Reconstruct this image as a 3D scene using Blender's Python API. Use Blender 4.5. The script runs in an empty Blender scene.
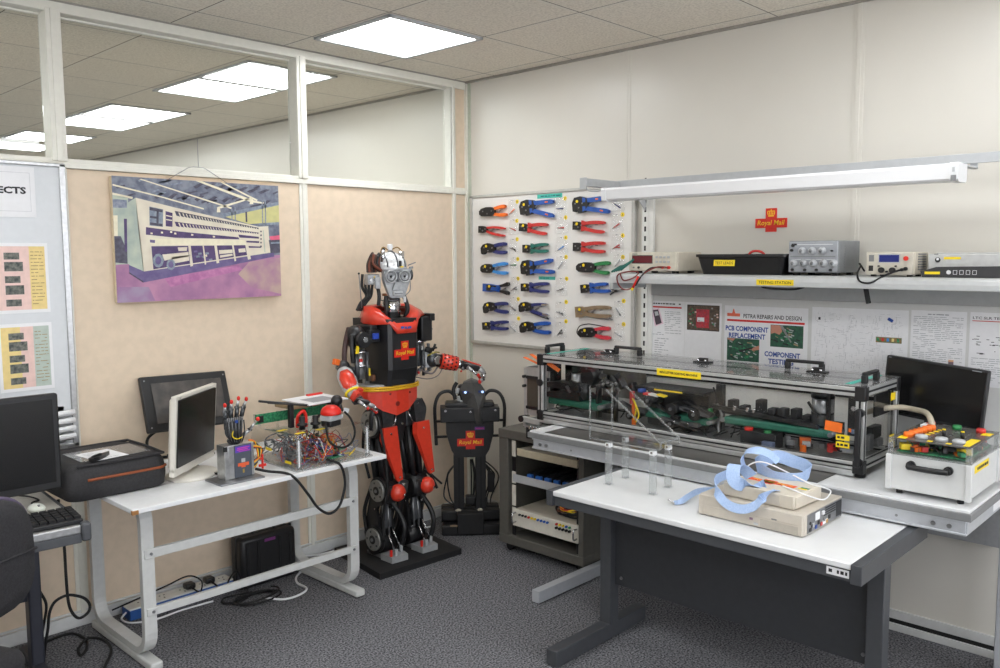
# Electronics workshop corner with a standing robot.  Units: metres; room corner at the origin.
import bpy, bmesh, math, random
from mathutils import Matrix, Vector, Euler, Quaternion

LIGHT = 21.5
EXPOSURE = -0.55
SKY_STRENGTH = 7.0

CAM = (-3.770874, -3.891136, 1.642059, 0.807915, -0.093148, -0.005227, 846.456154)
SC = bpy.context.scene
COL = SC.collection
PI = math.pi
H = 2.718                                   # ceiling height


def lin(c):
    c = c / 255.0
    return c / 12.92 if c <= 0.04045 else ((c + 0.055) / 1.055) ** 2.4


def rgb(c):
    return (lin(c[0]), lin(c[1]), lin(c[2]), 1.0)


MATS = {}


def mat(name, c, rough=0.5, metal=0.0, var=0.05, scale=40.0, bump=0.0, bscale=200.0, spec=0.5, c2=None, lo=0.35, hi=0.65, coat=0.0, detail=2.0):
    """A Principled material whose colour wanders a little with a noise texture; c2 gives a second colour to mottle with."""
    if name in MATS:
        return MATS[name]
    m = bpy.data.materials.new(name)
    m.use_nodes = True
    nt = m.node_tree
    b = nt.nodes['Principled BSDF']
    tc = nt.nodes.new('ShaderNodeTexCoord')
    nz = nt.nodes.new('ShaderNodeTexNoise')
    nz.inputs['Scale'].default_value = scale
    nz.inputs['Detail'].default_value = detail
    nt.links.new(tc.outputs['Object'], nz.inputs['Vector'])
    rp = nt.nodes.new('ShaderNodeValToRGB')
    rp.color_ramp.elements[0].position = lo
    rp.color_ramp.elements[1].position = hi
    a = rgb(c)
    if c2 is None:
        rp.color_ramp.elements[0].color = (a[0] * (1 - var), a[1] * (1 - var), a[2] * (1 - var), 1)
        rp.color_ramp.elements[1].color = (min(1, a[0] * (1 + var)), min(1, a[1] * (1 + var)), min(1, a[2] * (1 + var)), 1)
    else:
        rp.color_ramp.elements[0].color = a
        rp.color_ramp.elements[1].color = rgb(c2)
    nt.links.new(nz.outputs['Fac'], rp.inputs['Fac'])
    nt.links.new(rp.outputs['Color'], b.inputs['Base Color'])
    b.inputs['Roughness'].default_value = rough
    b.inputs['Metallic'].default_value = metal
    b.inputs['Specular IOR Level'].default_value = spec
    b.inputs['Coat Weight'].default_value = coat
    if bump:
        n2 = nt.nodes.new('ShaderNodeTexNoise')
        n2.inputs['Scale'].default_value = bscale
        n2.inputs['Detail'].default_value = 3
        nt.links.new(tc.outputs['Object'], n2.inputs['Vector'])
        bp = nt.nodes.new('ShaderNodeBump')
        bp.inputs['Strength'].default_value = bump
        bp.inputs['Distance'].default_value = 0.002
        nt.links.new(n2.outputs['Fac'], bp.inputs['Height'])
        nt.links.new(bp.outputs['Normal'], b.inputs['Normal'])
    MATS[name] = m
    return m


def emit(name, c, s):
    m = bpy.data.materials.new(name)
    m.use_nodes = True
    nt = m.node_tree
    for n in list(nt.nodes):
        nt.nodes.remove(n)
    o = nt.nodes.new('ShaderNodeOutputMaterial')
    e = nt.nodes.new('ShaderNodeEmission')
    e.inputs['Color'].default_value = rgb(c)
    e.inputs['Strength'].default_value = s
    nt.links.new(e.outputs[0], o.inputs[0])
    return m


def thin_glass(name, tint=(0.97, 0.98, 0.98), refl=1.0, haze=0.0):
    """A clear sheet: lets most light straight through, mirrors a little by the angle."""
    m = bpy.data.materials.new(name)
    m.use_nodes = True
    nt = m.node_tree
    for n in list(nt.nodes):
        nt.nodes.remove(n)
    o = nt.nodes.new('ShaderNodeOutputMaterial')
    t = nt.nodes.new('ShaderNodeBsdfTransparent')
    t.inputs['Color'].default_value = (*tint, 1)
    g = nt.nodes.new('ShaderNodeBsdfGlossy')
    g.inputs['Roughness'].default_value = 0.03
    lw = nt.nodes.new('ShaderNodeLayerWeight')
    lw.inputs['Blend'].default_value = 0.5
    pw = nt.nodes.new('ShaderNodeMath')
    pw.operation = 'POWER'
    pw.inputs[1].default_value = 4.0
    nt.links.new(lw.outputs['Facing'], pw.inputs[0])
    mu = nt.nodes.new('ShaderNodeMath')
    mu.operation = 'MULTIPLY_ADD'
    mu.inputs[1].default_value = 0.5 * refl
    mu.inputs[2].default_value = 0.03 * refl
    mx = nt.nodes.new('ShaderNodeMixShader')
    nt.links.new(pw.outputs[0], mu.inputs[0])
    nt.links.new(mu.outputs[0], mx.inputs[0])
    nt.links.new(t.outputs[0], mx.inputs[1])
    nt.links.new(g.outputs[0], mx.inputs[2])
    last = mx
    if haze:
        d = nt.nodes.new('ShaderNodeBsdfDiffuse')
        d.inputs['Color'].default_value = (0.8, 0.8, 0.8, 1)
        m2 = nt.nodes.new('ShaderNodeMixShader')
        m2.inputs[0].default_value = haze
        nt.links.new(mx.outputs[0], m2.inputs[1])
        nt.links.new(d.outputs[0], m2.inputs[2])
        last = m2
    nt.links.new(last.outputs[0], o.inputs[0])
    return m


# ----------------------------------------------------------------- objects
def rigid(loc, rz=0.0):
    return Matrix.Translation(loc) @ Matrix.Rotation(rz, 4, 'Z')


def to_world(o):
    m = o.matrix_basis.copy()
    while o.parent is not None:
        o = o.parent
        m = o.matrix_basis @ m
    return m


def thing(name, label, cat, loc=(0, 0, 0), rz=0.0, group=None, kind=None):
    o = bpy.data.objects.new(name, None)
    COL.objects.link(o)
    o.empty_display_size = 0.05
    o.location = loc
    o.rotation_euler = (0, 0, rz)
    if label:
        o['label'] = label
    if cat:
        o['category'] = cat
    if group:
        o['group'] = group
    if kind:
        o['kind'] = kind
    return o


def tag(o, label, cat, group=None):
    o['label'] = label
    o['category'] = cat
    if group:
        o['group'] = group
    return o


def dup(root, loc, rz=None, label=None, group=None):
    def cp(o, par):
        c = o.copy()
        COL.objects.link(c)
        c.parent = par
        for ch in KIDS.get(o.name, []):
            KIDS.setdefault(c.name, []).append(cp(ch, c))
        return c
    r = cp(root, None)
    r.location = loc
    if rz is not None:
        r.rotation_euler = (0, 0, rz)
    if label:
        r['label'] = label
    if group:
        r['group'] = group
    return r


KIDS = {}


def spline(pts, n=6):
    """Catmull-Rom through the points."""
    P = [Vector(p) for p in pts]
    if len(P) < 3:
        return P
    out = []
    for i in range(len(P) - 1):
        p0 = P[max(i - 1, 0)]
        p1, p2 = P[i], P[i + 1]
        p3 = P[min(i + 2, len(P) - 1)]
        for k in range(n):
            t = k / n
            out.append(0.5 * ((2 * p1) + (p2 - p0) * t + (2 * p0 - 5 * p1 + 4 * p2 - p3) * t * t + (3 * p1 - p0 - 3 * p2 + p3) * t ** 3))
    out.append(P[-1])
    return out


class MB:
    """Collects shapes; build() links them as ONE mesh object."""

    def __init__(s, world=True):
        s.bm = bmesh.new()
        s.mats = []
        s.mi = 0
        s.world = world
        s.T = Matrix.Identity(4)

    def use(s, m):
        if m not in s.mats:
            s.mats.append(m)
        s.mi = s.mats.index(m)
        return s

    def _v(s, p):
        return s.bm.verts.new(s.T @ Vector(p))

    def _f(s, vs, smooth=False):
        try:
            f = s.bm.faces.new(vs)
        except ValueError:
            return None
        f.material_index = s.mi
        f.smooth = smooth
        return f

    def obox(s, M, sx, sy, sz, bev=0.0):
        """box of full size sx,sy,sz centred on the frame M"""
        c = [(-1, -1, -1), (1, -1, -1), (1, 1, -1), (-1, 1, -1), (-1, -1, 1), (1, -1, 1), (1, 1, 1), (-1, 1, 1)]
        vs = [s._v(M @ Vector((a * sx / 2, b * sy / 2, d * sz / 2))) for a, b, d in c]
        fs = [s._f([vs[i] for i in q]) for q in ((0, 3, 2, 1), (4, 5, 6, 7), (0, 1, 5, 4), (1, 2, 6, 5), (2, 3, 7, 6), (3, 0, 4, 7))]
        if bev > 0:
            es = list({e for f in fs for e in f.edges})
            bev = min(bev, 0.45 * min(sx, sy, sz))
            r = bmesh.ops.bevel(s.bm, geom=es, offset=bev, segments=2, affect='EDGES', profile=0.5)
            for f in r['faces']:
                f.material_index = s.mi
                f.smooth = True
        return s

    def box(s, x0, x1, y0, y1, z0, z1, bev=0.0):
        return s.obox(Matrix.Translation(((x0 + x1) / 2, (y0 + y1) / 2, (z0 + z1) / 2)), abs(x1 - x0), abs(y1 - y0), abs(z1 - z0), bev)

    def rbox(s, c, size, rot=(0, 0, 0), bev=0.0):
        return s.obox(Matrix.Translation(c) @ Euler(rot).to_matrix().to_4x4(), *size, bev)

    def bar(s, p0, p1, w, h, up=(0, 0, 1), bev=0.0):
        """a square bar from p0 to p1, w wide, h tall (h along up)"""
        p0, p1 = Vector(p0), Vector(p1)
        d = p1 - p0
        L = d.length
        d.normalize()
        u = Vector(up)
        u = u - d * u.dot(d)
        if u.length < 1e-6:
            u = Vector((1, 0, 0)) - d * d.x
        u.normalize()
        sx = u.cross(d)
        M = Matrix((sx.to_4d(), d.to_4d(), u.to_4d(), (0, 0, 0, 1))).transposed()
        for i in range(3):
            M[3][i] = 0
        M = Matrix.Translation((p0 + p1) / 2) @ M.to_3x3().to_4x4()
        return s.obox(M, w, L, h, bev)

    def ring(s, c, ax, r, n, ux=None):
        ax = Vector(ax).normalized()
        u = Vector(ux) if ux is not None else (Vector((0, 0, 1)) if abs(ax.z) < 0.9 else Vector((1, 0, 0)))
        u = (u - ax * u.dot(ax)).normalized()
        w = ax.cross(u)
        c = Vector(c)
        return [s._v(c + (u * math.cos(2 * PI * k / n) + w * math.sin(2 * PI * k / n)) * r) for k in range(n)], u

    def cyl(s, p0, p1, r0, r1=None, n=16, caps=True):
        r1 = r0 if r1 is None else r1
        p0, p1 = Vector(p0), Vector(p1)
        ax = p1 - p0
        a, u = s.ring(p0, ax, max(r0, 1e-5), n)
        b, _ = s.ring(p1, ax, max(r1, 1e-5), n, u)
        for k in range(n):
            s._f([a[k], a[(k + 1) % n], b[(k + 1) % n], b[k]], True)
        if caps:
            s._f(a[::-1])
            s._f(b)
        return s

    def tube(s, pts, r, n=8, sm=6, taper=None, flat=None):
        P = spline(pts, sm) if sm else [Vector(p) for p in pts]
        N = len(P)
        prev = None
        u = None
        for i, p in enumerate(P):
            t = (P[min(i + 1, N - 1)] - P[max(i - 1, 0)])
            if t.length < 1e-9:
                t = Vector((0, 0, 1))
            rr = r if taper is None else r + (taper - r) * i / (N - 1)
            a, u = s.ring(p, t, rr, n, u)
            if prev:
                for k in range(n):
                    s._f([prev[k], prev[(k + 1) % n], a[(k + 1) % n], a[k]], True)
            else:
                s._f(a[::-1])
            prev = a
        s._f(prev)
        return s

    def ribbon(s, pts, w, th, side, sm=12):
        """a flat band along pts, w wide along the side vectors (one, or one per point)"""
        P = spline(pts, sm)
        N = len(P)
        if not isinstance(side[0], (tuple, list, Vector)):
            side = [side] * len(pts)
        S = spline(side, sm)
        prev = None
        for i, p in enumerate(P):
            t = (P[min(i + 1, N - 1)] - P[max(i - 1, 0)]).normalized()
            w1 = S[i] - t * S[i].dot(t)
            w1.normalize()
            nn = t.cross(w1)
            a = [s._v(p + w1 * (w / 2) * i1 + nn * (th / 2) * j1) for i1, j1 in ((-1, -1), (1, -1), (1, 1), (-1, 1))]
            if prev:
                for k in range(4):
                    s._f([prev[k], prev[(k + 1) % 4], a[(k + 1) % 4], a[k]], False)
            else:
                s._f(a[::-1])
            prev = a
        s._f(prev)
        return s

    def lathe(s, prof, M, n=24):
        """profile of (r, z) turned about the z axis of frame M"""
        rows = []
        for r, z in prof:
            if r < 1e-6:
                rows.append([s._v(M @ Vector((0, 0, z)))])
            else:
                rows.append([s._v(M @ Vector((r * math.cos(2 * PI * k / n), r * math.sin(2 * PI * k / n), z))) for k in range(n)])
        for a, b in zip(rows, rows[1:]):
            for k in range(n):
                k2 = (k + 1) % n
                if len(a) == 1 and len(b) == 1:
                    continue
                if len(a) == 1:
                    s._f([a[0], b[k2], b[k]], True)
                elif len(b) == 1:
                    s._f([a[k], a[k2], b[0]], True)
                else:
                    s._f([a[k], a[k2], b[k2], b[k]], True)
        if len(rows[0]) > 1:
            s._f(rows[0][::-1])
        if len(rows[-1]) > 1:
            s._f(rows[-1])
        return s

    def ball(s, c, r, n=16, m=10, M=None):
        if not isinstance(r, (tuple, list)):
            r = (r, r, r)
        B = Matrix.Translation(c) @ (M if M is not None else Matrix.Identity(4)) @ Matrix.Diagonal((*r, 1))
        return s.lathe([(math.sin(PI * k / m), -math.cos(PI * k / m)) for k in range(m + 1)], B, n)

    def prism(s, poly, M, d0, d1, smooth=False):
        """polygon in the xy plane of frame M, thick from z=d0 to z=d1"""
        a = [s._v(M @ Vector((p[0], p[1], d0))) for p in poly]
        b = [s._v(M @ Vector((p[0], p[1], d1))) for p in poly]
        n = len(poly)
        s._f(a[::-1])
        s._f(b)
        for k in range(n):
            s._f([a[k], a[(k + 1) % n], b[(k + 1) % n], b[k]], smooth)
        return s

    def poly(s, pts, smooth=False):
        s._f([s._v(p) for p in pts], smooth)
        return s

    def loft(s, rings, caps=True, smooth=True, closed=True):
        R = [[s._v(p) for p in r] for r in rings]
        n = len(R[0])
        for a, b in zip(R, R[1:]):
            for k in range(n if closed else n - 1):
                s._f([a[k], a[(k + 1) % n], b[(k + 1) % n], b[k]], smooth)
        if caps:
            s._f(R[0][::-1])
            s._f(R[-1])
        return s

    def text(s, body, M, w=None, h=None, ext=0.0004, bold=0.0, align='CENTER', shear=0.0):
        """lettering in the xy plane of frame M; fitted to w x h (either may be None), centred (or from the left) on the origin"""
        cu = bpy.data.curves.new('lettering', 'FONT')
        cu.body = body
        cu.resolution_u = 2
        cu.extrude = 0.0
        cu.offset = bold
        cu.shear = shear
        o = bpy.data.objects.new('lettering', cu)
        COL.objects.link(o)
        dg = bpy.context.evaluated_depsgraph_get()
        me = bpy.data.meshes.new_from_object(o.evaluated_get(dg))
        xs = [v.co.x for v in me.vertices]
        ys = [v.co.y for v in me.vertices]
        x0, x1, y0, y1 = min(xs), max(xs), min(ys), max(ys)
        kx = w / (x1 - x0) if w else None
        ky = h / (y1 - y0) if h else None
        kx = kx or ky
        ky = ky or kx
        cx = x0 if align == 'LEFT' else (x0 + x1) / 2
        cy = (y0 + y1) / 2
        vs = [s._v(M @ Vector(((v.co.x - cx) * kx, (v.co.y - cy) * ky, ext))) for v in me.vertices]
        for p in me.polygons:
            s._f([vs[i] for i in p.vertices])
        bpy.data.objects.remove(o)
        bpy.data.curves.remove(cu)
        bpy.data.meshes.remove(me)
        return s

    def build(s, name, m=None, parent=None, kind=None, label=None):
        if m is not None:
            s.mats = [m] if not s.mats else s.mats
        bm = s.bm
        if s.world and parent is not None:
            bmesh.ops.transform(bm, matrix=to_world(parent).inverted(), verts=bm.verts)
        bmesh.ops.recalc_face_normals(bm, faces=bm.faces) if bm.faces else None
        me = bpy.data.meshes.new(name)
        bm.to_mesh(me)
        bm.free()
        for x in s.mats:
            me.materials.append(x)
        o = bpy.data.objects.new(name, me)
        COL.objects.link(o)
        if parent is not None:
            o.parent = parent
            KIDS.setdefault(parent.name, []).append(o)
        if kind:
            o['kind'] = kind
        if label:
            o['label'] = label
        return o


def RW(x, y, z):
    """frame on the right-hand wall: x runs along the wall to the viewer's right, y up, z out of the wall"""
    return Matrix(((0, 0, -1, x), (-1, 0, 0, y), (0, 1, 0, z), (0, 0, 0, 1)))


def LW(x, y, z):
    """frame on the left-hand wall"""
    return Matrix(((1, 0, 0, x), (0, 0, -1, y), (0, 1, 0, z), (0, 0, 0, 1)))


def rect(mb, M, x0, x1, y0, y1, d=0.0):
    return mb.poly([M @ Vector((x0, y0, d)), M @ Vector((x1, y0, d)), M @ Vector((x1, y1, d)), M @ Vector((x0, y1, d))])


def scribble(mb, M, x0, x1, y0, y1, rows, rng, d, fill=0.55, lo=0.006, hi=0.03):
    """rows of short dark dashes, like small print"""
    st = (y1 - y0) / rows
    for r in range(rows):
        y = y1 - (r + 0.5) * st
        x = x0
        end = x1 - (x1 - x0) * rng.choice((0, 0, 0, 0.3, 0.6))
        while x < end:
            w = rng.uniform(lo, hi)
            if rng.random() < 0.85:
                rect(mb, M, x, min(x + w, x1), y - st * fill / 4, y + st * fill / 4, d)
            x += w + 0.004


# ----------------------------------------------------------------- materials
WHITE = mat('white_laminate', (226, 227, 228), 0.35, var=0.02)
WHITE_PAINT = mat('white_paint', (222, 222, 218), 0.4, var=0.02)
GREY_EDGE = mat('grey_edging', (122, 123, 124), 0.5, var=0.04)
LGREY = mat('light_grey_metal', (178, 180, 182), 0.4, var=0.03)
SILVER = mat('brushed_aluminium', (190, 191, 192), 0.32, 0.85, var=0.08, scale=60)
CHROME = mat('chrome', (205, 205, 208), 0.15, 1.0, var=0.03)
STEEL = mat('dull_steel', (140, 141, 143), 0.38, 0.8, var=0.1)
BLACK = mat('black_plastic', (24, 24, 26), 0.42, var=0.15)
BLACKM = mat('matt_black', (20, 20, 22), 0.7, var=0.15)
RUBBER = mat('black_rubber', (17, 17, 18), 0.75, var=0.2)
SCREEN = mat('dark_screen', (20, 20, 21), 0.22, var=0.06, scale=4)
DGREY = mat('dark_grey_metal', (72, 74, 78), 0.45, var=0.05)
CHAR = mat('charcoal_panel', (50, 52, 56), 0.5, var=0.05)
RACKG = mat('grey_brown_steel', (92, 90, 84), 0.5, var=0.05)
BEIGE = mat('beige_case', (196, 188, 172), 0.5, var=0.03)
CREAMM = mat('cream_metal', (214, 210, 198), 0.45, var=0.03)
RED = mat('post_red', (216, 38, 26), 0.38, var=0.04)
REDM = mat('robot_red', (212, 60, 40), 0.3, var=0.05, coat=0.3)
ORANGE = mat('orange_plastic', (236, 112, 30), 0.45, var=0.05)
YELLOW = mat('yellow_tape', (244, 214, 34), 0.5, var=0.03)
GOLD = mat('gold_print', (248, 196, 44), 0.5, var=0.03)
BLUE = mat('tool_blue', (34, 84, 168), 0.45, var=0.06)
NAVY = mat('tool_navy', (42, 50, 112), 0.45, var=0.06)
SKY = mat('tool_light_blue', (62, 142, 214), 0.45, var=0.06)
TRED = mat('tool_red', (196, 48, 44), 0.45, var=0.06)
TPINK = mat('tool_pink_red', (206, 58, 72), 0.45, var=0.06)
TGREEN = mat('tool_green', (44, 128, 72), 0.45, var=0.06)
TTEAL = mat('tool_teal', (24, 104, 92), 0.45, var=0.06)
TTAN = mat('tool_tan', (152, 132, 106), 0.4, 0.4, var=0.08)
TEAL = mat('teal_tape', (72, 186, 168), 0.5, var=0.04)
BELT = mat('green_belt', (34, 104, 84), 0.55, var=0.06)
PCB = mat('green_circuit_board', (34, 112, 78), 0.45, c2=(60, 150, 100), scale=90, lo=0.45, hi=0.6)
PAPER = mat('paper', (228, 228, 230), 0.6, var=0.015)
INK = mat('black_ink', (30, 30, 34), 0.6, var=0.05)
GINK = mat('grey_ink', (150, 151, 156), 0.6, var=0.05)
PBLUE = mat('blue_print', (36, 72, 150), 0.6, var=0.04)
PRED = mat('red_print', (200, 44, 44), 0.6, var=0.04)
ACRYL = thin_glass('clear_acrylic', (0.985, 0.988, 0.988), 0.9)
ACRYLE = thin_glass('acrylic_edge', (0.86, 0.88, 0.88), 2.2, 0.14)
PANE = thin_glass('window_glass', (0.93, 0.94, 0.92), 1.2, 0.0)
BAG = thin_glass('polythene', (0.985, 0.985, 0.985), 1.2, 0.07)


def post_emblem(mb, M, w, deep=0.002):
    """red cross with a gold crown above gold lettering, w wide, centred on the frame"""
    mb.use(RED)
    a = w / 2
    hb = w * 0.14                            # half height of the arm
    cw = w * 0.175
    top, bot = w * 0.44, w * 0.26
    P = [(-cw, top), (-cw, hb), (-a, hb), (-a, -hb), (-cw, -hb), (-cw, -bot), (cw, -bot), (cw, -hb), (a, -hb), (a, hb), (cw, hb), (cw, top)]
    mb.prism([(x, y) for x, y in P], M, 0, deep)
    mb.use(GOLD)
    F = M @ Matrix.Translation((0, 0, deep + 0.0003))
    mb.text('Royal Mail', F @ Matrix.Translation((0, -w * 0.01, 0)), w=w * 0.86, h=w * 0.19, bold=0.012, shear=0.15)
    k = w * 0.11
    cy = hb + w * 0.055
    rect(mb, F, -k * 0.8, k * 0.8, cy, cy + k * 0.35)
    for i in range(5):                       # the crown: five arcs and balls
        x = (i - 2) * k * 0.42
        mb.poly([F @ Vector((x - k * 0.13, cy + k * 0.45, 0)), F @ Vector((x + k * 0.13, cy + k * 0.45, 0)),
                 F @ Vector((x * 1.25 + k * 0.10, cy + k * 1.35, 0)), F @ Vector((x * 1.25 - k * 0.10, cy + k * 1.35, 0))])
    rect(mb, F, -k * 1.05, k * 1.05, cy + k * 1.35, cy + k * 1.55)
    rect(mb, F, -k * 0.12, k * 0.12, cy + k * 1.55, cy + k * 1.9)
    return mb
# ================================================================= THE ROOM
def carpet_mat():
    m = mat('carpet_heather', (47, 47, 50), 0.95, c2=(142, 142, 146), scale=125, lo=0.36, hi=0.64, detail=6, bump=0.6, bscale=300, spec=0.1)
    return m


def ceiling_mat():
    """mineral tiles in a 600 mm lay-in grid; the grid lines are part of the pattern of one continuous ceiling"""
    m = bpy.data.materials.new('ceiling_tile')
    m.use_nodes = True
    nt = m.node_tree
    b = nt.nodes['Principled BSDF']
    b.inputs['Roughness'].default_value = 0.9
    b.inputs['Specular IOR Level'].default_value = 0.1
    tc = nt.nodes.new('ShaderNodeTexCoord')
    sx = nt.nodes.new('ShaderNodeSeparateXYZ')
    nt.links.new(tc.outputs['Object'], sx.inputs[0])

    def M(op, a, bb=None, c=None):
        n = nt.nodes.new('ShaderNodeMath')
        n.operation = op
        for i, v in enumerate((a, bb, c)):
            if v is None:
                continue
            if isinstance(v, (int, float)):
                n.inputs[i].default_value = v
            else:
                nt.links.new(v, n.inputs[i])
        return n.outputs[0]

    def gridline(out, off):
        f = M('FRACT', M('DIVIDE', M('ADD', out, off), 0.6))
        return M('MULTIPLY', M('MINIMUM', f, M('SUBTRACT', 1.0, f)), 0.6)   # distance to the nearest line
    dx = gridline(sx.outputs[0], 0.694 + 6.0)
    dy = gridline(sx.outputs[1], 0.252 + 6.0)
    d = M('MINIMUM', dx, dy)
    bar = M('LESS_THAN', d, 0.011)
    d2 = M('MINIMUM', gridline(sx.outputs[0], 0.694 + 6.0 + 0.011), gridline(sx.outputs[1], 0.252 + 6.0 + 0.011))
    gap = M('LESS_THAN', d2, 0.0026)
    nz = nt.nodes.new('ShaderNodeTexNoise')
    nz.inputs['Scale'].default_value = 95
    nz.inputs['Detail'].default_value = 6
    nt.links.new(tc.outputs['Object'], nz.inputs['Vector'])
    rp = nt.nodes.new('ShaderNodeValToRGB')
    rp.color_ramp.elements[0].position = 0.36
    rp.color_ramp.elements[1].position = 0.58
    rp.color_ramp.elements[0].color = rgb((214, 208, 196))
    rp.color_ramp.elements[1].color = rgb((234, 228, 216))
    nt.links.new(nz.outputs['Fac'], rp.inputs['Fac'])
    m1 = nt.nodes.new('ShaderNodeMixRGB')
    m1.inputs[2].default_value = rgb((226, 221, 211))
    nt.links.new(bar, m1.inputs[0])
    nt.links.new(rp.outputs[0], m1.inputs[1])
    m2 = nt.nodes.new('ShaderNodeMixRGB')
    m2.inputs[2].default_value = rgb((112, 107, 98))
    nt.links.new(gap, m2.inputs[0])
    nt.links.new(m1.outputs[0], m2.inputs[1])
    nt.links.new(m2.outputs[0], b.inputs['Base Color'])
    bp = nt.nodes.new('ShaderNodeBump')
    bp.inputs['Strength'].default_value = 0.35
    bp.inputs['Distance'].default_value = 0.003
    nt.links.new(nz.outputs['Fac'], bp.inputs['Height'])
    nt.links.new(bp.outputs['Normal'], b.inputs['Normal'])
    return m


CARPET = carpet_mat()
CEIL = ceiling_mat()
VINYL = mat('cream_wall_vinyl', (222, 203, 180), 0.6, c2=(216, 198, 175), scale=22, lo=0.4, hi=0.62, detail=5, spec=0.3)
WALLM = mat('pale_wall_panel', (216, 212, 203), 0.3, var=0.012, scale=3, spec=0.45)
FRAMEM = mat('white_aluminium_frame', (226, 224, 214), 0.4, var=0.02)
SKIRT = mat('grey_white_skirting', (206, 207, 206), 0.45, var=0.03)

X0, Y0, YF = -6.0, -6.0, 7.0
MB().use(CARPET).box(X0, 0.1, Y0, YF, -0.08, 0).build('floor', kind='structure')
MB().use(CEIL).box(X0, 0.1, Y0, YF, H, H + 0.08).build('ceiling', kind='structure')
MB().use(WALLM).box(0, 0.1, Y0, YF, 0, H).build('wall_right', kind='structure')
MB().use(VINYL).box(X0, 0.0, 0.0, 0.06, 0, 2.02).box(-0.118, -0.012, 0.0, 0.06, 2.03, H - 0.05).build('wall_left', kind='structure')
WZ0, WZ1 = 0.75, 2.55                       # sill and head of unseen openings, added to let in fill daylight
b = MB().use(WALLM).box(X0 - 0.1, X0, Y0, YF, 0, WZ0).box(X0 - 0.1, X0, Y0, YF, WZ1, H)
for ya, yb in ((Y0, 0.5), (3.0, YF)):  # leaves an unseen opening, added to brighten the next room's ceiling
    b.box(X0 - 0.1, X0, ya, yb, WZ0, WZ1)
b.build('wall_west', kind='structure')
b = MB().use(WALLM).box(X0 - 0.1, 0.1, Y0 - 0.1, Y0, 0, WZ0).box(X0 - 0.1, 0.1, Y0 - 0.1, Y0, WZ1, H)
for xa, xb in ((X0 - 0.1, -5.7), (-3.1, -2.9), (-0.3, 0.1)):  # piers between two unseen openings, added for fill light from behind
    b.box(xa, xb, Y0 - 0.1, Y0, WZ0, WZ1)
b.build('wall_south', kind='structure')
MB().use(WALLM).box(X0 - 0.1, 0.1, YF, YF + 0.1, 0, H).build('wall_north', kind='structure')

# white frame of the left-hand partition
b = MB().use(FRAMEM)
b.box(X0, 0.0, -0.014, 0.072, 2.022, 2.045, 0.003).box(X0, 0.0, -0.008, 0.066, 2.045, 2.062, 0.002)
b.build('trim_1', kind='structure')
b = MB().use(FRAMEM)
b.box(X0, 0.0, -0.012, 0.072, 2.668, H, 0.003)
b.build('trim_2', kind='structure')
k = 3
for x0, x1 in ((-2.449, -2.387), (-1.238, -1.180), (-3.66, -3.60), (-4.87, -4.81)):
    b = MB().use(FRAMEM)
    b.box(x0, x1, -0.016, 0.075, 2.05, 2.68, 0.004).box(x0 + 0.018, x1 - 0.018, -0.022, -0.014, 2.05, 2.68, 0.002)
    b.box(x0 + 0.004, x1 - 0.004, -0.008, 0.0, 0, 2.03, 0.002).box(x0 + 0.02, x1 - 0.02, -0.013, -0.007, 0, 2.03, 0.002)
    b.build('trim_%d' % k, kind='structure')
    k += 1
b = MB().use(FRAMEM)                        # posts towards the corner
b.box(-0.128, -0.112, -0.006, 0.075, 2.05, 2.68, 0.002)
b.box(-0.128, -0.112, -0.014, 0.004, 0, 2.69, 0.002)
b.box(-0.106, -0.100, -0.010, 0.004, 0, 2.69, 0.002)
b.box(-0.016, 0.0, -0.022, 0.004, 0, 2.70, 0.002)
b.build('trim_%d' % k, kind='structure')
k += 1
b = MB().use(mat('pale_green_seal', (186, 192, 176), 0.5)).box(-0.006, 0.0, -0.045, -0.022, 0, H - 0.01, 0.001)
b.build('trim_%d' % k, kind='structure')
k += 1
for y in (-1.224, -2.432, -3.64):            # joint covers of the right-hand wall
    b = MB().use(WALLM).box(-0.003, 0.0, y - 0.024, y + 0.024, 0, H, 0.001).box(-0.006, 0.0, y - 0.009, y + 0.009, 0, H, 0.001)
    b.build('trim_%d' % k, kind='structure')
    k += 1
b = MB().use(mat('wall_edge_angle', (150, 146, 138), 0.5)).box(-0.018, 0, Y0, YF, H - 0.012, H - 0.0005)
b.box(X0, 0.0, -0.016, -0.012, H - 0.008, H - 0.0005)
b.build('trim_%d' % k, kind='structure')
MB().use(SKIRT).box(X0, -0.0, -0.014, 0.0, 0, 0.058, 0.003).box(X0, 0.0, -0.010, 0.0, 0.062, 0.072, 0.002).build('baseboard_left', kind='structure')
b = MB().use(SKIRT).box(-0.016, 0, Y0, 0, 0, 0.032, 0.002).use(BLACKM).box(-0.006, 0, Y0, 0, 0.032, 0.052).use(SKIRT).box(-0.012, 0, Y0, 0, 0.052, 0.092, 0.002)
b.build('baseboard_right', kind='structure')

for i, (x0, x1) in enumerate(((-1.18, -0.128), (-2.387, -1.238), (-3.60, -2.449), (-4.81, -3.66))):
    w = thing('window_%d' % (i + 1), None, None, ((x0 + x1) / 2, 0.03, 2.06), kind='structure')
    MB().use(PANE).box(x0 + 0.002, x1 - 0.002, 0.057, 0.063, 2.058, 2.672).build('pane', parent=w)
    f = MB().use(FRAMEM)
    f.box(x0, x1, 0.05, 0.07, 2.060, 2.070, 0.002).box(x0, x1, 0.05, 0.07, 2.660, 2.670, 0.002)
    f.build('frame', parent=w)

# ---- recessed light panels
GLOW = emit('lit_diffuser', (249, 252, 254), LIGHT)


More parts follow.
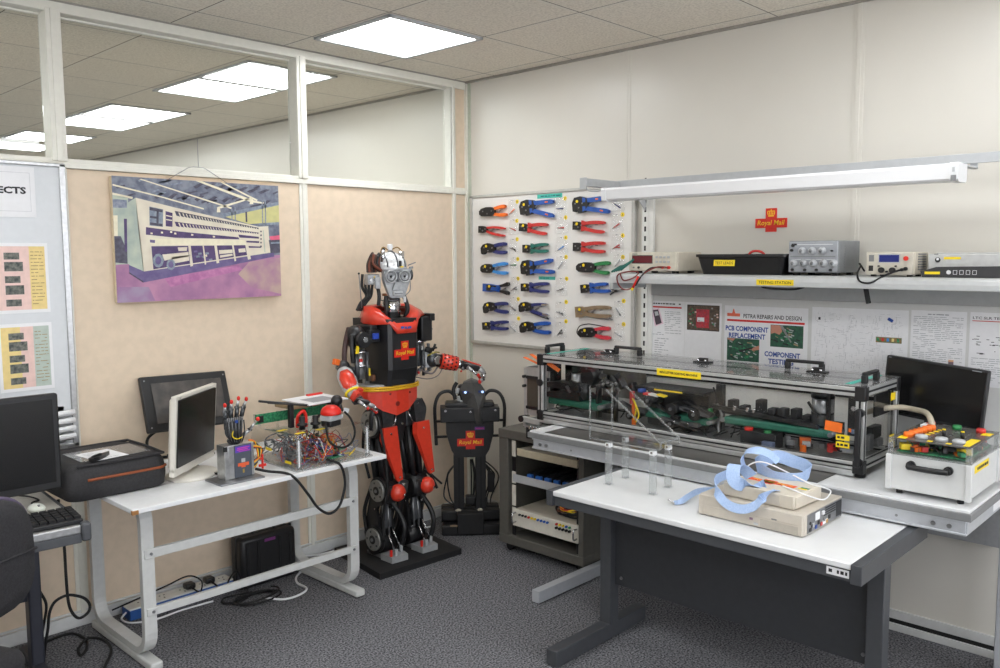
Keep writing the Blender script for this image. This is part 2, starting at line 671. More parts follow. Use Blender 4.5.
def light_panel(x, y, label, group):
    t = thing('ceiling_light', label, 'ceiling light', (x, y, H - 0.004), 0, group)
    f = MB(False).use(LGREY)
    a = 0.297
    for sx, sy, lx, ly in ((0, -1, a * 2, 0.022), (0, 1, a * 2, 0.022), (-1, 0, 0.022, a * 2), (1, 0, 0.022, a * 2)):
        f.rbox((sx * (a - 0.011), sy * (a - 0.011), -0.002), (lx, ly, 0.012), bev=0.002)
    f.build('frame', parent=t)
    MB(False).use(GLOW).rbox((0, 0, 0.0005), (0.555, 0.555, 0.004)).build('diffuser', parent=t)
    return t


L1 = light_panel(-0.994, -0.552, 'lit square ceiling light above the robot, nearest the corner of this room', 'recessed ceiling lights of this room')
far = 'lit square ceiling light seen through the high window glass, in the room beyond'
for i, (x, y) in enumerate(((-0.994, -2.952), (-0.994, -4.752), (-3.394, -1.152), (-2.794, -2.352), (-2.794, -3.552), (-4.594, -0.552), (-4.594, -2.352), (-4.594, -4.152))):  # unseen panels, added and positioned to balance the light on the walls
    dup(L1, (x, y, H - 0.004), label='added square ceiling light further back in this room, unseen, to light the walls')
ord_ = ['second', 'third', 'fourth', 'fifth', 'sixth']
for i, y in enumerate((0.70, 1.30, 2.56, 3.20, 4.36, 5.20)):
    lab = 'lit ceiling light seen through the glass of the partition, ' + ('nearest the partition' if i == 0 else '%s from the partition' % ord_[i - 1])
    dup(L1, (-0.975, y, H - 0.004), label=lab, group='ceiling lights of the room beyond')
for i, y in enumerate((1.0, 2.9, 4.8)):
    dup(L1, (-3.4, y, H - 0.004), label='lit square ceiling light in the room beyond, out of the photograph', group='ceiling lights of the room beyond')

# ================================================================= LEFT WALL
rng = random.Random(4)
t = thing('whiteboard', 'white notice board in aluminium frame at the edge of the photograph, holding printed sheets', 'notice board', (-2.9, -0.015, 0.83))
b = MB().use(mat('board_white', (208, 211, 214), 0.35, var=0.015)).box(-3.6, -2.415, -0.022, -0.004, 0.83, 2.03).build('board_panel', parent=t)
b = MB().use(SILVER)
b.box(-2.43, -2.405, -0.03, -0.002, 0.82, 2.037, 0.003).box(-3.6, -2.405, -0.03, -0.002, 2.022, 2.038, 0.003).box(-3.6, -2.405, -0.03, -0.002, 0.815, 0.835, 0.003)
b.build('board_frame', parent=t)

SLEEVE = thin_glass('laminate_film', (0.97, 0.97, 0.97), 1.0, 0.05)
t = thing('paper_sign', 'laminated white sign reading PROJECTS at the top of the white notice board', 'sign', (-2.66, -0.024, 1.81))
MB().use(PAPER).box(-2.818, -2.527, -0.0245, -0.023, 1.808, 2.014).build('sheet', parent=t)
b = MB().use(INK).text('PROJECTS', LW(-2.562 - 0.106, -0.0252, 1.913), w=0.212, h=0.037, bold=0.04)
b.build('lettering', parent=t)
b = MB().use(mat('pale_grey_print', (200, 201, 204), 0.6))
F = LW(-2.672, -0.0250, 1.911)
for x0, x1, y0, y1 in ((-0.127, 0.127, 0.078, 0.080), (-0.127, 0.127, -0.080, -0.078), (-0.127, -0.125, -0.08, 0.08), (0.125, 0.127, -0.08, 0.08)):
    rect(b, F, x0, x1, y0, y1)
b.build('border_line', parent=t)

PINKP = mat('pink_print', (226, 194, 186), 0.6)
YELP = mat('yellow_print', (226, 202, 136), 0.6)
GRNP = mat('grey_green_print', (176, 188, 178), 0.6)
THUMB = mat('dark_photo_print', (58, 66, 64), 0.6, c2=(120, 120, 112), scale=60)
for nm, z0, z1, cols, lab in (('upper', 1.411, 1.702, (PINKP, PINKP, YELP), 'upper printed sheet on the notice board, with circuit photos in pink and yellow columns'),
                              ('lower', 1.085, 1.368, (YELP, PINKP, GRNP), 'lower printed sheet on the notice board, with yellow, pink and green columns')):
    t = thing('printed_sheet', lab, 'printed sheet', (-2.6, -0.024, z0), 0, 'printed sheets on the notice board')
    MB().use(PAPER).box(-2.70, -2.492, -0.0245, -0.023, z0, z1).build('sheet', parent=t)
    b = MB()
    F = LW(-2.70, -0.0248, z0)
    hh = z1 - z0
    for (a0, a1), c in zip(((0.012, 0.085), (0.085, 0.135), (0.135, 0.196)), cols):
        rect(b.use(c), F, a0, a1, 0.014, hh - 0.014)
    b.use(THUMB)
    for i in range(5):
        y = 0.03 + i * (hh - 0.05) / 5
        rect(b, F, 0.04, 0.098 + 0.012 * (i % 2), y, y + 0.028 + 0.01 * (i % 2), 0.0002)
    b.use(mat('brown_small_print', (150, 126, 84), 0.6))
    scribble(b, F, 0.140, 0.190, 0.03, hh - 0.03, 16, rng, 0.0002, 0.4)
    b.build('print', parent=t)

for i in range(4):
    z = 0.868 + i * 0.034
    t = thing('whiteboard_marker', ['fourth', 'third', 'second', 'topmost'][i] + (' white marker pen down' if i < 3 else ' white marker pen') + ' in the stack beside the black monitor', 'marker pen', (-2.44, -0.05, z), 0, 'marker pens at the foot of the notice board')
    MB().use(WHITE).cyl((-2.53, -0.05, z), (-2.427, -0.05, z + 0.004), 0.0125, n=14).build('barrel', parent=t)
    MB().use((TRED, BLACK, BLACK, NAVY)[i]).cyl((-2.565, -0.05, z - 0.001), (-2.529, -0.05, z), 0.0118, n=14).build('cap', parent=t)
t = thing('marker_holder', 'grey wire rack holding the white marker pens on the notice board', 'pen holder', (-2.47, -0.04, 0.84))
b = MB().use(SILVER)
for i in range(4):
    z = 0.868 + i * 0.034 - 0.0145
    b.box(-2.52, -2.44, -0.052, -0.02, z, z + 0.0015)
b.box(-2.50, -2.46, -0.022, -0.0205, 0.84, 1.0)
b.build('holder_rack', parent=t)

# ---- the picture of the sorting machine on canvas
t = thing('wall_picture', 'wide colour picture of a long sorting machine in a hall, hung on a wire', 'picture', (-1.80, -0.02, 1.437))
CANV = mat('canvas_edge', (214, 200, 172), 0.7, var=0.05)
MB().use(CANV).box(-2.216, -1.378, -0.034, -0.006, 1.437, 2.0, 0.002).build('canvas', parent=t)
S0 = 0.838 / 1000.0                          # drawn in a 1000 x 672 sheet, y down
PF = LW(-2.216, -0.0345, 2.0) @ Matrix.Diagonal((S0, S0, 1, 1))
PFI = [0]


def art(mb, c, pts, lay):
    mb.use(c)
    mb.poly([PF @ Vector((x, -y, lay * 0.00012)) for x, y in pts])


A_SKY = mat('art_blue_grey', (134, 140, 152), 0.5, c2=(94, 98, 118), scale=30, detail=5)
A_SKY2 = mat('art_pale_blue_grey', (150, 156, 168), 0.5, c2=(110, 118, 140), scale=60, detail=4)
A_DARK = mat('art_dark_indigo', (66, 64, 80), 0.5, c2=(90, 88, 104), scale=50)
A_STEEL = mat('art_steel', (146, 156, 166), 0.5, c2=(116, 126, 144), scale=60)
A_PALE = mat('art_pale', (230, 222, 196), 0.5)
A_CREAM = mat('art_cream', (226, 218, 198), 0.5, c2=(214, 204, 186), scale=14)
A_GREEN = mat('art_grey_green', (160, 172, 164), 0.5, c2=(186, 194, 176), scale=16)
A_YEL = mat('art_yellow', (208, 202, 138), 0.5, c2=(192, 188, 132), scale=20)
A_PUR = mat('art_purple', (88, 70, 112), 0.5, c2=(72, 56, 98), scale=40)
A_FLOOR = mat('art_magenta_floor', (150, 106, 144), 0.5, c2=(184, 132, 162), scale=10, detail=5)
A_FLOOR2 = mat('art_pink_floor', (196, 130, 172), 0.5, c2=(166, 102, 150), scale=30, detail=4)
A_FLOORY = mat('art_ochre_floor', (186, 160, 150), 0.5, c2=(168, 124, 150), scale=12, detail=4)
A_FLOORY2 = mat('art_grey_floor', (158, 140, 166), 0.5, c2=(150, 110, 150), scale=14, detail=4)
A_LAV = mat('art_lavender', (112, 100, 142), 0.5, c2=(98, 84, 130), scale=30)
A_PINK = mat('art_pink', (220, 100, 128), 0.5)
ART = [
    (A_SKY, 0, [(0,0),(1000,0),(1000,672),(0,672)]),
    (A_SKY2, 1, [(209,71),(252,57),(259,64),(213,80)]),
    (A_SKY2, 1, [(574,16),(602,3),(610,10),(579,26)]),
    (A_SKY2, 1, [(230,36),(304,21),(311,27),(234,45)]),
    (A_DARK, 1, [(489,73),(537,58),(544,65),(494,82)]),
    (A_SKY2, 1, [(206,27),(276,12),(283,18),(210,36)]),
    (A_DARK, 1, [(687,88),(718,74),(726,82),(692,98)]),
    (A_SKY2, 1, [(269,13),(337,0),(344,5),(273,22)]),
    (A_SKY2, 1, [(539,116),(587,102),(595,109),(544,126)]),
    (A_DARK, 1, [(350,101),(398,87),(405,94),(354,110)]),
    (A_DARK, 1, [(832,19),(869,5),(877,12),(837,29)]),
    (A_STEEL, 1, [(226,85),(289,70),(296,77),(230,94)]),
    (A_SKY2, 1, [(374,105),(429,90),(436,97),(378,114)]),
    (A_DARK, 1, [(529,114),(592,100),(600,107),(534,124)]),
    (A_DARK, 1, [(804,128),(872,113),(881,120),(810,138)]),
    (A_DARK, 1, [(645,47),(703,32),(711,39),(650,57)]),
    (A_STEEL, 1, [(661,33),(735,17),(743,24),(666,43)]),
    (A_SKY2, 1, [(254,17),(321,2),(328,8),(258,26)]),
    (A_DARK, 1, [(78,98),(121,85),(127,91),(82,107)]),
    (A_DARK, 1, [(22,57),(65,44),(71,50),(26,66)]),
    (A_STEEL, 1, [(41,77),(67,65),(73,71),(45,86)]),
    (A_DARK, 1, [(496,116),(538,102),(546,109),(501,126)]),
    (A_DARK, 1, [(960,45),(995,31),(1000,38),(965,55)]),
    (A_STEEL, 1, [(903,127),(950,112),(959,120),(909,137)]),
    (A_STEEL, 1, [(141,15),(206,0),(213,6),(145,24)]),
    (A_SKY2, 1, [(322,25),(390,10),(398,17),(326,34)]),
    (A_DARK, 1, [(412,69),(472,54),(479,61),(417,78)]),
    (A_DARK, 1, [(224,102),(262,75),(281,79),(240,113)]),
    (A_DARK, 1, [(300,103),(338,76),(358,80),(316,114)]),
    (A_DARK, 1, [(377,103),(416,78),(436,82),(394,115)]),
    (A_DARK, 1, [(456,104),(496,79),(517,83),(474,116)]),
    (A_DARK, 1, [(537,105),(578,81),(599,85),(555,116)]),
    (A_DARK, 1, [(620,105),(661,83),(683,87),(638,117)]),
    (A_DARK, 1, [(704,106),(747,84),(769,89),(723,118)]),
    (A_DARK, 1, [(791,107),(835,86),(858,90),(811,119)]),
    (A_DARK, 1, [(880,108),(925,88),(948,92),(900,120)]),
    (A_DARK, 1, [(452,33),(505,6),(525,10),(469,44)]),
    (A_DARK, 1, [(516,34),(570,9),(591,12),(534,46)]),
    (A_DARK, 1, [(582,36),(637,11),(659,15),(601,48)]),
    (A_DARK, 1, [(650,38),(705,14),(727,18),(668,50)]),
    (A_DARK, 1, [(718,40),(775,17),(797,21),(737,52)]),
    (A_DARK, 1, [(788,42),(846,20),(869,24),(807,54)]),
    (A_DARK, 1, [(859,44),(918,23),(941,27),(879,56)]),
    (A_PALE, 2, [(4,43),(285,100),(285,107),(4,52)]),
    (A_PALE, 2, [(285,100),(511,152),(511,160),(285,108)]),
    (A_PALE, 2, [(158,7),(686,142),(683,151),(146,10)]),
    (A_PALE, 2, [(467,0),(505,0),(843,97),(901,104),(893,112),(814,107)]),
    (A_PALE, 2, [(591,144),(815,77),(821,84),(618,149)]),
    (A_PALE, 2, [(638,0),(858,90),(849,98),(619,0)]),
    (A_PALE, 2, [(1,88),(108,107),(105,118),(1,100)]),
    (A_YEL, 2, [(636,196),(1000,114),(1000,219),(867,230),(795,236)]),
    (A_STEEL, 3, [(617,181),(1000,95),(1000,116),(636,199)]),
    (A_STEEL, 3, [(682,145),(689,145),(688,242),(681,242)]),
    (A_STEEL, 3, [(703,140),(710,139),(709,242),(702,242)]),
    (A_STEEL, 3, [(884,93),(891,93),(889,239),(882,239)]),
    (A_STEEL, 3, [(904,88),(911,88),(910,238),(902,238)]),
    (A_STEEL, 3, [(860,230),(1000,219),(1000,233),(864,243)]),
    (A_DARK, 4, [(772,164),(784,163),(784,224),(773,224)]),
    (A_PALE, 4, [(594,142),(611,142),(613,172),(590,173)]),
    (A_PALE, 4, [(806,87),(825,86),(827,117),(802,118)]),
    (A_GREEN, 2, [(1,100),(82,110),(78,482),(0,480)]),
    (A_SKY2, 3, [(1,122),(75,125),(74,166),(1,168)]),
    (A_DARK, 3, [(0,317),(35,317),(65,399),(64,464),(0,457)]),
    (A_PUR, 4, [(55,224),(71,224),(65,399),(51,399)]),
    (A_PALE, 3, [(0,208),(23,207),(19,317),(0,317)]),
    (A_FLOOR, 3, [(1,469),(1000,420),(1000,672),(0,672)]),
    (A_FLOOR2, 4, [(262,546),(715,480),(742,507),(297,596)]),
    (A_FLOORY, 4, [(787,461),(1000,437),(1000,661),(796,613),(713,532)]),
    (A_FLOORY2, 4, [(5,587),(173,592),(206,669),(0,672)]),
    (A_GREEN, 5, [(81,137),(123,110),(151,507),(72,472)]),
    (A_CREAM, 5, [(123,110),(344,155),(859,250),(923,245),(932,406),(149,510),(129,269)]),
    (A_LAV, 6, [(70,470),(151,507),(955,406),(959,430),(144,567),(70,508)]),
    (A_DARK, 7, [(68,508),(145,560),(144,568),(70,517)]),
    (A_STEEL, 6, [(195,154),(272,167),(267,263),(192,257)]),
    (A_DARK, 7, [(197,157),(269,169),(268,184),(196,174)]),
    (A_DARK, 7, [(197,204),(233,208),(232,220),(196,216)]),
    (A_DARK, 7, [(195,240),(265,246),(264,261),(194,254)]),
    (A_DARK, 7, [(235,175),(247,177),(243,244),(231,242)]),
    (A_PUR, 6, [(285,176),(325,185),(321,262),(283,259)]),
    (A_PALE, 7, [(287,197),(322,203),(321,209),(287,203)]),
    (A_PALE, 7, [(286,219),(321,224),(320,230),(286,225)]),
    (A_DARK, 7, [(338,173),(356,176),(368,205),(346,198)]),
    (A_DARK, 7, [(365,178),(379,180),(391,208),(373,201)]),
    (A_DARK, 7, [(387,181),(400,183),(411,210),(394,204)]),
    (A_DARK, 7, [(407,184),(419,186),(430,213),(414,207)]),
    (A_DARK, 7, [(426,188),(438,189),(449,215),(434,209)]),
    (A_DARK, 7, [(445,191),(457,192),(467,217),(452,212)]),
    (A_DARK, 7, [(463,194),(475,195),(485,219),(470,214)]),
    (A_DARK, 7, [(481,196),(492,198),(503,222),(488,216)]),
    (A_DARK, 7, [(499,199),(510,201),(520,224),(505,219)]),
    (A_DARK, 7, [(516,202),(527,204),(537,226),(523,221)]),
    (A_DARK, 7, [(534,205),(544,207),(554,228),(540,223)]),
    (A_DARK, 7, [(551,208),(561,209),(570,230),(557,225)]),
    (A_DARK, 7, [(567,210),(578,212),(587,232),(573,227)]),
    (A_DARK, 7, [(584,213),(595,215),(603,234),(590,230)]),
    (A_DARK, 7, [(601,216),(611,217),(620,236),(606,232)]),
    (A_DARK, 7, [(617,218),(628,220),(636,238),(623,234)]),
    (A_DARK, 7, [(634,221),(644,223),(652,240),(639,236)]),
    (A_DARK, 7, [(650,224),(660,225),(668,242),(655,238)]),
    (A_DARK, 7, [(667,226),(677,228),(684,244),(671,240)]),
    (A_DARK, 7, [(683,229),(693,231),(700,246),(687,242)]),
    (A_DARK, 7, [(699,232),(709,233),(716,248),(703,244)]),
    (A_DARK, 7, [(715,234),(725,236),(732,250),(719,247)]),
    (A_DARK, 7, [(731,237),(741,238),(748,252),(735,249)]),
    (A_DARK, 7, [(747,239),(757,241),(763,254),(751,251)]),
    (A_DARK, 7, [(763,242),(773,244),(779,256),(767,253)]),
    (A_DARK, 7, [(779,245),(789,246),(795,258),(783,255)]),
    (A_DARK, 7, [(795,247),(805,249),(811,260),(799,257)]),
    (A_DARK, 7, [(811,250),(821,251),(826,262),(815,259)]),
    (A_DARK, 7, [(827,252),(837,254),(842,264),(830,261)]),
    (A_DARK, 7, [(843,255),(853,256),(858,266),(846,263)]),
    (A_DARK, 7, [(338,173),(859,257),(859,260),(338,178)]),
    (A_PUR, 7, [(335,233),(353,234),(365,263),(343,257)]),
    (A_PUR, 7, [(362,235),(376,237),(388,265),(370,259)]),
    (A_PUR, 7, [(384,238),(397,239),(408,266),(392,260)]),
    (A_PUR, 7, [(404,240),(417,241),(428,267),(412,262)]),
    (A_PUR, 7, [(424,242),(436,243),(447,268),(431,263)]),
    (A_PUR, 7, [(443,244),(454,245),(465,269),(450,264)]),
    (A_PUR, 7, [(461,245),(472,247),(483,270),(468,266)]),
    (A_PUR, 7, [(479,247),(490,248),(500,272),(486,267)]),
    (A_PUR, 7, [(497,249),(508,250),(517,273),(503,268)]),
    (A_PUR, 7, [(514,251),(525,252),(534,274),(520,269)]),
    (A_PUR, 7, [(531,253),(542,254),(551,275),(537,270)]),
    (A_PUR, 7, [(549,254),(559,255),(568,276),(554,272)]),
    (A_PUR, 7, [(565,256),(576,257),(585,277),(571,273)]),
    (A_PUR, 7, [(582,258),(593,259),(601,278),(588,274)]),
    (A_PUR, 7, [(599,260),(609,261),(617,279),(604,275)]),
    (A_PUR, 7, [(616,261),(626,262),(634,280),(621,276)]),
    (A_PUR, 7, [(632,263),(642,264),(650,281),(637,277)]),
    (A_PUR, 7, [(649,265),(659,266),(666,282),(653,278)]),
    (A_PUR, 7, [(665,266),(675,267),(682,283),(669,280)]),
    (A_PUR, 7, [(681,268),(691,269),(698,284),(686,281)]),
    (A_PUR, 7, [(697,270),(708,271),(714,285),(702,282)]),
    (A_PUR, 7, [(714,271),(724,272),(730,286),(718,283)]),
    (A_PUR, 7, [(730,273),(740,274),(746,287),(734,284)]),
    (A_PUR, 7, [(746,275),(756,276),(762,288),(750,285)]),
    (A_PUR, 7, [(762,276),(772,277),(777,289),(766,286)]),
    (A_PUR, 7, [(778,278),(788,279),(793,290),(781,287)]),
    (A_PUR, 7, [(794,280),(804,281),(809,291),(797,288)]),
    (A_PUR, 7, [(810,281),(820,282),(825,292),(813,290)]),
    (A_PUR, 7, [(826,283),(836,284),(840,293),(829,291)]),
    (A_PUR, 7, [(842,285),(852,286),(856,294),(845,292)]),
    (A_PUR, 7, [(335,233),(858,286),(858,289),(335,237)]),
    (A_PUR, 7, [(172,266),(338,285),(721,315),(728,327),(336,322),(170,307)]),
    (A_PUR, 7, [(722,299),(857,311),(857,322),(728,317)]),
    (A_PUR, 7, [(772,335),(858,337),(858,348),(774,345)]),
    (A_PUR, 7, [(782,366),(870,369),(870,377),(784,377)]),
    (A_PALE, 8, [(196,295),(208,296),(207,305),(195,304)]),
    (A_PALE, 8, [(254,289),(266,290),(266,300),(254,299)]),
    (A_PALE, 8, [(306,285),(319,286),(318,296),(306,295)]),
    (A_PALE, 8, [(330,293),(342,294),(342,304),(329,303)]),
    (A_PALE, 8, [(429,299),(442,301),(441,310),(428,309)]),
    (A_PALE, 8, [(560,308),(573,309),(573,319),(559,318)]),
    (A_PALE, 6, [(190,326),(763,331),(771,361),(198,366)]),
    (A_LAV, 7, [(190,334),(219,336),(218,352),(191,349)]),
    (A_PUR, 7, [(197,370),(779,361),(789,418),(203,496)]),
    (A_CREAM, 9, [(408,361),(423,361),(433,480),(417,484)]),
    (A_CREAM, 9, [(494,361),(502,361),(513,471),(504,475)]),
    (A_CREAM, 9, [(566,361),(582,361),(594,464),(577,468)]),
    (A_CREAM, 9, [(678,361),(689,361),(702,453),(691,457)]),
    (A_CREAM, 9, [(765,361),(785,361),(799,444),(779,448)]),
    (A_STEEL, 8, [(264,449),(255,474),(236,487),(215,481),(202,461),(204,434),(219,414),(240,410),(258,424)]),
    (A_LAV, 9, [(250,448),(245,463),(234,471),(222,468),(215,456),(216,440),(225,428),(237,425),(247,434)]),
    (A_STEEL, 8, [(329,471),(322,492),(306,503),(288,498),(278,481),(279,460),(292,443),(310,440),(324,451)]),
    (A_LAV, 9, [(318,471),(314,484),(305,490),(295,487),(289,477),(290,464),(297,454),(307,452),(315,459)]),
    (A_CREAM, 8, [(256,415),(344,407),(408,401),(410,426),(267,449)]),
    (A_CREAM, 8, [(305,431),(410,419),(411,450),(329,464)]),
    (A_CREAM, 8, [(346,376),(403,374),(398,395),(351,396)]),
    (A_CREAM, 8, [(594,391),(680,387),(682,407),(596,414)]),
    (A_CREAM, 8, [(600,421),(679,412),(681,423),(600,435)]),
    (A_CREAM, 8, [(719,383),(764,379),(766,402),(721,405)]),
    (A_CREAM, 8, [(790,390),(855,383),(862,403),(796,409)]),
    (A_LAV, 8, [(508,438),(530,436),(532,448),(511,450)]),
    (A_LAV, 8, [(468,423),(489,420),(491,432),(470,434)]),
    (A_STEEL, 8, [(465,406),(486,404),(488,415),(467,417)]),
    (A_CREAM, 8, [(498,419),(519,416),(521,428),(500,430)]),
    (A_STEEL, 8, [(529,441),(550,439),(552,450),(531,452)]),
    (A_LAV, 8, [(438,422),(459,419),(461,430),(440,433)]),
    (A_STEEL, 8, [(451,423),(473,420),(475,432),(454,434)]),
    (A_STEEL, 8, [(491,425),(512,423),(514,434),(493,436)]),
    (A_STEEL, 8, [(509,405),(530,403),(532,414),(511,417)]),
    (A_LAV, 8, [(440,394),(461,392),(463,403),(442,405)]),
    (A_DARK, 8, [(867,274),(878,274),(877,283),(867,283)]),
    (A_DARK, 8, [(867,297),(877,296),(877,306),(866,306)]),
    (A_DARK, 8, [(866,319),(876,319),(876,328),(866,328)]),
    (A_DARK, 8, [(865,341),(875,341),(875,350),(865,350)]),
    (A_DARK, 8, [(864,363),(875,363),(874,373),(864,373)]),
    (A_GREEN, 8, [(884,271),(891,271),(898,403),(891,403)]),
    (A_PINK, 6, [(928,308),(1000,299),(1000,326),(938,330)]),
    (A_DARK, 6, [(923,330),(1000,326),(1000,406),(935,409)]),
    (A_STEEL, 7, [(937,344),(1000,339),(1000,350),(937,353)]),
]
b = MB()
for c, lay, pts in ART:
    art(b, c, pts, lay)
b.build('print', parent=t)
b = MB().use(STEEL)
b.tube([(-1.805, -0.030, 2.20), (-1.805, -0.030, 2.064)], 0.0016, 5, 0)
b.tube([(-1.965, -0.037, 1.995), (-1.86, -0.036, 2.058), (-1.83, -0.034, 2.066), (-1.78, -0.034, 2.064), (-1.755, -0.036, 2.05), (-1.665, -0.037, 2.0)], 0.0016, 5, 0)
b.build('hanging_wire', parent=t)
# ================================================================= LEFT SIDE: WHITE DESK
DTOP = 0.70
WFRAME = mat('off_white_tube', (196, 197, 195), 0.4, var=0.03)
t = thing('desk', 'white desk on curved pale tube legs carrying the white monitor and clear box', 'desk', (-1.885, -0.42, 0))
b = MB().use(WHITE).box(-2.49, -1.285, -0.765, -0.075, DTOP - 0.020, DTOP, 0.003)
b.build('desktop', parent=t)
e = MB().use(mat('bare_chipboard', (158, 112, 62), 0.8, var=0.2)).box(-2.4925, -2.468, -0.7675, -0.752, DTOP - 0.021, DTOP - 0.004, 0.002)
e.build('chipped_corner', parent=t, label='brown chipped corner where the white edging is gone')


def rrpath(y0, y1, z0, z1, r, n=6):
    """U path: from the desk down the back, along the floor, up the front, in the yz plane"""
    P = []

    def arc(cy, cz, a0, a1):
        for i in range(n + 1):
            a = a0 + (a1 - a0) * i / n
            P.append((cy + r * math.cos(a), cz + r * math.sin(a)))
    P.append((y0, z1))
    arc(y0 - r, z0 + r, 0, -PI / 2)
    arc(y1 + r, z0 + r, -PI / 2, -PI)
    P.append((y1, z1 - r * 1.3))
    arc(y1 + r, z1 - r, PI, PI / 2)
    return P


def flat_sweep(mb, path, x, wx, th):
    """sweep a wx (along x) by th section along a yz path"""
    n = len(path)
    rings = []
    for i, (y, z) in enumerate(path):
        a = Vector(path[max(i - 1, 0)])
        c = Vector(path[min(i + 1, n - 1)])
        d = (c - a).normalized()
        nn = Vector((-d.y, d.x))
        rings.append([(x - wx / 2, y + nn.x * th / 2, z + nn.y * th / 2), (x + wx / 2, y + nn.x * th / 2, z + nn.y * th / 2),
                      (x + wx / 2, y - nn.x * th / 2, z - nn.y * th / 2), (x - wx / 2, y - nn.x * th / 2, z - nn.y * th / 2)])
    return mb.loft(rings, smooth=False)


for x in (-2.385, -1.385):
    b = MB().use(WFRAME)
    flat_sweep(b, rrpath(-0.105, -0.62, 0.055, DTOP - 0.021, 0.09), x, 0.05, 0.028)
    b.build('leg', parent=t)
    b = MB().use(WFRAME)
    b.box(x - 0.026, x + 0.026, -0.675, -0.07, 0.004, 0.038, 0.008)
    b.build('foot', parent=t)
for z0, z1 in ((0.452, 0.49), (0.218, 0.25)):
    b = MB().use(WFRAME).box(-2.40, -1.37, -0.640, -0.622, z0, z1, 0.002)
    b.use(STEEL)
    for x in (-2.375, -1.395):
        b.cyl((x, -0.6455, (z0 + z1) / 2), (x, -0.639, (z0 + z1) / 2), 0.006, n=10)
    b.build('cross_rail', parent=t)

# ---- flat dark monitor at the wall
t = thing('monitor', 'dark flat monitor seen tilted against the cream wall, behind the white monitor', 'monitor', (-1.92, -0.08, DTOP))
T = LW(-1.930, -0.095, 0.966) @ Matrix.Rotation(math.radians(-1.5), 4, 'Z') @ Matrix.Rotation(math.radians(-20), 4, 'X')
b = MB()
b.T = T
b.use(BLACK).rbox((0, 0, -0.016), (0.425, 0.262, 0.026), bev=0.006)
b.use(STEEL)
for x, y in ((-0.195, 0.11), (0.195, 0.11), (-0.195, -0.11), (0.195, -0.11)):
    b.cyl((x, y, 0), (x, y, 0.0015), 0.004, n=8)
b.build('casing', parent=t)
b = MB()
b.T = T
b.use(mat('plastic_wrapped_screen', (58, 55, 54), 0.3, c2=(84, 78, 74), scale=18, bump=0.5, bscale=40))
b.rbox((0.005, 0.0, 0.001), (0.345, 0.19, 0.004), bev=0.0015)
b.build('wrapped_screen', parent=t)
b = MB().use(BLACK).bar((-1.93, -0.075, DTOP + 0.008), (-1.93, -0.095, 0.92), 0.05, 0.025, up=(0, 1, 0), bev=0.004).box(-2.02, -1.84, -0.16, -0.03, DTOP, DTOP + 0.014, 0.005)
b.build('stand', parent=t)
b = MB().use(RUBBER).tube([(-2.08, -0.12, 0.86), (-2.118, -0.065, 0.81), (-2.12, -0.062, 0.75), (-2.10, -0.06, 0.715), (-2.03, -0.06, 0.706)], 0.007, 8)
b.build('cable', parent=t)

# ---- white monitor, turned to the right
yaw = math.radians(38.5)
t = thing('monitor', 'white-framed monitor on a round foot, standing on the white desk', 'monitor', (-2.085, -0.46, DTOP), yaw)
MW = mat('aged_white_plastic', (212, 208, 198), 0.45, var=0.02)
SCW = MB(False)
TT = Matrix.Translation((0, 0, 0.216)) @ Matrix.Rotation(math.radians(4), 4, 'X')
b = MB(False)
b.T = TT
b.use(MW)
w, h = 0.352, 0.282
m = 0.018
b.rbox((0, 0.004, h / 2 + m / 2), (w + 2 * m, 0.024, m), bev=0.004).rbox((0, 0.004, -h / 2 - 0.018), (w + 2 * m, 0.024, 0.036), bev=0.004)
b.rbox((-w / 2 - m / 2, 0.004, -0.005), (m, 0.024, h + 0.03), bev=0.004).rbox((w / 2 + m / 2, 0.004, -0.005), (m, 0.024, h + 0.03), bev=0.004)
b.rbox((0.01, 0.026, -0.005), (w - 0.01, 0.028, h + 0.01), bev=0.008)
b.build('bezel', parent=t)
b = MB(False)
b.T = TT
b.use(SCREEN).rbox((0, -0.003, 0), (w, 0.02, h))
b.build('screen', parent=t)
b = MB(False)
b.T = TT
b.use(GINK).rbox((-w / 2 + 0.012, -0.0115, h / 2 + 0.010), (0.012, 0.001, 0.004))
b.build('badge', parent=t)
b = MB(False).use(MW)
b.rbox((0, 0.045, 0.10), (0.06, 0.025, 0.20), bev=0.006)
b.build('neck', parent=t)
b = MB(False).use(MW).lathe([(0, 0), (0.125, 0), (0.128, 0.006), (0.118, 0.014), (0.05, 0.020), (0, 0.021)], Matrix.Translation((0, 0.02, 0)) @ Matrix.Diagonal((1, 0.82, 1, 1)), 32)
b.build('round_foot', parent=t)

# ---- soft black case lying over the two desks
CLOTH = mat('black_nylon', (36, 35, 37), 0.8, c2=(46, 45, 47), scale=120, bump=0.5, bscale=400)
t = thing('laptop_bag', 'black padded carrying case with an orange zip, lying flat on the white desk', 'bag', (-2.43, -0.3, DTOP))
b = MB().use(CLOTH)
rings = []
for z, g in ((0.002, -0.012), (0.012, 0.0), (0.055, 0.004), (0.072, 0.004), (0.115, -0.002), (0.136, -0.014), (0.143, -0.035)):
    x0, x1, y0, y1 = -2.632 - g, -2.240 + g, -0.528 - g, -0.155 + g
    r = 0.05
    P = []
    for cx, cy, a0 in ((x1 - r, y1 - r, 0), (x0 + r, y1 - r, PI / 2), (x0 + r, y0 + r, PI), (x1 - r, y0 + r, 1.5 * PI)):
        for i in range(5):
            a = a0 + PI / 2 * i / 4
            P.append((cx + r * math.cos(a), cy + r * math.sin(a), DTOP + z))
    rings.append(P)
b.loft(rings)
b.build('bag_body', parent=t)
b = MB().use(mat('orange_zip', (132, 66, 30), 0.6))
P = []
z = DTOP + 0.0835
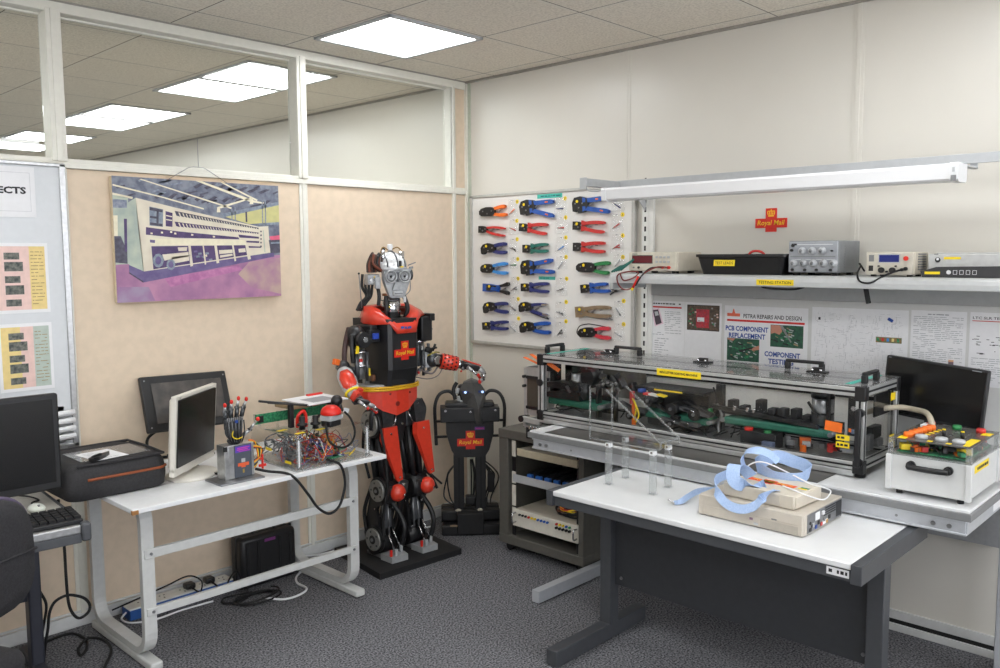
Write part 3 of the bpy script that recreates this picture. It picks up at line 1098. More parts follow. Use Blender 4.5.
for p in ((-2.56, -0.5315), (-2.46, -0.5325), (-2.293, -0.5325), (-2.250, -0.515), (-2.2375, -0.47), (-2.2375, -0.25)):
    P.append((*p, z))
b.tube(P, 0.0055, 6, 4)
b.build('zip', parent=t, label='orange zip round the side')
b = MB().use(CLOTH)
for g in (-0.016,):
    x0, x1, y0, y1 = -2.632, -2.240, -0.528, -0.155
    b.tube([(x0 + 0.04, y0 + 0.012, DTOP + 0.139), (x1 - 0.05, y0 + 0.012, DTOP + 0.139), (x1 - 0.012, y0 + 0.05, DTOP + 0.139), (x1 - 0.012, y1 - 0.05, DTOP + 0.139), (x1 - 0.05, y1 - 0.012, DTOP + 0.139), (x0 + 0.04, y1 - 0.012, DTOP + 0.139)], 0.006, 6, 4)
b.build('piping', parent=t)
b = MB().use(thin_glass('pocket_film', (0.85, 0.85, 0.85), 1.6, 0.10)).rbox((-2.425, -0.37, DTOP + 0.1455), (0.27, 0.20, 0.001))
b.build('clear_pocket', parent=t)
b = MB().use(mat('tan_lining', (116, 104, 90), 0.8, c2=(70, 66, 62), scale=25)).rbox((-2.345, -0.355, DTOP + 0.1442), (0.14, 0.10, 0.0008))
b.build('pocket_lining', parent=t)

t = thing('paper_slip', 'white printed slip of paper on top of the black carrying case', 'paper', (-2.45, -0.40, DTOP + 0.147))
T = Matrix.Translation((-2.455, -0.405, DTOP + 0.1468)) @ Matrix.Rotation(0.12, 4, 'Z')
b = MB()
b.T = T
b.use(PAPER).rbox((0, 0, 0), (0.135, 0.17, 0.0008))
b.build('sheet', parent=t)
b = MB()
b.T = T
b.use(GINK)
scribble(b, Matrix.Identity(4), -0.05, 0.05, -0.07, 0.07, 9, rng, 0.0006, 0.5)
b.build('print', parent=t)
b = MB().use(BLACK)
T = Matrix.Translation((-2.485, -0.465, DTOP + 0.158)) @ Matrix.Rotation(0.62, 4, 'Z')
b.T = T
b.prism([(-0.06, -0.012), (-0.03, -0.018), (0.02, -0.012), (0.065, 0.002), (0.068, 0.006), (0.02, 0.012), (-0.03, 0.016), (-0.06, 0.010)], Matrix.Identity(4), -0.010, 0.004)
b.use(RUBBER).rbox((-0.02, 0, 0.007), (0.05, 0.012, 0.006), bev=0.002).cyl((-0.045, 0, 0.003), (-0.045, 0, 0.008), 0.006, n=10)
tag(b.build('folding_tool'), 'small black folding tool lying on the white slip of paper', 'tool')

# ---- black hard case on the floor under the desk
t = thing('hard_case', 'black hard plastic case standing on the floor under the white desk', 'case', (-1.59, -0.15, 0))
b = MB().use(BLACK).box(-1.745, -1.435, -0.20, -0.085, 0.006, 0.262, 0.02)
b.build('case_body', parent=t)
for x in (-1.71, -1.65, -1.53, -1.47):
    MB().use(BLACKM).box(x - 0.008, x + 0.008, -0.206, -0.198, 0.03, 0.235, 0.003).build('rib', parent=t)
b = MB().use(BLACK).box(-1.75, -1.43, -0.150, -0.140, 0.004, 0.266, 0.004)
b.build('seam', parent=t)
b = MB().use(BLACKM).tube([(-1.65, -0.145, 0.262), (-1.645, -0.145, 0.285), (-1.62, -0.145, 0.29), (-1.56, -0.145, 0.29), (-1.535, -0.145, 0.285), (-1.53, -0.145, 0.262)], 0.007, 8)
b.build('handle', parent=t)
b = MB().use(mat('purple_badge', (110, 50, 110), 0.5)).box(-1.62, -1.56, -0.2075, -0.2055, 0.225, 0.24)
b.build('badge', parent=t)

# ---- power strip and its plugs
PSB = mat('socket_blue', (40, 84, 150), 0.45)
t = thing('power_strip', 'long blue and white power strip on the carpet by the skirting', 'power strip', (-1.95, -0.09, 0))
b = MB().use(PSB).box(-2.262, -1.752, -0.128, -0.038, 0.0, 0.046, 0.003)
b.build('casing', parent=t)
b = MB().use(WHITE_PAINT).box(-2.262, -1.752, -0.126, -0.040, 0.046, 0.054, 0.002)
b.use(INK)
for i in range(5):
    x = -2.19 + i * 0.1
    b.box(x - 0.003, x + 0.003, -0.108, -0.096, 0.0538, 0.0545)
    for y in (-0.072,):
        b.box(x - 0.014, x - 0.007, y - 0.004, y + 0.004, 0.0538, 0.0545).box(x + 0.007, x + 0.014, y - 0.004, y + 0.004, 0.0538, 0.0545)
b.build('socket_face', parent=t)
b = MB().use(WHITE).tube([(-2.262, -0.085, 0.03), (-2.29, -0.10, 0.012), (-2.27, -0.16, 0.006), (-2.18, -0.20, 0.005), (-2.05, -0.19, 0.005), (-1.9, -0.2, 0.005)], 0.0045, 8)
b.build('flex', parent=t)
PLUG0 = None
for i, x in enumerate((-1.96, -1.86)):
    p = thing('mains_plug', ('black mains plug in the power strip nearest the front desk leg' if i == 0 else 'black mains plug in the power strip nearest the black hard case'), 'plug', (x, -0.085, 0.0545), 0, 'mains plugs in the blue power strip')
    b = MB().use(BLACK).box(x - 0.024, x + 0.024, -0.108, -0.062, 0.0545, 0.082, 0.008).cyl((x, -0.105, 0.066), (x, -0.128, 0.064), 0.006, 0.005, 10)
    b.build('plug_body', parent=p)
    b = MB().use(RUBBER)
    if i == 0:
        b.tube([(x, -0.128, 0.064), (x + 0.02, -0.155, 0.05), (x + 0.03, -0.15, 0.1), (x - 0.02, -0.12, 0.13), (x - 0.12, -0.10, 0.105), (x - 0.25, -0.08, 0.075), (x - 0.36, -0.075, 0.056)], 0.0038, 7)
    else:
        b.tube([(x, -0.128, 0.064), (x + 0.03, -0.19, 0.03), (x + 0.04, -0.21, 0.09), (x + 0.075, -0.22, 0.125), (x + 0.10, -0.225, 0.07), (x + 0.12, -0.25, 0.008), (x + 0.05, -0.30, 0.006), (x - 0.02, -0.26, 0.006), (x + 0.02, -0.21, 0.007), (x + 0.14, -0.25, 0.010)], 0.0045, 7)
    b.build('plug_flex', parent=p)
b = MB().use(RUBBER)
P = []
for i in range(40):
    a = i * 0.5
    P.append((-1.75 + 0.11 * math.cos(a) + 0.02 * math.sin(a * 0.37), -0.335 + 0.055 * math.sin(a) + 0.01 * math.cos(a * 0.6), 0.006 + 0.0006 * i))
b.tube(P, 0.0045, 6, 2)
tag(b.build('coiled_cable'), 'black mains cable coiled on the carpet below the desk rail', 'cable')
b = MB().use(WHITE).tube([(-1.72, -0.36, 0.012), (-1.66, -0.43, 0.006), (-1.58, -0.44, 0.006), (-1.51, -0.40, 0.006), (-1.50, -0.30, 0.006), (-1.45, -0.22, 0.006), (-1.36, -0.16, 0.006)], 0.0055, 8)
tag(b.build('white_cable'), 'white cable curving on the carpet in front of the black hard case', 'cable')
b = MB().use(WHITE).tube([(-1.30, -0.06, 0.03), (-1.22, -0.045, 0.012), (-1.12, -0.055, 0.007), (-1.0, -0.05, 0.007), (-0.8, -0.05, 0.007), (-0.60, -0.07, 0.012), (-0.52, -0.12, 0.010), (-0.45, -0.14, 0.008)], 0.0055, 8)
tag(b.build('white_cable'), 'white cable running along the skirting behind the standing robot', 'cable')

# ---- robotic hand on its aluminium pedestal
hx, hy = -2.0, -0.655
t = thing('robotic_hand', 'black and silver mechanical hand with red fingertips on an aluminium pedestal', 'robot hand', (hx, hy, DTOP))
b = MB().use(STEEL).box(-2.107, -1.905, -0.715, -0.575, DTOP, DTOP + 0.008, 0.002)
b.build('base_plate', parent=t)
b = MB().use(SILVER).box(-2.045, -1.925, -0.665, -0.60, DTOP + 0.008, DTOP + 0.152, 0.003)
b.box(-2.062, -2.045, -0.668, -0.60, DTOP + 0.008, DTOP + 0.152, 0.002)
b.use(BLACK).box(-2.063, -2.050, -0.669, -0.66, DTOP + 0.13, DTOP + 0.15)
b.build('pedestal', parent=t)
b = MB().use(mat('smoked_panel', (78, 84, 94), 0.3)).box(-2.018, -1.938, -0.668, -0.664, DTOP + 0.010, DTOP + 0.150, 0.001)
b.build('front_panel', parent=t)
F = LW(-1.978, -0.6685, DTOP + 0.0)
b = MB().use(mat('violet_label', (92, 62, 176), 0.5))
rect(b, F, -0.036, 0.036, 0.118, 0.144)
b.use(mat('magenta_print', (206, 60, 150), 0.5))
for x0, x1, y0, y1 in ((-0.026, 0.030, 0.134, 0.138), (-0.028, 0.022, 0.127, 0.131), (-0.02, 0.032, 0.121, 0.1235)):
    rect(b, F, x0, x1, y0, y1, 0.0002)
b.use(mat('orange_red_print', (226, 96, 52), 0.5))
rect(b, F, -0.026, 0.026, 0.058, 0.072, 0.0003)
rect(b, F, -0.010, 0.010, 0.052, 0.060, 0.0003)
b.use(LGREY)
rect(b, F, -0.009, 0.009, 0.074, 0.090, 0.0003)
b.use(mat('ochre_mark', (166, 140, 60), 0.5))
rect(b, F, -0.004, 0.004, 0.028, 0.044, 0.0003)
b.build('pedestal_label', parent=t)
HB = mat('hand_gunmetal', (84, 87, 90), 0.35, 0.6, var=0.3, scale=120)
zt = DTOP + 0.152
b = MB().use(HB).lathe([(0.022, 0), (0.030, 0.012), (0.026, 0.02)], Matrix.Translation((hx, hy + 0.02, zt)), 16)
b.ball((hx, hy + 0.02, zt + 0.055), (0.040, 0.020, 0.040)).rbox((hx, hy + 0.02, zt + 0.085), (0.082, 0.026, 0.055), bev=0.010)
b.use(STEEL)
for i in range(9):
    x = hx - 0.036 + i * 0.009
    b.cyl((x * 0.6 + hx * 0.4, hy - 0.002, zt + 0.012), (x, hy + 0.002, zt + 0.115), 0.0022, n=6)
b.use(BLACK)
for i in range(6):
    x = hx - 0.038 + i * 0.015
    b.tube([(hx - 0.02 + i * 0.008, hy - 0.008, zt + 0.005), (x - 0.006, hy - 0.014, zt + 0.045), (x, hy - 0.002, zt + 0.10)], 0.003, 6)
b.use(PBLUE).cyl((hx, hy - 0.004, zt + 0.098), (hx, hy - 0.010, zt + 0.098), 0.007, n=10)
b.use(YELLOW).tube([(hx - 0.02, hy - 0.014, zt + 0.062), (hx - 0.026, hy - 0.016, zt + 0.04), (hx - 0.006, hy - 0.018, zt + 0.026), (hx + 0.02, hy - 0.014, zt + 0.03)], 0.0022, 6)
b.build('palm', parent=t)
for i, (dx, L, ln) in enumerate(((-0.036, 0.064, -0.006), (-0.011, 0.076, -0.002), (0.014, 0.088, 0.004), (0.037, 0.080, 0.014))):
    f = MB().use(HB)
    x = hx + dx
    z = zt + 0.112
    y = hy + 0.018
    x1, x2 = x + ln * 0.6, x + ln * 1.2
    f.cyl((x, y, z), (x1, y - 0.004, z + L * 0.45), 0.009, 0.0085, 10)
    f.use(STEEL).cyl((x1 - 0.010, y - 0.004, z + L * 0.48), (x1 + 0.010, y - 0.004, z + L * 0.48), 0.006, n=10)
    f.use(SILVER).cyl((x1, y - 0.004, z + L * 0.48), (x2, y - 0.012, z + L * 0.82), 0.0075, 0.0055, 10)
    f.use(BLACK).cyl((x + 0.004, y - 0.009, z), (x1 + 0.004, y - 0.013, z + L * 0.5), 0.0018, n=6)
    o = f.build('finger', parent=t)
    MB().use(RED).ball((x2 + ln * 0.1, y - 0.014, z + L * 0.92), (0.0072, 0.0072, 0.010)).build('fingertip', parent=o, label='red fingertip')
f = MB().use(SILVER).cyl((hx + 0.035, hy + 0.01, zt + 0.03), (hx + 0.062, hy - 0.004, zt + 0.054), 0.009, 0.008, 10).cyl((hx + 0.062, hy - 0.004, zt + 0.054), (hx + 0.090, hy - 0.012, zt + 0.088), 0.007, 0.005, 10)
f.use(BLACK).cyl((hx + 0.054, hy - 0.004, zt + 0.054), (hx + 0.07, hy - 0.004, zt + 0.054), 0.007, n=8)
o = f.build('thumb', parent=t)
MB().use(RED).ball((hx + 0.096, hy - 0.014, zt + 0.096), 0.009).build('thumb_tip', parent=o, label='red thumb tip')
b = MB()
for i, c in enumerate((ORANGE, YELLOW, BLACK, BLACK, STEEL, YELLOW, ORANGE, BLACK)):
    b.use(c)
    k = i * 0.005
    b.tube([(-1.93, -0.63, DTOP + 0.155 - k), (-1.905 + k, -0.635, DTOP + 0.145 - k), (-1.888 + k * 0.6, -0.63, DTOP + 0.09), (-1.895 + k * 0.4, -0.63, DTOP + 0.04 + k), (-1.925, -0.63, DTOP + 0.02 + k)], 0.003, 6)
b.build('wire_bundle', parent=t)
b = MB().use(RED).box(-1.875, -1.868, -0.645, -0.635, DTOP + 0.02, DTOP + 0.085, 0.002).box(-1.890, -1.855, -0.645, -0.637, DTOP + 0.03, DTOP + 0.042, 0.002).box(-1.886, -1.868, -0.645, -0.637, DTOP + 0.062, DTOP + 0.07, 0.002)
b.build('red_clip', parent=t)
b = MB().use(RUBBER).tube([(-1.915, -0.655, DTOP + 0.03), (-1.88, -0.70, DTOP + 0.020), (-1.82, -0.745, DTOP + 0.008), (-1.79, -0.775, DTOP - 0.02), (-1.735, -0.785, DTOP - 0.10), (-1.69, -0.785, DTOP - 0.165), (-1.63, -0.785, DTOP - 0.205), (-1.575, -0.785, DTOP - 0.18),
                           (-1.545, -0.785, DTOP - 0.10), (-1.548, -0.783, DTOP - 0.035), (-1.567, -0.778, DTOP + 0.008), (-1.585, -0.74, DTOP + 0.020), (-1.59, -0.715, DTOP + 0.022)], 0.0062, 8, 8)
tag(b.build('looped_cable'), 'thick black cable looping down in front of the desk, joining hand and clear box', 'cable')
b = MB().use(RUBBER).tube([(-2.0, -0.20, DTOP + 0.008), (-2.02, -0.35, DTOP + 0.008), (-2.06, -0.45, DTOP + 0.008), (-2.02, -0.54, DTOP + 0.008), (-1.96, -0.595, DTOP + 0.012)], 0.0055, 8)
tag(b.build('desk_cable'), 'short black cable lying on the white desk behind the hand pedestal', 'cable')

# ---- the clear box of electronics
t = thing('electronics_box', 'clear acrylic box full of coloured wires and circuit boards, on the white desk', 'electronics box', (-1.56, -0.5, DTOP))
x0, x1, y0, y1, z0 = -1.755, -1.365, -0.735, -0.345, DTOP
b = MB().use(ACRYLE).box(x0 - 0.012, x1 + 0.012, y0 - 0.012, y1 + 0.012, z0 + 0.0005, z0 + 0.008, 0.001)
b.build('base_sheet', parent=t)
b = MB().use(ACRYL).box(x0, x0 + 0.004, y0, y1, z0 + 0.008, z0 + 0.145)
b.build('side_pane', parent=t)
b = MB().use(ACRYL).box(x1 - 0.004, x1, y0, y1, z0 + 0.008, z0 + 0.155)
b.build('side_pane', parent=t)
b = MB().use(ACRYL).box(x0, x1, y1 - 0.004, y1, z0 + 0.008, z0 + 0.155)
b.build('back_pane', parent=t)
b = MB().use(ACRYL).box(x0, x1, y0 + 0.06, y1, z0 + 0.148, z0 + 0.152)
b.build('top_sheet', parent=t)
for x in (x0 + 0.008, x1 - 0.010):
    b = MB().use(ACRYLE)
    y = y0 + 0.002
    b.box(x - 0.010, x - 0.006, y - 0.006, y + 0.006, z0 + 0.008, z0 + 0.148, 0.001).box(x + 0.006, x + 0.010, y - 0.006, y + 0.006, z0 + 0.008, z0 + 0.148, 0.001)
    b.box(x - 0.010, x + 0.010, y - 0.006, y + 0.006, z0 + 0.008, z0 + 0.018, 0.001).box(x - 0.010, x + 0.010, y - 0.006, y + 0.006, z0 + 0.138, z0 + 0.148, 0.001)
    b.use(WHITE).box(x - 0.004, x + 0.004, y - 0.001, y + 0.003, z0 + 0.018, z0 + 0.138)
    b.build('corner_bracket', parent=t)
rng = random.Random(11)
WIRES = [mat('wire_%s' % n, c, 0.5) for n, c in (('red', (190, 46, 36)), ('orange', (222, 112, 40)), ('brown', (110, 66, 46)), ('black', (30, 30, 34)), ('grey', (140, 140, 146)), ('blue', (60, 72, 140)), ('yellow', (222, 190, 40)), ('white', (206, 206, 206)), ('violet', (110, 90, 140)))]
for wi, wm in enumerate(WIRES):
    b = MB().use(wm)
    for k in range(9 if wi < 5 else 5):
        P = []
        ax, ay = rng.uniform(x0 + 0.05, x1 - 0.06), rng.uniform(y0 + 0.03, y1 - 0.05)
        for q in range(6):
            P.append((min(max(ax, x0 + 0.02), x1 - 0.02), min(max(ay, y0 + 0.02), y1 - 0.02), z0 + 0.018 + rng.random() ** 1.5 * 0.085))
            ax += rng.uniform(-0.07, 0.07)
            ay += rng.uniform(-0.06, 0.06)
        b.tube(P, rng.uniform(0.0016, 0.0028), 5, 4)
    b.build('wire_loom', parent=t)
for i in range(10):
    x, y = rng.uniform(x0 + 0.05, x1 - 0.08), rng.uniform(y0 + 0.05, y1 - 0.08)
    b = MB().use(PCB if i % 3 else STEEL).rbox((x, y, z0 + 0.02 + 0.006 * i), (rng.uniform(0.05, 0.10), rng.uniform(0.03, 0.07), 0.003), (0, 0, rng.uniform(-0.5, 0.5)))
    b.use(BLACK)
    for j in range(4):
        b.rbox((x + rng.uniform(-0.03, 0.03), y + rng.uniform(-0.02, 0.02), z0 + 0.026 + 0.006 * i), (0.012, 0.010, 0.008))
    b.build('circuit_board', parent=t)
b = MB().use(PCB).rbox((-1.53, -0.695, z0 + 0.022), (0.075, 0.035, 0.003), (0, 0, 0.1)).use(BLACK).rbox((-1.53, -0.695, z0 + 0.028), (0.02, 0.012, 0.008)).use(WHITE).rbox((-1.505, -0.70, z0 + 0.027), (0.012, 0.01, 0.008))
b.build('circuit_board', parent=t, label='green circuit board at the front of the box')
b = MB().use(mat('silver_tangle', (160, 162, 166), 0.3, 0.5, c2=(80, 84, 92), scale=70))
for k in range(14):                                                  # clear tubing at the left side
    P = []
    ay, az = rng.uniform(y0 + 0.05, y1 - 0.05), rng.uniform(0.03, 0.12)
    for q in range(6):
        P.append((x0 + 0.02 + rng.random() * 0.05, min(max(ay, y0 + 0.03), y1 - 0.02), z0 + min(max(az, 0.015), 0.135)))
        ay += rng.uniform(-0.09, 0.09)
        az += rng.uniform(-0.05, 0.05)
    b.tube(P, 0.0032, 6, 4)
b.build('tubing', parent=t)
b = MB().use(YELLOW)
for x, y, z in ((x0 + 0.02, -0.55, 0.153), (x0 + 0.04, -0.665, 0.153), (-1.60, -0.66, 0.153), (x0 - 0.001, -0.66, 0.03), (x0 - 0.001, -0.50, 0.065)):
    if z > 0.15:
        b.rbox((x + 0.02, y, z0 + z), (0.05, 0.022, 0.001), (0, 0, 0.2))
    else:
        b.rbox((x, y, z0 + z), (0.001, 0.05, 0.012))
b.build('warning_label', parent=t)
# tray with green board and the upper deck
z2 = z0 + 0.155
b = MB().use(ACRYLE)
for x, y in ((-1.74, -0.40), (-1.40, -0.40), (-1.74, -0.36), (-1.62, -0.36)):
    b.box(x - 0.005, x + 0.005, y - 0.005, y + 0.005, z2, z2 + 0.05, 0.001)
b.build('upright', parent=t)
b = MB().use(PCB).box(-1.765, -1.37, -0.412, -0.406, z2 + 0.012, z2 + 0.058)
b.use(BLACK).box(-1.755, -1.73, -0.420, -0.412, z2 + 0.02, z2 + 0.05).box(-1.52, -1.50, -0.420, -0.412, z2 + 0.02, z2 + 0.05)
b.build('upper_circuit_board', parent=t)
for i, (x, y) in enumerate(((-1.640, -0.60), (-1.585, -0.625))):
    b = MB().use(BLACK).lathe([(0, 0), (0.016, 0), (0.012, 0.015), (0.024, 0.018), (0.024, 0.026), (0.013, 0.030), (0.014, 0.058), (0, 0.060)], Matrix.Translation((x, y, z2 - 0.002)), 14)
    b.build('black_knob', parent=t)
b = MB().use(RED).tube([(-1.64, -0.56, z2), (-1.64, -0.565, z2 + 0.05), (-1.615, -0.57, z2 + 0.075), (-1.60, -0.57, z2 + 0.05), (-1.60, -0.57, z2)], 0.008, 8)
b.build('red_connector', parent=t)
b = MB().use(BLACK).bar((-1.815, -0.53, z2 + 0.142), (-1.56, -0.56, z2 + 0.092), 0.016, 0.010, bev=0.002).bar((-1.77, -0.52, z2 + 0.130), (-1.60, -0.57, z2 + 0.102), 0.04, 0.008, bev=0.002).rbox((-1.66, -0.54, z2 + 0.055), (0.022, 0.022, 0.11), bev=0.003)
b.build('lever_arm', parent=t)
p = thing('paper_booklet', 'white booklet lying open on top of the clear electronics box', 'booklet', (-1.50, -0.46, z2 + 0.085))
b = MB()
b.T = Matrix.Translation((-1.475, -0.465, z2 + 0.100)) @ Matrix.Rotation(0.10, 4, 'Z') @ Matrix.Rotation(math.radians(1.5), 4, 'X')
b.use(PAPER).rbox((0, 0, 0), (0.24, 0.20, 0.006), bev=0.001).use(GINK).rbox((0.0, -0.02, 0.0034), (0.14, 0.10, 0.0004))
b.build('pages', parent=p)
b = MB().use(mat('brown_card', (150, 128, 96), 0.7)).rbox((-1.56, -0.44, z2 + 0.084), (0.16, 0.14, 0.018), (0, 0, 0.1), 0.004)
b.build('cover', parent=p)
b = MB().use(RED).rbox((-1.42, -0.375, z2 + 0.108), (0.09, 0.02, 0.010), (0, 0, 0.1), 0.002)
tag(b.build('red_strip'), 'small red strip at the back edge of the open booklet', 'strip')
# big red push button
p = thing('push_button', 'big red mushroom push button on a white and black body, on the clear box', 'push button', (-1.527, -0.645, z2))
M0 = Matrix.Translation((-1.527, -0.665, z2)) @ Matrix.Rotation(0.25, 4, 'Z')
b = MB()
b.T = M0
b.use(BLACK).rbox((0, 0, 0.020), (0.078, 0.06, 0.030), bev=0.008)
b.build('black_base', parent=p)
b = MB()
b.T = M0
b.use(LGREY).rbox((0, 0, 0.046), (0.084, 0.064, 0.026), bev=0.005)
b.build('grey_body', parent=p)
b = MB()
b.T = M0
b.use(RED).lathe([(0.046, 0.060), (0.048, 0.066), (0.046, 0.078), (0.037, 0.092), (0.022, 0.101), (0, 0.104)], Matrix.Identity(4), 24)
b.use(PAPER)
for a, e in ((0.3, 0.7), (1.9, 0.75), (4.2, 0.6), (5.4, 0.8)):
    v = Vector((math.cos(a) * math.cos(e), math.sin(a) * math.cos(e), math.sin(e)))
    b.ball((v.x * 0.040, v.y * 0.040, 0.062 + v.z * 0.038), 0.004, 8, 6)
b.build('red_dome', parent=p)
b = MB().use(RUBBER).tube([(-1.565, -0.68, z2 + 0.03), (-1.585, -0.71, z2 + 0.01), (-1.58, -0.725, z2 - 0.05), (-1.53, -0.735, z2 - 0.085), (-1.46, -0.72, z2 - 0.08), (-1.405, -0.68, z2 - 0.04), (-1.40, -0.64, z2 + 0.02), (-1.425, -0.60, z2 + 0.065), (-1.43, -0.585, z2 + 0.08)], 0.005, 8)
b.build('flex', parent=p)
b = MB().use(BLACK).ball((-1.430, -0.575, z2 + 0.10), (0.030, 0.024, 0.028)).cyl((-1.43, -0.60, z2 + 0.085), (-1.425, -0.61, z2 + 0.055), 0.010, 0.006)
b.build('plug', parent=p)
b = MB().use(PAPER).rbox((-1.405, -0.615, z2 + 0.055), (0.035, 0.002, 0.022), (0.2, 0.3, 0.2)).rbox((-1.44, -0.62, z2 + 0.030), (0.03, 0.002, 0.018), (0.3, 0, 0.3))
b.build('flex_label', parent=p)
b = MB().use(BLACK).box(-1.335, -1.265, -0.33, -0.27, z2 - 0.035, z2 + 0.055, 0.004).box(-1.39, -1.33, -0.31, -0.29, z2 + 0.02, z2 + 0.045, 0.003)
b.use(STEEL).box(-1.315, -1.295, -0.31, -0.29, DTOP + 0.0005, z2 - 0.03)
b.build('camera_block', parent=t)

# ================================================================= COMPUTER DESK AND CHAIR (left edge)
CD = thing('desk', 'dark computer desk with a silver front strip at the left edge, under the black monitor', 'desk', (-2.67, -0.80, 0), math.radians(-4.5))
b = MB(False).use(mat('grey_laminate', (170, 166, 158), 0.5, var=0.04)).rbox((-0.45, 0.33, 0.69), (0.88, 0.66, 0.02), bev=0.002)
b.build('desktop', parent=CD)
b = MB(False).use(SILVER).rbox((-0.45, -0.004, 0.687), (0.86, 0.022, 0.032), bev=0.006)
b.build('front_strip', parent=CD)
b = MB(False).use(DGREY).rbox((-0.45, 0.0, 0.655), (0.86, 0.03, 0.034), bev=0.003).rbox((-0.005, -0.004, 0.676), (0.032, 0.045, 0.066), bev=0.008).rbox((-0.004, 0.33, 0.68), (0.016, 0.64, 0.04), bev=0.003)
b.build('edge_trim', parent=CD)
PL = mat('desk_leg_blue_grey', (46, 48, 58), 0.45)
for x in (-0.075, -0.80):
    b = MB(False).use(PL).rbox((x, 0.495, 0.33), (0.048, 0.07, 0.66), bev=0.008)
    b.build('leg', parent=CD)
    b = MB(False).use(PL).rbox((x, 0.40, 0.0185), (0.05, 0.56, 0.035), bev=0.008)
    b.build('foot', parent=CD)
b = MB(False).use(PL).rbox((-0.43, 0.495, 0.40), (0.68, 0.02, 0.22))
b.build('modesty_panel', parent=CD)

t = thing('monitor', 'large black monitor cut off by the left edge of the photograph', 'monitor', (-2.92, -0.50, 0.70), math.radians(0))
b = MB().use(BLACK).rbox((-2.922, -0.492, 0.950), (0.56, 0.03, 0.366), bev=0.008).rbox((-2.922, -0.475, 0.95), (0.40, 0.05, 0.26), bev=0.02)
b.build('casing', parent=t)
b = MB().use(SCREEN).rbox((-2.922, -0.5075, 0.955), (0.515, 0.004, 0.315))
b.build('screen', parent=t)
b = MB().use(BLACK).box(-2.95, -2.89, -0.48, -0.43, 0.705, 0.80, 0.005)
b.lathe([(0, 0), (0.12, 0), (0.12, 0.008), (0.04, 0.016), (0, 0.016)], Matrix.Translation((-2.93, -0.44, 0.7005)), 24)
b.build('stand', parent=t)

K = thing('keyboard', 'black computer keyboard on the dark desk under the big black monitor', 'keyboard', (-2.89, -0.70, 0.7045), math.radians(-4.5))
b = MB(False).use(BLACK).rbox((0.0, 0, 0.010), (0.44, 0.155, 0.018), (math.radians(3), 0, 0), 0.005)
b.build('keyboard_body', parent=K)
b = MB(False).use(BLACKM)
for r in range(5):
    for c in range(16):
        if 12 < c < 13:
            continue
        b.rbox((-0.205 + c * 0.0273, -0.058 + r * 0.027, 0.0195 + r * 0.0014), (0.022, 0.021, 0.010), (math.radians(3), 0, 0))
k = b.build('keys', parent=K)
t = thing('computer_mouse', 'pale computer mouse behind the black keyboard', 'mouse', (-2.745, -0.53, 0.7005))
MB().use(mat('pale_mouse', (206, 210, 200), 0.4)).ball((-2.745, -0.53, 0.7165), (0.028, 0.046, 0.0155)).build('mouse_body', parent=t)
MB().use(GREY_EDGE).cyl((-2.748, -0.555, 0.7305), (-2.742, -0.555, 0.7305), 0.005, n=10).build('scroll_wheel', parent=t)
b = MB().use(RUBBER).tube([(-2.745, -0.485, 0.712), (-2.72, -0.40, 0.706), (-2.69, -0.38, 0.706), (-2.70, -0.30, 0.706), (-2.74, -0.22, 0.706)], 0.0035, 6)
b.build('cable', parent=t)

# cables hanging below
b = MB().use(RUBBER).tube([(-2.60, -0.32, 0.675), (-2.595, -0.31, 0.60), (-2.581, -0.30, 0.479), (-2.580, -0.30, 0.353), (-2.577, -0.30, 0.247), (-2.565, -0.30, 0.192), (-2.539, -0.30, 0.158), (-2.503, -0.30, 0.170), (-2.494, -0.30, 0.20), (-2.512, -0.30, 0.233), (-2.546, -0.30, 0.256), (-2.584, -0.30, 0.268), (-2.627, -0.30, 0.255), (-2.650, -0.30, 0.215), (-2.658, -0.30, 0.155), (-2.664, -0.28, 0.09), (-2.655, -0.22, 0.006)], 0.006, 8)
tag(b.build('hanging_cable'), 'black cable hanging in a loop below the dark computer desk', 'cable')
b = MB().use(RUBBER).tube([(-2.69, -0.33, 0.42), (-2.69, -0.31, 0.34), (-2.66, -0.30, 0.255), (-2.655, -0.24, 0.15), (-2.64, -0.12, 0.006), (-2.60, -0.08, 0.006), (-2.50, -0.07, 0.006), (-2.475, -0.17, 0.006), (-2.50, -0.26, 0.006), (-2.545, -0.32, 0.006), (-2.53, -0.25, 0.007), (-2.47, -0.19, 0.012), (-2.425, -0.24, 0.006), (-2.44, -0.36, 0.006), (-2.51, -0.48, 0.006), (-2.56, -0.55, 0.006)], 0.0055, 8)
tag(b.build('floor_cable'), 'black cable lying in a curl on the carpet beside the dark desk leg', 'cable')

# ---- swivel chair
CHF = mat('charcoal_fabric', (33, 32, 35), 0.9, c2=(43, 42, 45), scale=160, bump=0.5, bscale=500)
LIL = mat('lilac_edge_fabric', (84, 74, 94), 0.85, var=0.05)
ch = thing('swivel_chair', 'dark grey swivel chair with a lilac edge, at the left edge before the dark desk', 'chair', (-3.198, -1.372, 0), math.radians(25))


def back_ring(sc, y):
    P = []
    for i in range(28):
        a = 2 * PI * i / 28
        cx, cz = math.cos(a), math.sin(a)
        x = 0.215 * (abs(cx) ** 0.55) * (1 if cx > 0 else -1)
        z = 0.168 * (abs(cz) ** 0.6) * (1 if cz > 0 else -1)
        P.append((x * sc, y - 0.10 * (x * sc) ** 2 * 4 * 0.25, 0.822 + z * sc))
    return P


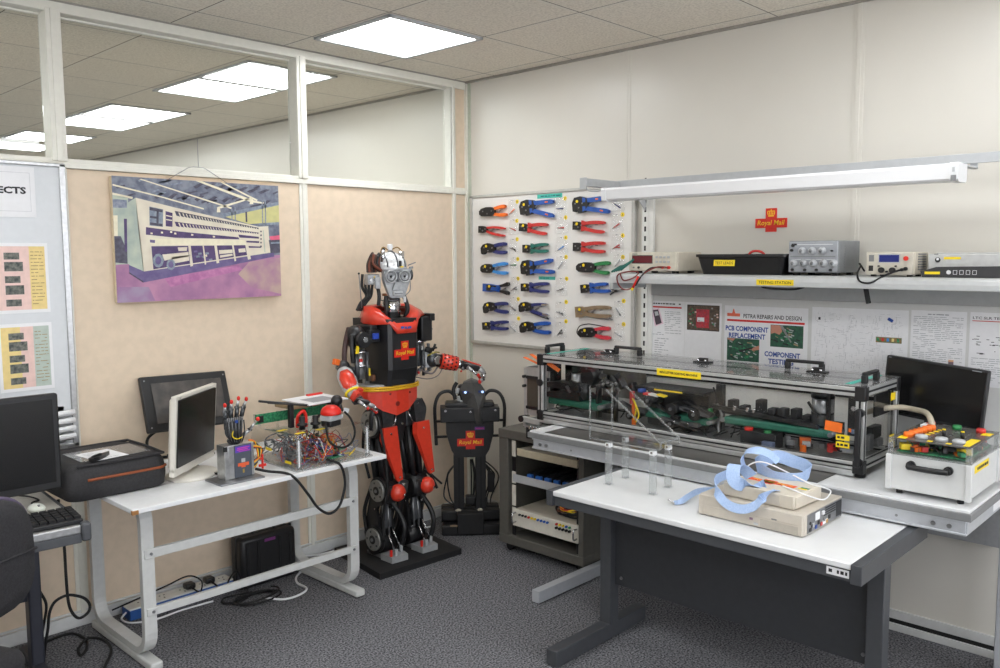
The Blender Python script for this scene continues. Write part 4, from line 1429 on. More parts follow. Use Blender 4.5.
b = MB(False).use(CHF).loft([back_ring(0.05, 0.030), back_ring(0.75, 0.032), back_ring(0.93, 0.024), back_ring(0.985, 0.008), back_ring(0.985, -0.02), back_ring(0.93, -0.038), back_ring(0.7, -0.05), back_ring(0.05, -0.05)])
b.build('backrest', parent=ch)
b = MB(False).use(LIL).tube(back_ring(1.0, -0.004) + [back_ring(1.0, -0.004)[0]], 0.006, 8, 2)
b.build('edge_piping', parent=ch, label='lilac edge around the back')
b = MB(False).use(CHF).tube([(-0.20, -0.050, 0.825), (0.0, -0.054, 0.822), (0.20, -0.050, 0.825)], 0.004, 6)
b.build('seam', parent=ch)
b = MB(False).use(CHF).rbox((0, 0.25, 0.47), (0.46, 0.44, 0.08), bev=0.035)
b.build('seat', parent=ch)
b = MB(False).use(BLACKM).rbox((-0.05, -0.045, 0.62), (0.20, 0.03, 0.14), (0.1, 0, 0), 0.012).tube([(-0.05, -0.04, 0.60), (-0.05, -0.02, 0.50), (-0.04, 0.10, 0.43)], 0.03, 8)
b.use(STEEL).cyl((0.0, -0.058, 0.60), (0.0, -0.066, 0.60), 0.009, n=10)
b.build('back_bracket', parent=ch)
b = MB(False).use(BLACK).cyl((0, 0.25, 0.14), (0, 0.25, 0.44), 0.028).rbox((0, 0.25, 0.425), (0.16, 0.2, 0.03), bev=0.006)
b.build('gas_column', parent=ch)
for i in range(5):
    a = 2 * PI * i / 5 + 0.3
    b = MB(False).use(BLACK).bar((0, 0.25, 0.13), (0.28 * math.cos(a), 0.25 + 0.28 * math.sin(a), 0.085), 0.045, 0.03, bev=0.006)
    o = b.build('leg', parent=ch)
    x, y = 0.275 * math.cos(a), 0.25 + 0.275 * math.sin(a)
    MB(False).use(BLACKM).cyl((x - 0.022, y, 0.028), (x + 0.022, y, 0.028), 0.028, n=14).cyl((x, y, 0.03), (x, y, 0.08), 0.008).build('castor', parent=o)
# ================================================================= RIGHT WALL: TOOL BOARD
t = thing('tool_board', 'white board in a grey frame with three columns of crimping tools, near the corner', 'tool board', (-0.012, -0.68, 1.1))
TBX = -0.02
b = MB().use(mat('tool_board_white', (226, 224, 220), 0.45, var=0.01)).box(TBX, -0.003, -1.285, -0.068, 1.10, 2.0).build('board_panel', parent=t)
b = MB().use(mat('grey_frame', (188, 187, 182), 0.4, 0.3))
b.box(-0.028, -0.002, -1.298, -0.056, 1.994, 2.012, 0.003).box(-0.028, -0.002, -1.298, -0.056, 1.086, 1.106, 0.003)
b.box(-0.028, -0.002, -0.076, -0.056, 1.09, 2.01, 0.003).box(-0.028, -0.002, -1.298, -1.278, 1.09, 2.01, 0.003)
b.build('board_frame', parent=t)
for y0, y1, z0, z1 in ((-0.80, -0.612, 1.966, 1.990), (-0.748, -0.622, 1.497, 1.516)):
    b = MB().use(TEAL).box(TBX - 0.001, TBX + 0.002, y0, y1, z0, z1)
    b.use(mat('dark_teal_print', (30, 110, 110), 0.6))
    scribble(b, RW(TBX - 0.0013, y1 - 0.01, z0), 0, y1 - y0 - 0.02, 0.004, z1 - z0 - 0.004, 1, rng, 0, 0.9, 0.01, 0.03)
    b.build('teal_strip', parent=t)
NUM = {1: (-0.453, 1.957), 4: (-0.450, 1.844), 7: (-0.452, 1.735), 10: (-0.456, 1.617), 13: (-0.458, 1.500), 16: (-0.459, 1.378), 19: (-0.461, 1.260),
       2: (-0.820, 1.958), 5: (-0.824, 1.851), 8: (-0.826, 1.738), 11: (-0.828, 1.628), 14: (-0.833, 1.505), 17: (-0.830, 1.373), 20: (-0.829, 1.262),
       3: (-1.213, 1.958), 6: (-1.216, 1.853), 9: (-1.218, 1.742), 12: (-1.220, 1.627), 15: (-1.223, 1.500), 18: (-1.228, 1.392), 21: (-1.229, 1.266)}
for n, (y, z) in NUM.items():
    b = MB().use(YELLOW).cyl((TBX, y, z), (TBX - 0.0012, y, z), 0.0125, n=16)
    o = b.build('number_sticker', parent=t)
    MB().use(INK).text(str(n), RW(TBX - 0.0014, y, z), h=0.011, w=0.006 if n < 10 else 0.012, bold=0.02).build('numeral', parent=o)

SPEC = [  # head end, joint, upper handle end, lower handle end (all y, z on the board), handle colour, style, label
    (1, (-0.155, 1.902), (-0.269, 1.905), (-0.374, 1.933), (-0.383, 1.883), ORANGE, 'round', 'crimping pliers with bright orange handles and a black head'),
    (4, (-0.147, 1.800), (-0.211, 1.798), (-0.368, 1.800), (-0.363, 1.757), TRED, 'thin', 'crimping pliers with slim dark red handles and small head'),
    (7, (-0.166, 1.681), (-0.272, 1.680), (-0.378, 1.708), (-0.380, 1.658), NAVY, 'jaw', 'navy-handled crimping pliers directly below the slim red pair'),
    (10, (-0.162, 1.556), (-0.256, 1.559), (-0.385, 1.589), (-0.387, 1.533), SKY, 'round', 'crimping pliers with light blue handles'),
    (13, (-0.181, 1.442), (-0.304, 1.437), (-0.398, 1.470), (-0.397, 1.409), BLACK, 'strip', 'wire stripper with black handles and a blue head'),
    (16, (-0.180, 1.316), (-0.276, 1.323), (-0.386, 1.347), (-0.388, 1.297), NAVY, 'jaw', 'navy-handled crimping pliers directly below the black-handled wire stripper'),
    (19, (-0.175, 1.200), (-0.253, 1.208), (-0.388, 1.236), (-0.388, 1.196), NAVY, 'square', 'slim navy pliers at the foot of the first tool column'),
    (2, (-0.493, 1.910), (-0.575, 1.921), (-0.750, 1.944), (-0.750, 1.861), BLUE, 'big', 'big blue ratchet crimper below the upper teal strip'),
    (5, (-0.488, 1.805), (-0.561, 1.800), (-0.706, 1.813), (-0.695, 1.762), TRED, 'square', 'red ratchet crimper in the middle tool column'),
    (8, (-0.515, 1.678), (-0.584, 1.678), (-0.706, 1.701), (-0.706, 1.664), TTEAL, 'square', 'crimping tool with dark green handles in the middle tool column'),
    (11, (-0.499, 1.563), (-0.579, 1.567), (-0.741, 1.610), (-0.755, 1.543), BLUE, 'big', 'big blue ratchet crimper just above the lower teal strip'),
    (14, (-0.501, 1.449), (-0.574, 1.451), (-0.712, 1.474), (-0.712, 1.430), NAVY, 'square', 'dark navy crimping tool just below the lower teal strip'),
    (17, (-0.482, 1.335), (-0.574, 1.331), (-0.697, 1.353), (-0.707, 1.292), NAVY, 'silver', 'navy crimping pliers with bare silver handle ends'),
    (20, (-0.487, 1.213), (-0.594, 1.215), (-0.723, 1.245), (-0.726, 1.193), BLUE, 'jaw', 'blue-handled pliers at the foot of the middle tool column'),
    (3, (-0.891, 1.914), (-0.967, 1.917), (-1.098, 1.944), (-1.142, 1.871), BLUE, 'big', 'big blue ratchet crimper beside the end of the strip light'),
    (6, (-0.894, 1.803), (-0.959, 1.800), (-1.111, 1.812), (-1.107, 1.763), TRED, 'square', 'upper red ratchet crimper of the third tool column'),
    (9, (-0.896, 1.685), (-0.960, 1.684), (-1.112, 1.702), (-1.112, 1.657), TRED, 'square', 'lower red ratchet crimper of the third tool column'),
    (12, (-0.919, 1.569), (-1.032, 1.570), (-1.148, 1.595), (-1.140, 1.542), TGREEN, 'round', 'crimping pliers with bright green handles'),
    (15, (-0.951, 1.450), (-1.020, 1.458), (-1.132, 1.481), (-1.149, 1.445), BLUE, 'square', 'blue crimping tool with a square black head beside the shelf end'),
    (18, (-0.914, 1.319), (-0.985, 1.326), (-1.155, 1.352), (-1.155, 1.309), TTAN, 'flat', 'bare tan metal crimping tool without coloured handles'),
    (21, (-0.934, 1.202), (-1.039, 1.212), (-1.151, 1.239), (-1.153, 1.187), TPINK, 'round', 'pinkish red crimping pliers at the foot of the third column'),
]
XD = -0.036                                  # middle plane of the tools


def V2(p):
    return Vector((p[0], p[1]))


def onb(p, x=XD):
    return Vector((x, p[0], p[1]))


def wall_prism(mb, pts, x0, x1):
    """polygon of (y, z) points, thick from x0 to x1"""
    return mb.prism([(-p[0], p[1]) for p in pts], Matrix(((0, 0, -1, 0), (-1, 0, 0, 0), (0, 1, 0, 0), (0, 0, 0, 1))), -x1, -x0)


def handle_shape(a, c, w0, w1, belly):
    a, c = V2(a), V2(c)
    d = (c - a)
    L = d.length
    d.normalize()
    n = Vector((-d.y, d.x))
    up = []
    lo = []
    for i in range(9):
        s = i / 8
        w = w0 + (w1 - w0) * s
        bow = belly * math.sin(PI * s) * L
        if i == 8:
            w *= 0.55
        p = a + d * (L * s) + n * bow
        up.append(p + n * w / 2)
        lo.append(p - n * w / 2)
    return up + lo[::-1]


for num, he, jo, uh, lh, hm, style, lab in SPEC:
    root = thing('crimping_tool', lab, 'hand tool', (XD, he[0], he[1]), 0, 'crimping tools on the white board')
    d = (V2(jo) - V2(he))
    L = d.length
    d.normalize()
    n = Vector((-d.y, d.x))
    if n.y < 0:
        n = -n
    hw = {'round': 0.030, 'thin': 0.021, 'jaw': 0.034, 'strip': 0.024, 'square': 0.023, 'big': 0.044, 'silver': 0.032, 'flat': 0.030}[style]
    if style in ('square', 'thin', 'strip', 'flat'):
        sh = [(0, -1), (0, 1), (0.55, 1.02), (0.8, 0.85), (1.12, 0.7), (1.12, -0.7), (0.8, -0.85), (0.55, -1.02)]
    elif style == 'round':
        sh = [(0.0, -0.35), (0.0, 0.3), (0.15, 0.75), (0.5, 1.0), (0.85, 0.95), (1.15, 0.6), (1.15, -0.6), (0.85, -0.9), (0.5, -0.85), (0.15, -0.75)]
    elif style == 'big':
        sh = [(0.02, -0.75), (-0.02, 0.35), (0.2, 0.95), (0.75, 1.05), (1.35, 0.75), (1.45, -0.2), (1.1, -0.95), (0.55, -1.05), (0.42, -0.6), (0.22, -0.85)]
    else:
        sh = [(0.04, -0.9), (0.0, 0.1), (0.18, 0.75), (0.55, 1.0), (1.1, 0.7), (1.15, -0.5), (0.7, -0.7), (0.42, -0.55), (0.30, -0.95), (0.16, -1.05)]
    if num == 13:
        hm_head = BLUE
    elif style == 'flat':
        hm_head = TTAN
    else:
        hm_head = BLACK
    b = MB().use(hm_head)
    pts = [V2(he) + d * (L * a) + n * (hw * c) for a, c in sh]
    wall_prism(b, pts, XD - 0.009, XD + 0.009)
    if style == 'strip':
        b.use(BLACK)
        q = [V2(he) + d * (L * a) + n * (hw * c) for a, c in ((0.3, -0.7), (0.3, 0.8), (0.95, 0.7), (0.95, -0.8))]
        wall_prism(b, q, XD - 0.013, XD - 0.008)
        b.use(BLUE)
        q = [V2(he) + d * (L * a) + n * (hw * c) for a, c in ((0.6, -0.5), (0.7, 0.4), (1.1, 0.3), (1.05, -0.6))]
        wall_prism(b, q, XD - 0.016, XD - 0.012)
    b.use(STEEL)
    for a, c in ((0.30, 0.2), (0.62, -0.35), (0.95, 0.15)):
        p = V2(he) + d * (L * a) + n * (hw * c)
        b.cyl(onb(p, XD - 0.009), onb(p, XD - 0.0125), 0.0045, n=8)
    b.build('head', parent=root)
    if num not in (1, 4, 9, 10 + 90):
        p = V2(he) + d * (L * 0.5) + n * (hw * 0.45)
        MB().use(YELLOW).cyl(onb(p, XD - 0.0126), onb(p, XD - 0.0140), 0.0085, n=12).build('yellow_sticker', parent=root)
    w0, w1 = {'round': (0.016, 0.022), 'thin': (0.013, 0.014), 'jaw': (0.020, 0.022), 'strip': (0.014, 0.024), 'square': (0.018, 0.019), 'big': (0.024, 0.026), 'silver': (0.018, 0.014), 'flat': (0.022, 0.020)}[style]
    for end, sgn in ((uh, 1), (lh, -1)):
        a = V2(jo) + n * (sgn * hw * 0.45)
        b = MB().use(hm if not (style == 'strip') else BLACK)
        if style == 'strip':
            m_ = a + (V2(end) - a) * 0.25
            b.use(BLUE)
            wall_prism(b, handle_shape(a - d * 0.03, m_, 0.016, 0.012, 0), XD - 0.006, XD + 0.006)
            b.use(BLACK)
            wall_prism(b, handle_shape(m_, end, w0, w1, 0.03 * sgn), XD - 0.009, XD + 0.009)
        else:
            wall_prism(b, handle_shape(a, end, w0, w1, -0.035 * sgn if style != 'big' else 0.0), XD - 0.008, XD + 0.008)
        if style in ('square', 'big'):           # collar where the grip meets the head
            c0 = a - d * 0.004
            q = [c0 + n * (sgn * 0.020), c0 - n * (sgn * 0.010), c0 - n * (sgn * 0.008) + d * 0.020, c0 + n * (sgn * 0.012) + d * 0.022]
            wall_prism(b, q, XD - 0.0095, XD + 0.0095)
        if style == 'silver':
            b.use(CHROME)
            wall_prism(b, handle_shape(a + (V2(end) - a) * 0.72, V2(end) + (V2(end) - a) * 0.05, w1 * 0.9, w1 * 0.5, 0.0), XD - 0.0085, XD + 0.0085)
        if style == 'big':
            b.use(ORANGE)
            q0, q1 = a + (V2(end) - a) * 0.66, a + (V2(end) - a) * 0.78
            wall_prism(b, [q0 + n * 0.004, q0 - n * 0.004, q1 - n * 0.004, q1 + n * 0.004], XD - 0.0092, XD - 0.007)
        b.build('handle', parent=root)
    b = MB().use(STEEL)                      # ratchet link between the handles
    p = V2(jo) + d * 0.035
    wall_prism(b, handle_shape(p - n * 0.010, p + d * 0.030 + n * 0.006, 0.010, 0.006, 0), XD - 0.004, XD + 0.004)
    b.build('ratchet', parent=root)
    b = MB().use(STEEL)                      # hooks that carry the tool on the board
    p0, p1 = V2(he) + d * (L * 0.85), V2(uh) * 0.6 + V2(jo) * 0.4
    for p in (p0, p1):
        b.cyl((TBX + 0.002, p[0], p[1] - 0.004), (XD - 0.006, p[0], p[1] - 0.004), 0.0025, n=6)
    b.build('hook', parent=root)
    if num in (18, 21, 17):
        b = MB().use(BLACK if num != 18 else STEEL)
        if num == 21:
            P = [V2(he) + d * (L * a) + n * (hw * c) for a, c in ((0.1, -0.8), (-0.12, 0.1), (0.1, 1.3), (0.6, 1.6), (1.0, 1.45))]
            P.append(V2(uh) + n * 0.005)
        else:
            P = [V2(jo) - n * (hw * 0.9), V2(lh) - n * 0.022, V2(lh) - n * 0.012 - d * 0.01]
        b.tube([onb(p) for p in P], 0.003, 6)
        b.build('wire_spring', parent=root)

t = thing('needle_pliers', 'black needle-nosed pliers beside the blue tool at the shelf end', 'hand tool', (-0.03, -1.18, 1.44))
b = MB().use(STEEL)
wall_prism(b, [(-1.150, 1.446), (-1.185, 1.452), (-1.228, 1.456), (-1.236, 1.453), (-1.19, 1.444)], -0.036, -0.026)
wall_prism(b, [(-1.150, 1.442), (-1.185, 1.438), (-1.225, 1.446), (-1.236, 1.451), (-1.19, 1.440)], -0.036, -0.026)
b.build('jaws', parent=t)
MB().use(BLACK).cyl((-0.02, -1.188, 1.446), (-0.042, -1.188, 1.446), 0.008, n=12).build('joint', parent=t)
b = MB().use(BLACK).tube([(-0.031, -1.19, 1.446), (-0.031, -1.17, 1.438), (-0.031, -1.146, 1.424)], 0.004, 6).tube([(-0.031, -1.19, 1.446), (-0.031, -1.17, 1.450), (-0.031, -1.15, 1.455)], 0.004, 6)
b.build('handles', parent=t)

BAGS = {1: (-0.375, -0.462, 1.969, 1.867), 4: (-0.384, -0.467, 1.852, 1.764), 7: (-0.384, -0.461, 1.737, 1.647), 10: (-0.393, -0.461, 1.626, 1.558), 13: (-0.392, -0.470, 1.508, 1.406), 16: (-0.381, -0.469, 1.388, 1.284), 19: (-0.385, -0.463, 1.241, 1.168),
        2: (-0.739, -0.841, 1.965, 1.870), 5: (-0.744, -0.850, 1.853, 1.763), 8: (-0.748, -0.846, 1.741, 1.648), 11: (-0.749, -0.841, 1.632, 1.560), 14: (-0.746, -0.841, 1.509, 1.409), 17: (-0.742, -0.836, 1.370, 1.278), 20: (-0.742, -0.837, 1.255, 1.169),
        3: (-1.143, -1.232, 1.950, 1.873), 6: (-1.136, -1.227, 1.856, 1.764), 9: (-1.137, -1.228, 1.750, 1.650), 12: (-1.153, -1.233, 1.641, 1.576), 18: (-1.157, -1.241, 1.391, 1.298), 21: (-1.158, -1.243, 1.268, 1.174)}
NAMES = {s_[0]: s_[7] for s_ in SPEC}
SAMP = {1: ORANGE, 4: TRED, 7: BLACK, 10: TGREEN, 13: STEEL, 16: STEEL, 19: LGREY, 2: NAVY, 5: TRED, 8: SKY, 11: LGREY, 14: STEEL, 17: STEEL, 20: BLACK, 3: NAVY, 6: TRED, 9: TRED, 12: LGREY, 18: STEEL, 21: LGREY}
BCARD = mat('bag_card', (232, 231, 228), 0.6)
rng = random.Random(21)
for n, (ya, yb, za, zb) in BAGS.items():
    g = thing('sample_bag', 'clear sample bag beside the ' + NAMES[n], 'sample bag', (TBX - 0.004, (ya + yb) / 2, zb), 0, 'sample bags on the tool board')
    cy = (ya + yb) / 2
    h = za - zb
    b = MB().use(BCARD).box(TBX - 0.002, TBX - 0.0005, yb + 0.006, ya - 0.006, zb, zb + h * 0.62, 0.0005)
    b.build('card', parent=g)
    b = MB().use(BAG)
    R = []
    for i in range(7):
        s_ = i / 6
        w = (ya - yb) / 2 * (1 - 0.25 * s_)
        bulge = 0.004 + 0.010 * math.sin(PI * min(1, s_ * 1.1 + 0.05)) ** 1.5
        z = zb + h * s_
        R.append([(TBX - 0.003, cy + w, z), (TBX - 0.003 - bulge * 0.7, cy + w * 0.5, z + 0.003 * math.sin(i * 2.1 + n)), (TBX - 0.003 - bulge, cy, z), (TBX - 0.003 - bulge * 0.7, cy - w * 0.5, z + 0.003 * math.cos(i * 1.7 + n)), (TBX - 0.003, cy - w, z)])
    b.loft(R, caps=False, closed=False)
    b.build('clear_bag', parent=g)
    b = MB().use(SAMP[n])
    a = rng.uniform(-0.9, 0.9)
    dx = Vector((math.cos(a), math.sin(a))) * 0.020
    p = Vector((cy, zb + h * 0.34))
    b.cyl(onb(p - dx, TBX - 0.007), onb(p + dx, TBX - 0.007), 0.0045, 0.003, 8)
    b.use(STEEL).cyl(onb(p + dx, TBX - 0.007), onb(p + dx * 1.5, TBX - 0.007), 0.0025, n=6)
    if n in (7, 9, 17, 20, 13):
        b.use(SAMP[n]).cyl(onb(p + dx * 0.9 + Vector((-0.012, 0.004)), TBX - 0.007), onb(p - dx * 0.6 + Vector((-0.012, -0.012)), TBX - 0.007), 0.003, n=8)
    b.build('sample', parent=g)
    b = MB().use(STEEL).cyl((TBX + 0.002, cy, zb + h * 0.97), (TBX - 0.012, cy, zb + h * 0.97), 0.0018, n=6)
    b.build('hook', parent=g)

# ================================================================= SHELF, ARMS, STRIP LIGHT
SH = mat('shelf_grey', (168, 170, 170), 0.5, var=0.03)
SHL = mat('shelf_lip', (196, 198, 198), 0.45, var=0.02)
for i, y in enumerate((-1.365, -3.36)):
    t = thing('wall_upright', 'slotted steel upright on the wall beside the tool board' if i == 0 else 'slotted steel upright at the far end of the shelf, out of the photograph', 'upright', (-0.014, y, 0.8))
    b = MB().use(WHITE_PAINT).box(-0.028, -0.002, y - 0.018, y + 0.020, 0.72, 2.03, 0.002).box(-0.024, -0.002, y - 0.045, y - 0.018, 0.72, 2.03, 0.001)
    b.build('channel', parent=t)
    b = MB().use(BLACKM)
    for k in range(26):
        z = 0.76 + k * 0.05
        b.box(-0.0286, -0.0276, y - 0.006, y + 0.005, z, z + 0.026)
    b.build('slots', parent=t)
    a = thing('cantilever_bracket', 'grey cantilever arm carrying the strip light, by the tool board' if i == 0 else 'grey cantilever arm of the strip light beyond the edge of the photograph', 'bracket arm', (-0.28, y, 1.98))
    b = MB().use(LGREY).box(-0.548, -0.028, y - 0.017, y + 0.017, 1.966, 2.002, 0.002).box(-0.552, -0.546, y - 0.021, y + 0.021, 1.950, 2.006, 0.002)
    b.build('arm_bar', parent=a)
    b = MB().use(LGREY).prism([(0, 0), (0.12, 0), (0, -0.10)], Matrix(((-1, 0, 0, -0.028), (0, 0, 1, y), (0, 1, 0, 1.968), (0, 0, 0, 1))), -0.003, 0.003)
    b.build('gusset', parent=a)
t = thing('light_rail', 'long grey channel rail above the strip light on the right-hand wall', 'rail', (-0.27, -2.4, 2.0))
b = MB().use(LGREY).box(-0.276, -0.240, -3.42, -1.345, 2.0025, 2.006, 0.001).box(-0.2775, -0.272, -3.42, -1.345, 1.969, 2.006, 0.001)
b.box(-0.282, -0.272, -3.42, -1.345, 1.969, 1.973, 0.001)
tag_ = b.build('channel', parent=t)
t = thing('strip_light', 'long white strip light hung over the bench from the wall arms', 'strip light', (-0.56, -2.28, 1.884))
LD = mat('opal_diffuser', (230, 230, 231), 0.25, var=0.005)
yA, yB = -1.535, -2.985
prof = [(-0.505, 1.944), (-0.600, 1.944), (-0.604, 1.935), (-0.600, 1.893), (-0.590, 1.886), (-0.515, 1.886), (-0.505, 1.893)]
b = MB().use(LD).loft([[(x, yA, z) for x, z in prof], [(x, yB, z) for x, z in prof]], smooth=False)
b.build('diffuser', parent=t)
pe = [(-0.502, 1.9465), (-0.603, 1.9465), (-0.607, 1.936), (-0.603, 1.889), (-0.592, 1.882), (-0.513, 1.882), (-0.502, 1.889)]
for ya, yb in ((-1.512, -1.537), (-2.982, -3.010)):
    b = MB().use(WHITE).loft([[(x, ya, z) for x, z in pe], [(x, yb, z) for x, z in pe]], smooth=False)
    if ya < -2:
        b.use(GREY_EDGE).box(-0.6085, -0.604, -3.004, -2.988, 1.884, 1.904)
        b.use(LGREY).box(-0.6085, -0.604, -3.000, -2.992, 1.915, 1.93)
    b.build('end_cap', parent=t)
b = MB().use(LGREY).box(-0.545, -0.515, -3.01, -1.50, 1.945, 1.950)
for y in (-1.52, -2.97):
    b.box(-0.54, -0.265, y - 0.012, y + 0.012, 1.949, 1.954).box(-0.275, -0.268, y - 0.012, y + 0.012, 1.949, 1.975)
b.tube([(-0.54, -1.37, 1.968), (-0.545, -1.39, 1.945), (-0.55, -1.44, 1.938), (-0.55, -1.50, 1.946)], 0.004, 6)
b.build('mounting', parent=t)

t = thing('wall_shelf', 'long grey shelf on the right-hand wall carrying the test instruments', 'shelf', (-0.17, -2.4, 1.5))
b = MB().use(SH).box(-0.322, -0.03, -3.42, -1.375, 1.522, 1.548, 0.002)
b.build('shelf_board', parent=t)
b = MB().use(SHL)
pr_ = [(-0.320, 1.548), (-0.338, 1.544), (-0.346, 1.536), (-0.348, 1.522), (-0.345, 1.502), (-0.335, 1.500), (-0.332, 1.518), (-0.320, 1.522)]
b.loft([[(x, -1.375, z) for x, z in pr_], [(x, -3.42, z) for x, z in pr_]], smooth=False)
b.build('front_lip', parent=t)
b = MB().use(SH).box(-0.345, -0.05, -1.392, -1.372, 1.47, 1.523, 0.002)
b.build('bracket', parent=t)
b = MB().use(BLACKM).bar((-0.30, -2.600, 1.524), (-0.30, -2.618, 1.440), 0.018, 0.010, up=(1, 0, 0), bev=0.002).bar((-0.30, -2.60, 1.518), (-0.05, -2.60, 1.518), 0.018, 0.010)
b.build('bracket', parent=t, label='black bracket under the shelf')
b = MB().use(SH).box(-0.035, -0.004, -3.42, -1.412, 1.43, 1.522, 0.001)
b.build('back_rail', parent=t)
F = RW(-0.3490, -2.24, 1.5215)
F = Matrix.Translation((0, 0, 0)) @ F
b = MB().use(YELLOW).box(-0.3496, -0.3470, -2.325, -2.158, 1.507, 1.531)
b.use(INK).text('TESTING STATION', RW(-0.3500, -2.2415, 1.519), w=0.147, h=0.012, bold=0.004)
b.build('yellow_tape', parent=t, label='yellow tape lettered TESTING STATION')
b = MB().use(RUBBER).tube([(-0.30, -2.16, 1.515), (-0.33, -2.18, 1.497), (-0.335, -2.25, 1.491), (-0.33, -2.33, 1.493), (-0.29, -2.38, 1.515)], 0.005, 6)
b.build('cable_tie', parent=t)

b = post_emblem(MB(), RW(-0.001, -2.050, 1.784), 0.157, 0.004)
tag(b.build('emblem_sign'), 'small red cross-shaped postal emblem with gold crown on the wall above the shelf', 'emblem')

# ---- instruments on the shelf
ZS = 1.548
t = thing('bench_meter', 'beige bench meter with a dark red display, at the tool-board end of the shelf', 'test instrument', (-0.17, -1.56, ZS))
x0, ya, yb, z0, z1 = -0.27, -1.435, -1.705, ZS + 0.012, 1.652
b = MB().use(BEIGE).box(x0 + 0.006, -0.05, yb - 0.008, ya + 0.002, z0, z1, 0.004)
b.build('casing', parent=t)
b = MB().use(mat('meter_fascia', (206, 200, 184), 0.5)).box(x0, x0 + 0.008, yb, ya, z0 + 0.002, z1 - 0.002, 0.002)
b.build('fascia', parent=t)
F = RW(x0 - 0.0006, ya, z0)
b = MB()
rect(b.use(mat('red_display', (96, 22, 30), 0.25)), F, 0.022, 0.135, 0.040, 0.073)
rect(b.use(BLACK), F, 0.018, 0.139, 0.036, 0.077, -0.0002)
rect(b.use(INK), F, 0.02, 0.05, 0.081, 0.085)
b.use(WHITE)
for i in range(4):
    for j in range(2):
        b.use(LGREY).rbox(F @ Vector((0.163 + i * 0.022, 0.045 + j * 0.022, 0.002)), (0.004, 0.013, 0.010), bev=0.001)
b.use(BLACK).cyl(F @ Vector((0.06, 0.017, 0)), F @ Vector((0.06, 0.017, 0.006)), 0.006, n=10)
b.use(GREY_EDGE).cyl(F @ Vector((0.03, 0.017, 0)), F @ Vector((0.03, 0.017, 0.004)), 0.004, n=10)
b.use(RED).cyl(F @ Vector((0.20, 0.018, 0)), F @ Vector((0.20, 0.018, 0.012)), 0.006, n=10).cyl(F @ Vector((0.235, 0.018, 0)), F @ Vector((0.235, 0.018, 0.014)), 0.007, n=10)
b.build('controls', parent=t)
b = MB().use(BLACK)
for y in (ya - 0.03, yb + 0.03):
    b.box(-0.24, -0.21, y - 0.01, y + 0.01, ZS, z0 + 0.001).box(-0.10, -0.07, y - 0.01, y + 0.01, ZS, z0 + 0.001)
b.build('feet', parent=t)
b = MB().use(mat('lead_maroon', (120, 40, 36), 0.5))
b.tube([(x0 - 0.012, ya - 0.235, z0 + 0.018), (x0 - 0.04, ya - 0.19, z0 + 0.020), (x0 - 0.075, ya - 0.14, z0 - 0.01), (x0 - 0.085, ya - 0.12, 1.52), (x0 - 0.085, ya - 0.08, 1.480), (x0 - 0.084, ya - 0.03, 1.470), (x0 - 0.084, ya + 0.005, 1.50), (x0 - 0.080, ya + 0.01, 1.540), (x0 - 0.06, ya - 0.03, 1.556), (x0 - 0.05, ya - 0.09, 1.555), (x0 - 0.085, ya - 0.09, 1.53), (x0 - 0.085, ya - 0.03, 1.515), (x0 - 0.08, ya - 0.005, 1.545)], 0.0035, 6)
b.use(BLACK).tube([(x0 - 0.012, ya - 0.20, z0 + 0.018), (x0 - 0.05, ya - 0.16, z0 + 0.015), (x0 - 0.084, ya - 0.13, 1.535), (x0 - 0.085, ya - 0.10, 1.49)], 0.0035, 6)
b.use(RED).cyl((x0 - 0.085, ya - 0.115, 1.535), (x0 - 0.086, ya - 0.085, 1.480), 0.006, n=8)
b.use(YELLOW).cyl((x0 - 0.086, ya - 0.085, 1.480), (x0 - 0.086, ya - 0.078, 1.468), 0.006, n=8)
b.build('test_leads', parent=t)

b = MB().use(TTEAL)
for k in range(5):
    y0_, z0_ = -1.392 - k * 0.011, ZS + 0.006 + k * 0.002
    b.bar((-0.31 + k * 0.004, y0_ + 0.035, z0_), (-0.27, y0_ - 0.030, z0_ + 0.040 + k * 0.004), 0.007, 0.009, bev=0.002)
    b.bar((-0.315 + k * 0.004, y0_ + 0.028, z0_ + 0.004), (-0.285, y0_ - 0.004, z0_ + 0.032), 0.005, 0.006, bev=0.001)
tag(b.build('clip_bundle'), 'bunch of dark green test clips leaning on the beige meter at the shelf end', 'test clips')

t = thing('parts_tray', 'black plastic tray with yellow tape lettered TEST LEADS, on the shelf', 'tray', (-0.17, -2.03, ZS))
b = MB().use(BLACK)


def rr(xa, xb, ya, yb, z, r=0.02):
    P = []
    for cx, cy, a0 in ((xb - r, yb - r, 0), (xa + r, yb - r, PI / 2), (xa + r, ya + r, PI), (xb - r, ya + r, 1.5 * PI)):
        for i in range(4):
            a = a0 + PI / 2 * i / 3
            P.append((cx + r * math.cos(a), cy + r * math.sin(a), z))
    return P


